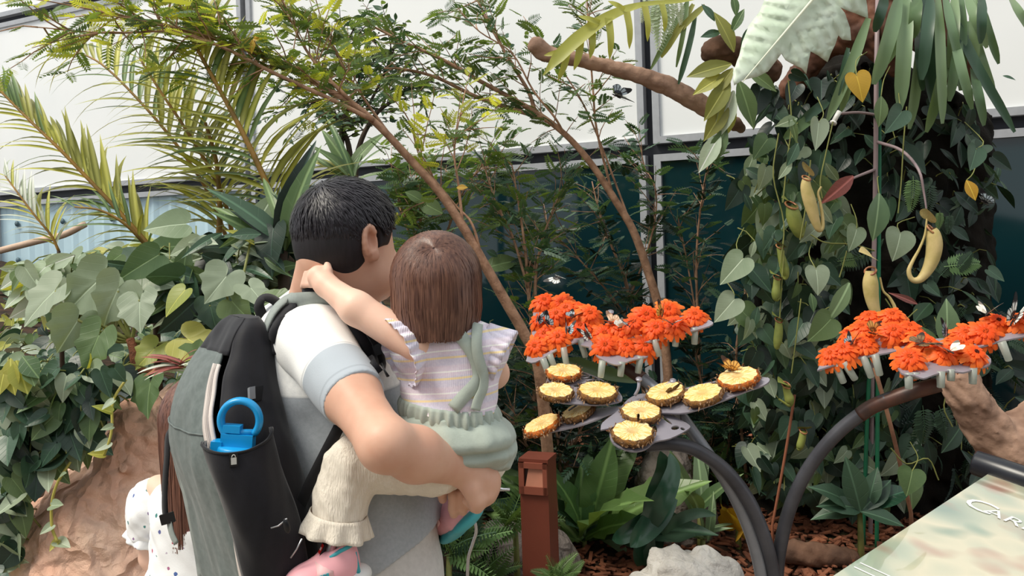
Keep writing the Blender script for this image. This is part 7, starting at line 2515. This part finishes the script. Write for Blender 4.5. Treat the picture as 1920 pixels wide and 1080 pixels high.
def strap_leaf(root, pts, w_, m, up=(0, -1, .15), name='leaf', prof=(.5, .8, 1, 1, 1, .97, .9, .3), fold=.18):
    q = vpath(pts, None, 5)
    ww = [float(np.interp(i / (len(q) - 1), np.linspace(0, 1, len(prof)), prof)) * w_ for i in range(len(q))]
    return put(name, MB().ribbon(q, ww, Vector(up), 0, fold, 2).mesh(name, LF[m]), root)
t = plant('strap_fern', 'mass of long green strap leaves hanging down at the top right of the picture', 'fern', 1720, -10, 3.5)
for i, (x0, y0, x1, y1, w_) in enumerate(((1685, -8, 1637, 158, 22), (1700, -8, 1687, 206, 20), (1719, -8, 1712, 72, 16), (1733, -8, 1746, 192, 20), (1730, 40, 1704, 242, 17), (1757, -8, 1766, 232, 17), (1776, 90, 1736, 248, 17), (1776, 10, 1902, 248, 15),
                                          (1800, -8, 1800, 170, 17), (1815, 40, 1864, 190, 16), (1822, 130, 1844, 236, 17), (1840, -8, 1838, 82, 14), (1790, -8, 1784, 150, 15), (1826, 0, 1826, 130, 14), (1708, -8, 1662, 120, 16), (1745, -8, 1728, 150, 16), (1770, -8, 1798, 120, 14),
                                          (1812, -8, 1850, 90, 13), (1834, 0, 1872, 120, 13), (1660, -8, 1640, 60, 14), (1785, 60, 1822, 205, 14), (1800, 60, 1780, 190, 13), (1756, 60, 1770, 160, 13), (1720, 60, 1730, 170, 14), (1890, -8, 1930, 60, 14))):
    d = 3.35 + .03 * (i % 5)
    xm, ym = (x0 + x1) / 2 + (x1 - x0) * -.08, (y0 + y1) / 2 - 6
    strap_leaf(t, [(x0, y0, d + .10), (xm, ym, d), (x1, y1, d + .02)], w_ * 1.4 / FPX * d, ('strap', 'strap', 'mid', 'dark')[i % 4], (U(-.35, .35), -1, .2))
t = plant('strap_fern', 'two long green straps crossing in front of the dark hollow, left of the grey pipe', 'fern', 1620, 40, 3.5)
for x0, y0, x1, y1, w_, m in ((1628, 34, 1551, 226, 20, 'strap'), (1602, 96, 1576, 210, 15, 'mid'), (1590, 90, 1560, 200, 13, 'dark'), (1530, 215, 1470, 260, 20, 'mid'), (1552, 190, 1500, 230, 18, 'dark')):
    strap_leaf(t, [(x0, y0, 3.5), ((x0 + x1) / 2 + 4, (y0 + y1) / 2 - 4, 3.44), (x1, y1, 3.46)], w_ / FPX * 3.5, m)
t = plant('strap_fern', 'thin dark straps hanging against the white panel, left of the great pale leaf', 'fern', 1300, 0, 3.6)
for x0, y0, x1, y1, w_, m in ((1300, 8, 1240, 108, 13, 'olive'), (1304, 30, 1272, 158, 11, 'dark'), (1290, -5, 1268, 126, 9, 'mid'), (1322, 10, 1262, 70, 12, 'olive'), (1290, 0, 1220, 130, 10, 'mid')):
    strap_leaf(t, [(x0, y0, 3.6), ((x0 + x1) / 2 + 3, (y0 + y1) / 2 - 5, 3.55), (x1, y1, 3.56)], w_ / FPX * 3.6, m)
# lobed yellow-green frond reaching left over the driftwood
t = plant('oakleaf_fern', 'yellow-green frond with long hanging lobes over the bare driftwood branch', 'fern', 1330, -5, 3.4)
strap_leaf(t, [(1345, -14, 3.45), (1280, 2, 3.42), (1215, 8, 3.40), (1165, 22, 3.38), (1124, 44, 3.36), (1082, 76, 3.34), (1048, 108, 3.33), (1018, 142, 3.33)], .060, 'yg', (.1, -.9, .5), 'blade', (.3, .35, .4, .7, .9, 1, .9, .05))
for x0, y0, x1, y1, w_ in ((1140, 34, 1143, 112, 15), (1174, 22, 1180, 92, 14), (1208, 12, 1214, 78, 13), (1240, 8, 1246, 60, 12), (1088, 72, 1076, 132, 15), (1064, 92, 1046, 152, 14), (1110, 56, 1106, 110, 13), (1124, 44, 1084, 30, 12), (1170, 20, 1140, 2, 12), (1056, 96, 1020, 104, 12)):
    strap_leaf(t, [(x0, y0, 3.36), ((x0 + x1) / 2 + 3, (y0 + y1) / 2, 3.34), (x1, y1, 3.35)], w_ / FPX * 3.36, 'yg', (.2, -1, .2), 'lobe', (1, 1, .95, .9, .8, .6, .05))
t = plant('oval_leaved_epiphyte', 'cluster of olive oval leaves on the end of the driftwood, left of the hanging garden', 'plant', 1374, 122, 3.45)
f_ = Foliage(t)
for bx, by, tx, ty, m in ((1376, 98, 1346, 16, 'olive'), (1372, 120, 1288, 138, 'olive'), (1374, 128, 1338, 176, 'olive'), (1368, 150, 1324, 222, 'olive'), (1366, 190, 1322, 262, 'olive'), (1376, 170, 1346, 256, 'pale'), (1384, 150, 1418, 238, 'mid'), (1400, 130, 1460, 168, 'mid'), (1360, 140, 1300, 172, 'yg'),
                          (1352, 60, 1316, 66, 'dark'), (1372, 60, 1396, 14, 'mid'), (1340, 40, 1318, 4, 'dark'), (1390, 90, 1420, 40, 'dark'), (1380, 30, 1376, -14, 'mid'), (1372, 180, 1352, 268, 'yg'), (1350, 250, 1312, 320, 'pale'), (1362, 240, 1330, 310, 'mid')):
    put_leaf(f_, 'oval', m, bx, by, tx, ty, 3.42, up=(U(-.3, .3), -1, .3), tilt=U(.0, .06), wide=.85)

t = plant('fern', 'pale lacy fern tassel hanging before the mullion at the top of the picture', 'fern', 1240, -10, 3.5)
f_ = Foliage(t, 'frond')
for bx, by, tx, ty in ((1244, -12, 1240, 92), (1252, -10, 1262, 60), (1238, -8, 1222, 58), (1216, -10, 1204, 40), (1270, -8, 1280, 44)):
    put_leaf(f_, 'fern', 'pale', bx, by, tx, ty, 3.48, up=(0, -1, .2), wide=.9)
# vines: heart leaves hanging in curtains
HG = (0, -1, .25)
carpet('curtain of heart-leaved vine on the left edge of the hanging garden', 'heart_leaf_vine', [(1380, 270), (1470, 240), (1560, 300), (1590, 420), (1580, 600), (1520, 700), (1430, 720), (1380, 600), (1400, 450)], 290, ['heart', 'heart2', 'heart3', 'oval'], ['dark', 'grey', 'mid', 'dark', 'deep'], .06, .125, 1.0, up=HG, dfix=(3.45, 3.85), fan=.8, cat='vine')
carpet('thick lower curtain of heart leaves behind the dark right arm of the stand', 'heart_leaf_vine', [(1390, 700), (1560, 640), (1700, 700), (1730, 800), (1700, 940), (1540, 960), (1400, 900)], 290, ['heart', 'heart2', 'heart3'], ['dark', 'grey', 'mid', 'dark', 'deep'], .06, .115, 1.0, up=HG, dfix=(3.66, 3.92), fan=.8, cat='vine')
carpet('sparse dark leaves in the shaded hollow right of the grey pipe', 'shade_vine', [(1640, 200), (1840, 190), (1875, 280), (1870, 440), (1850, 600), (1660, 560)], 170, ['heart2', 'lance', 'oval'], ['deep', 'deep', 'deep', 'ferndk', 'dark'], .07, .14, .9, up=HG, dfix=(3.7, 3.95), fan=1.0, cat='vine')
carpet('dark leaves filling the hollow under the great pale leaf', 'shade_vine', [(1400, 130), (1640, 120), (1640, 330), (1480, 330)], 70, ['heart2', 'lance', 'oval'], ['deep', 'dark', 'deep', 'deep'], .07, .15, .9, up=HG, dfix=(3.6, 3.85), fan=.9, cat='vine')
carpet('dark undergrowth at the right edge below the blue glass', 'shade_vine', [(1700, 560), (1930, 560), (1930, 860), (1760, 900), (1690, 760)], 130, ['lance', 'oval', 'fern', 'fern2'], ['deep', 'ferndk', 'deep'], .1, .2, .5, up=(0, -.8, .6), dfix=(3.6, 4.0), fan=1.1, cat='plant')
t = plant('heart_leaf_vine', 'few large leaves set apart along the grey pipe and green stake', 'vine', 1645, 300, 3.2)
f_ = Foliage(t)
st = MB()
for kind, m, bx, by, tx, ty, wd in (('oval', 'strap', 1648, 362, 1645, 452, 1.1), ('heart', 'grey', 1688, 438, 1680, 488, 1.25), ('heart', 'grey', 1606, 430, 1597, 470, 1.0), ('lance', 'strap', 1592, 530, 1556, 610, 1.5), ('oval', 'strap', 1774, 652, 1780, 562, 1.05), ('lance', 'mid', 1766, 652, 1696, 600, 1.4),
                                    ('oval', 'mid', 1652, 180, 1652, 236, 1.0), ('heart2', 'dark', 1690, 210, 1660, 250, 1.0), ('heart2', 'grey', 1535, 230, 1530, 282, .9), ('oval2', 'grey', 1495, 222, 1460, 232, 1.1), ('oval', 'dark', 1496, 268, 1478, 310, .9), ('oval', 'grey', 1484, 300, 1462, 334, .9),
                                    ('heart', 'grey', 1392, 486, 1352, 530, .95), ('heart', 'grey', 1376, 562, 1342, 602, 1.0), ('heart', 'mid', 1710, 884, 1702, 930, 1.2), ('lance', 'red', 1600, 330, 1546, 380, 1.6), ('lance', 'red', 1720, 570, 1676, 548, 1.0), ('heart', 'yel', 1606, 142, 1620, 188, 1.0), ('oval', 'yel', 1812, 338, 1832, 374, 1.3),
                                    ('heart', 'grey', 1530, 505, 1538, 552, 1.1), ('heart', 'mid', 1556, 600, 1520, 640, 1.1), ('lance', 'mid', 1480, 215, 1500, 268, 1.2), ('heart2', 'dark', 1830, 280, 1820, 320, 1.2), ('lance', 'dark', 1880, 142, 1906, 146, 1.2)):
    put_leaf(f_, kind, m, bx, by, tx, ty, 3.28, up=(U(-.25, .25), -1, .2), tilt=.03, wide=wd)
    if kind[0] == 'h' or 'oval' == kind:
        st.tube(vpath([(bx, by, 3.28), (bx + U(-14, 14), by - U(14, 30), 3.34), (bx + U(-30, 30), by - U(30, 60), 3.5)], None, 3), .0022, 4, False)
for pts in ([(1562, 228), (1548, 290), (1538, 340), (1542, 372)], [(1478, 150), (1484, 230), (1476, 300), (1468, 380)], [(1700, 200), (1694, 270), (1690, 340), (1684, 400)], [(1470, 470), (1464, 560), (1460, 640)], [(1520, 440), (1548, 455), (1596, 458), (1640, 470)], [(1502, 560), (1492, 640), (1484, 700)], [(1588, 470), (1580, 500), (1574, 520)],
            [(1460, 250), (1450, 330), (1470, 420), (1462, 500)], [(1520, 300), (1512, 380), (1500, 450)], [(1660, 560), (1690, 600), (1720, 580)], [(1670, 840), (1700, 870), (1740, 860), (1760, 900)], [(1790, 700), (1770, 760), (1786, 800)]):
    st.tube(vpath([p + (3.36,) for p in pts], None, 4), .0028, 5, False)
st.build('stem', STEMG, t, kind='stuff')
t = plant('fern', 'lacy fern fronds hanging in the dark, right of the grey pipe', 'fern', 1730, 340, 3.5)
f_ = Foliage(t, 'frond')
for bx, by, tx, ty, m in ((1712, 330, 1716, 398, 'fern'), (1742, 340, 1746, 410, 'ferndk'), (1700, 320, 1730, 340, 'ferndk'), (1762, 395, 1764, 432, 'fern'), (1780, 400, 1784, 440, 'ferndk'), (1770, 500, 1852, 488, 'fern'), (1760, 520, 1800, 480, 'ferndk'), (1790, 510, 1830, 470, 'ferndk'), (1570, 490, 1630, 480, 'fern'), (1640, 470, 1560, 500, 'ferndk'), (1730, 760, 1742, 840, 'ferndk'), (1760, 760, 1790, 830, 'ferndk')):
    put_leaf(f_, 'fern', m, bx, by, tx, ty, 3.5, up=(0, -1, .3), wide=1.2)

# pitchers: hollow traps with a ribbed rim, a lid and the long stalk that carries them
PIT = mat('tan_pitcher', (206, 184, 128), .5, .12, 16, spec=.4, c2=(176, 160, 96))
PITG = mat('green_pitcher', (142, 148, 74), .5, .15, 16, spec=.4, c2=(112, 124, 60))
RIM = mat('reddish_rim', (136, 70, 48), .4, .2, 60, spec=.5, c2=(190, 140, 90))
INS = mat('pitcher_inside', (96, 74, 46), .7)
def pitcher(label, pts, d, m, lid=None, rimn=(0.2, -.5, .85), group=None):
    """pts: (px, py, radius px) from the mouth to the stalk"""
    t = plant('pitcher', label, 'pitcher plant', pts[0][0], pts[0][1], d)
    q = smooth_path([(p[0], p[1], p[2]) for p in pts], 5)
    P3 = [P(a[0], a[1], d + .0) for a in q]
    rr = [max(.0015, a[2] / FPX * d) for a in q]
    MB().tube(P3, rr, 14, False).build('cup', m, t)
    ax_ = (P3[1] - P3[0]).normalized()
    MB().tube([P3[0] + ax_ * .012, P3[0] + ax_ * .013], rr[0] * .95, 14).build('throat', INS, t)
    n = Vector(rimn).normalized()
    sx_ = Vector((1, .1, 0)) - n * Vector((1, .1, 0)).dot(n)
    sx_.normalize()
    sy_ = n.cross(sx_)
    R0 = rr[0]
    ring_ = [P3[0] + sx_ * (R0 * 1.08 * math.cos(a)) + sy_ * (R0 * 1.35 * math.sin(a)) for a in np.linspace(0, 2 * math.pi, 26)]
    MB().tube(ring_, [R0 * (.20 + .05 * (i % 2)) for i in range(26)], 6, False).build('rim', RIM, t)
    if lid:
        f2 = Foliage(t, 'lid')
        b_, tp = P(lid[0], lid[1], d + .01), P(lid[2], lid[3], d - .03)
        me = MB().add(*SHAPES['heart']()).mesh('lid', m)
        put('lid', me, t, frame_matrix(b_, tp - b_, Vector((0, -.6, .8)), (tp - b_).length, 1.3))
    return t
pitcher('tan pitcher hanging by its stalk, nearest the dark hollow left of the grey pipe', [(1512, 334, 7), (1511, 350, 10), (1516, 370, 12), (1523, 395, 11), (1530, 418, 8), (1536, 430, 6), (1542, 425, 4.2), (1542, 405, 3.2), (1538, 380, 2.6), (1534, 362, 2.2), (1540, 350, 1.8)], 3.25, PIT, (1514, 322, 1512, 300))
pitcher('large tan pitcher curving up at the right, over the blue glass', [(1746, 430, 9), (1750, 440, 13), (1752, 460, 14.5), (1748, 485, 13), (1738, 508, 10), (1724, 524, 7), (1710, 524, 5), (1704, 508, 4), (1712, 488, 3), (1724, 466, 2.4), (1734, 440, 2), (1738, 410, 1.7)], 3.15, PIT, (1738, 410, 1742, 388), (.55, -.5, .65))
pitcher('tan pitcher standing on the right flower plate, beside the green stake', [(1632, 508, 9), (1632, 530, 14), (1634, 555, 13), (1640, 580, 10), (1650, 598, 8), (1664, 604, 6), (1676, 596, 4.4), (1678, 578, 3.4), (1668, 558, 2.6), (1656, 545, 2), (1650, 520, 1.8)], 3.0, PIT, (1634, 480, 1616, 466), (-.5, -.4, .75))
pitcher('slender green pitcher on the vine curtain, upper of three in a column', [(1462, 462, 6), (1464, 476, 6.5), (1468, 492, 8), (1472, 508, 8), (1474, 518, 5), (1470, 522, 2.5), (1462, 505, 1.5)], 3.38, PITG, (1462, 458, 1456, 446))
pitcher('slender green pitcher directly under the upper one of the column', [(1457, 520, 6), (1456, 536, 7), (1455, 550, 8.5), (1456, 560, 6), (1462, 556, 2.5), (1466, 540, 1.5)], 3.36, PITG, (1456, 516, 1448, 508))
pitcher('broad green pitcher left of the hanging tan one', [(1484, 385, 10), (1488, 405, 14), (1494, 425, 13), (1500, 440, 8), (1506, 436, 3), (1512, 415, 1.6)], 3.42, PITG, (1482, 380, 1470, 366))
pitcher('yellow-green pitcher behind the upper leaves of the lower curtain', [(1460, 600, 6), (1460, 620, 8), (1458, 640, 8), (1456, 652, 4), (1462, 650, 2)], 3.36, PITG, (1460, 596, 1452, 586))
pitcher('yellow-green pitcher with an open yellow lid beside the tip of the long wing', [(1474, 722, 7), (1476, 736, 7), (1480, 748, 9), (1480, 758, 6), (1472, 756, 2.5), (1460, 748, 1.8)], 3.34, PITG, (1472, 718, 1462, 712))
pitcher('small green pitcher low in the vines, over the dark arm', [(1506, 808, 6), (1504, 822, 7), (1500, 836, 7), (1498, 842, 4), (1494, 838, 1.8)], 3.34, PITG, (1508, 804, 1514, 796))

# unseen planted wall added behind the camera to darken what the glass mirrors
v, f = [], []
nx, nz = 60, 16
for j in range(nz + 1):
    for i in range(nx + 1):
        x, z = -13 + 26 * i / nx, 4.2 * j / nz
        v.append((x, -5.6 + .5 * math.sin(x * 1.3 + z) + .4 * math.sin(x * 3.1 - z * 2.2) + .1 * z, z * (1 + .12 * math.sin(x * 1.7)) * (.4 if -4 < x < 0 else 1)))  # one stretch lowered so the right-hand pane mirrors sky
for j in range(nz):
    for i in range(nx):
        a = j * (nx + 1) + i
        f.append((a, a + 1, a + nx + 2, a + nx + 1))
o = MB().add(v, f).build('added_hedge', mat('hedge_green', (44, 62, 40), .9, .3, 3, spec=.2, c2=(22, 34, 26), bump=.8, bscale=12))
tag(o, 'unseen planted wall added behind the camera for the glass to mirror', None, None, 'structure')
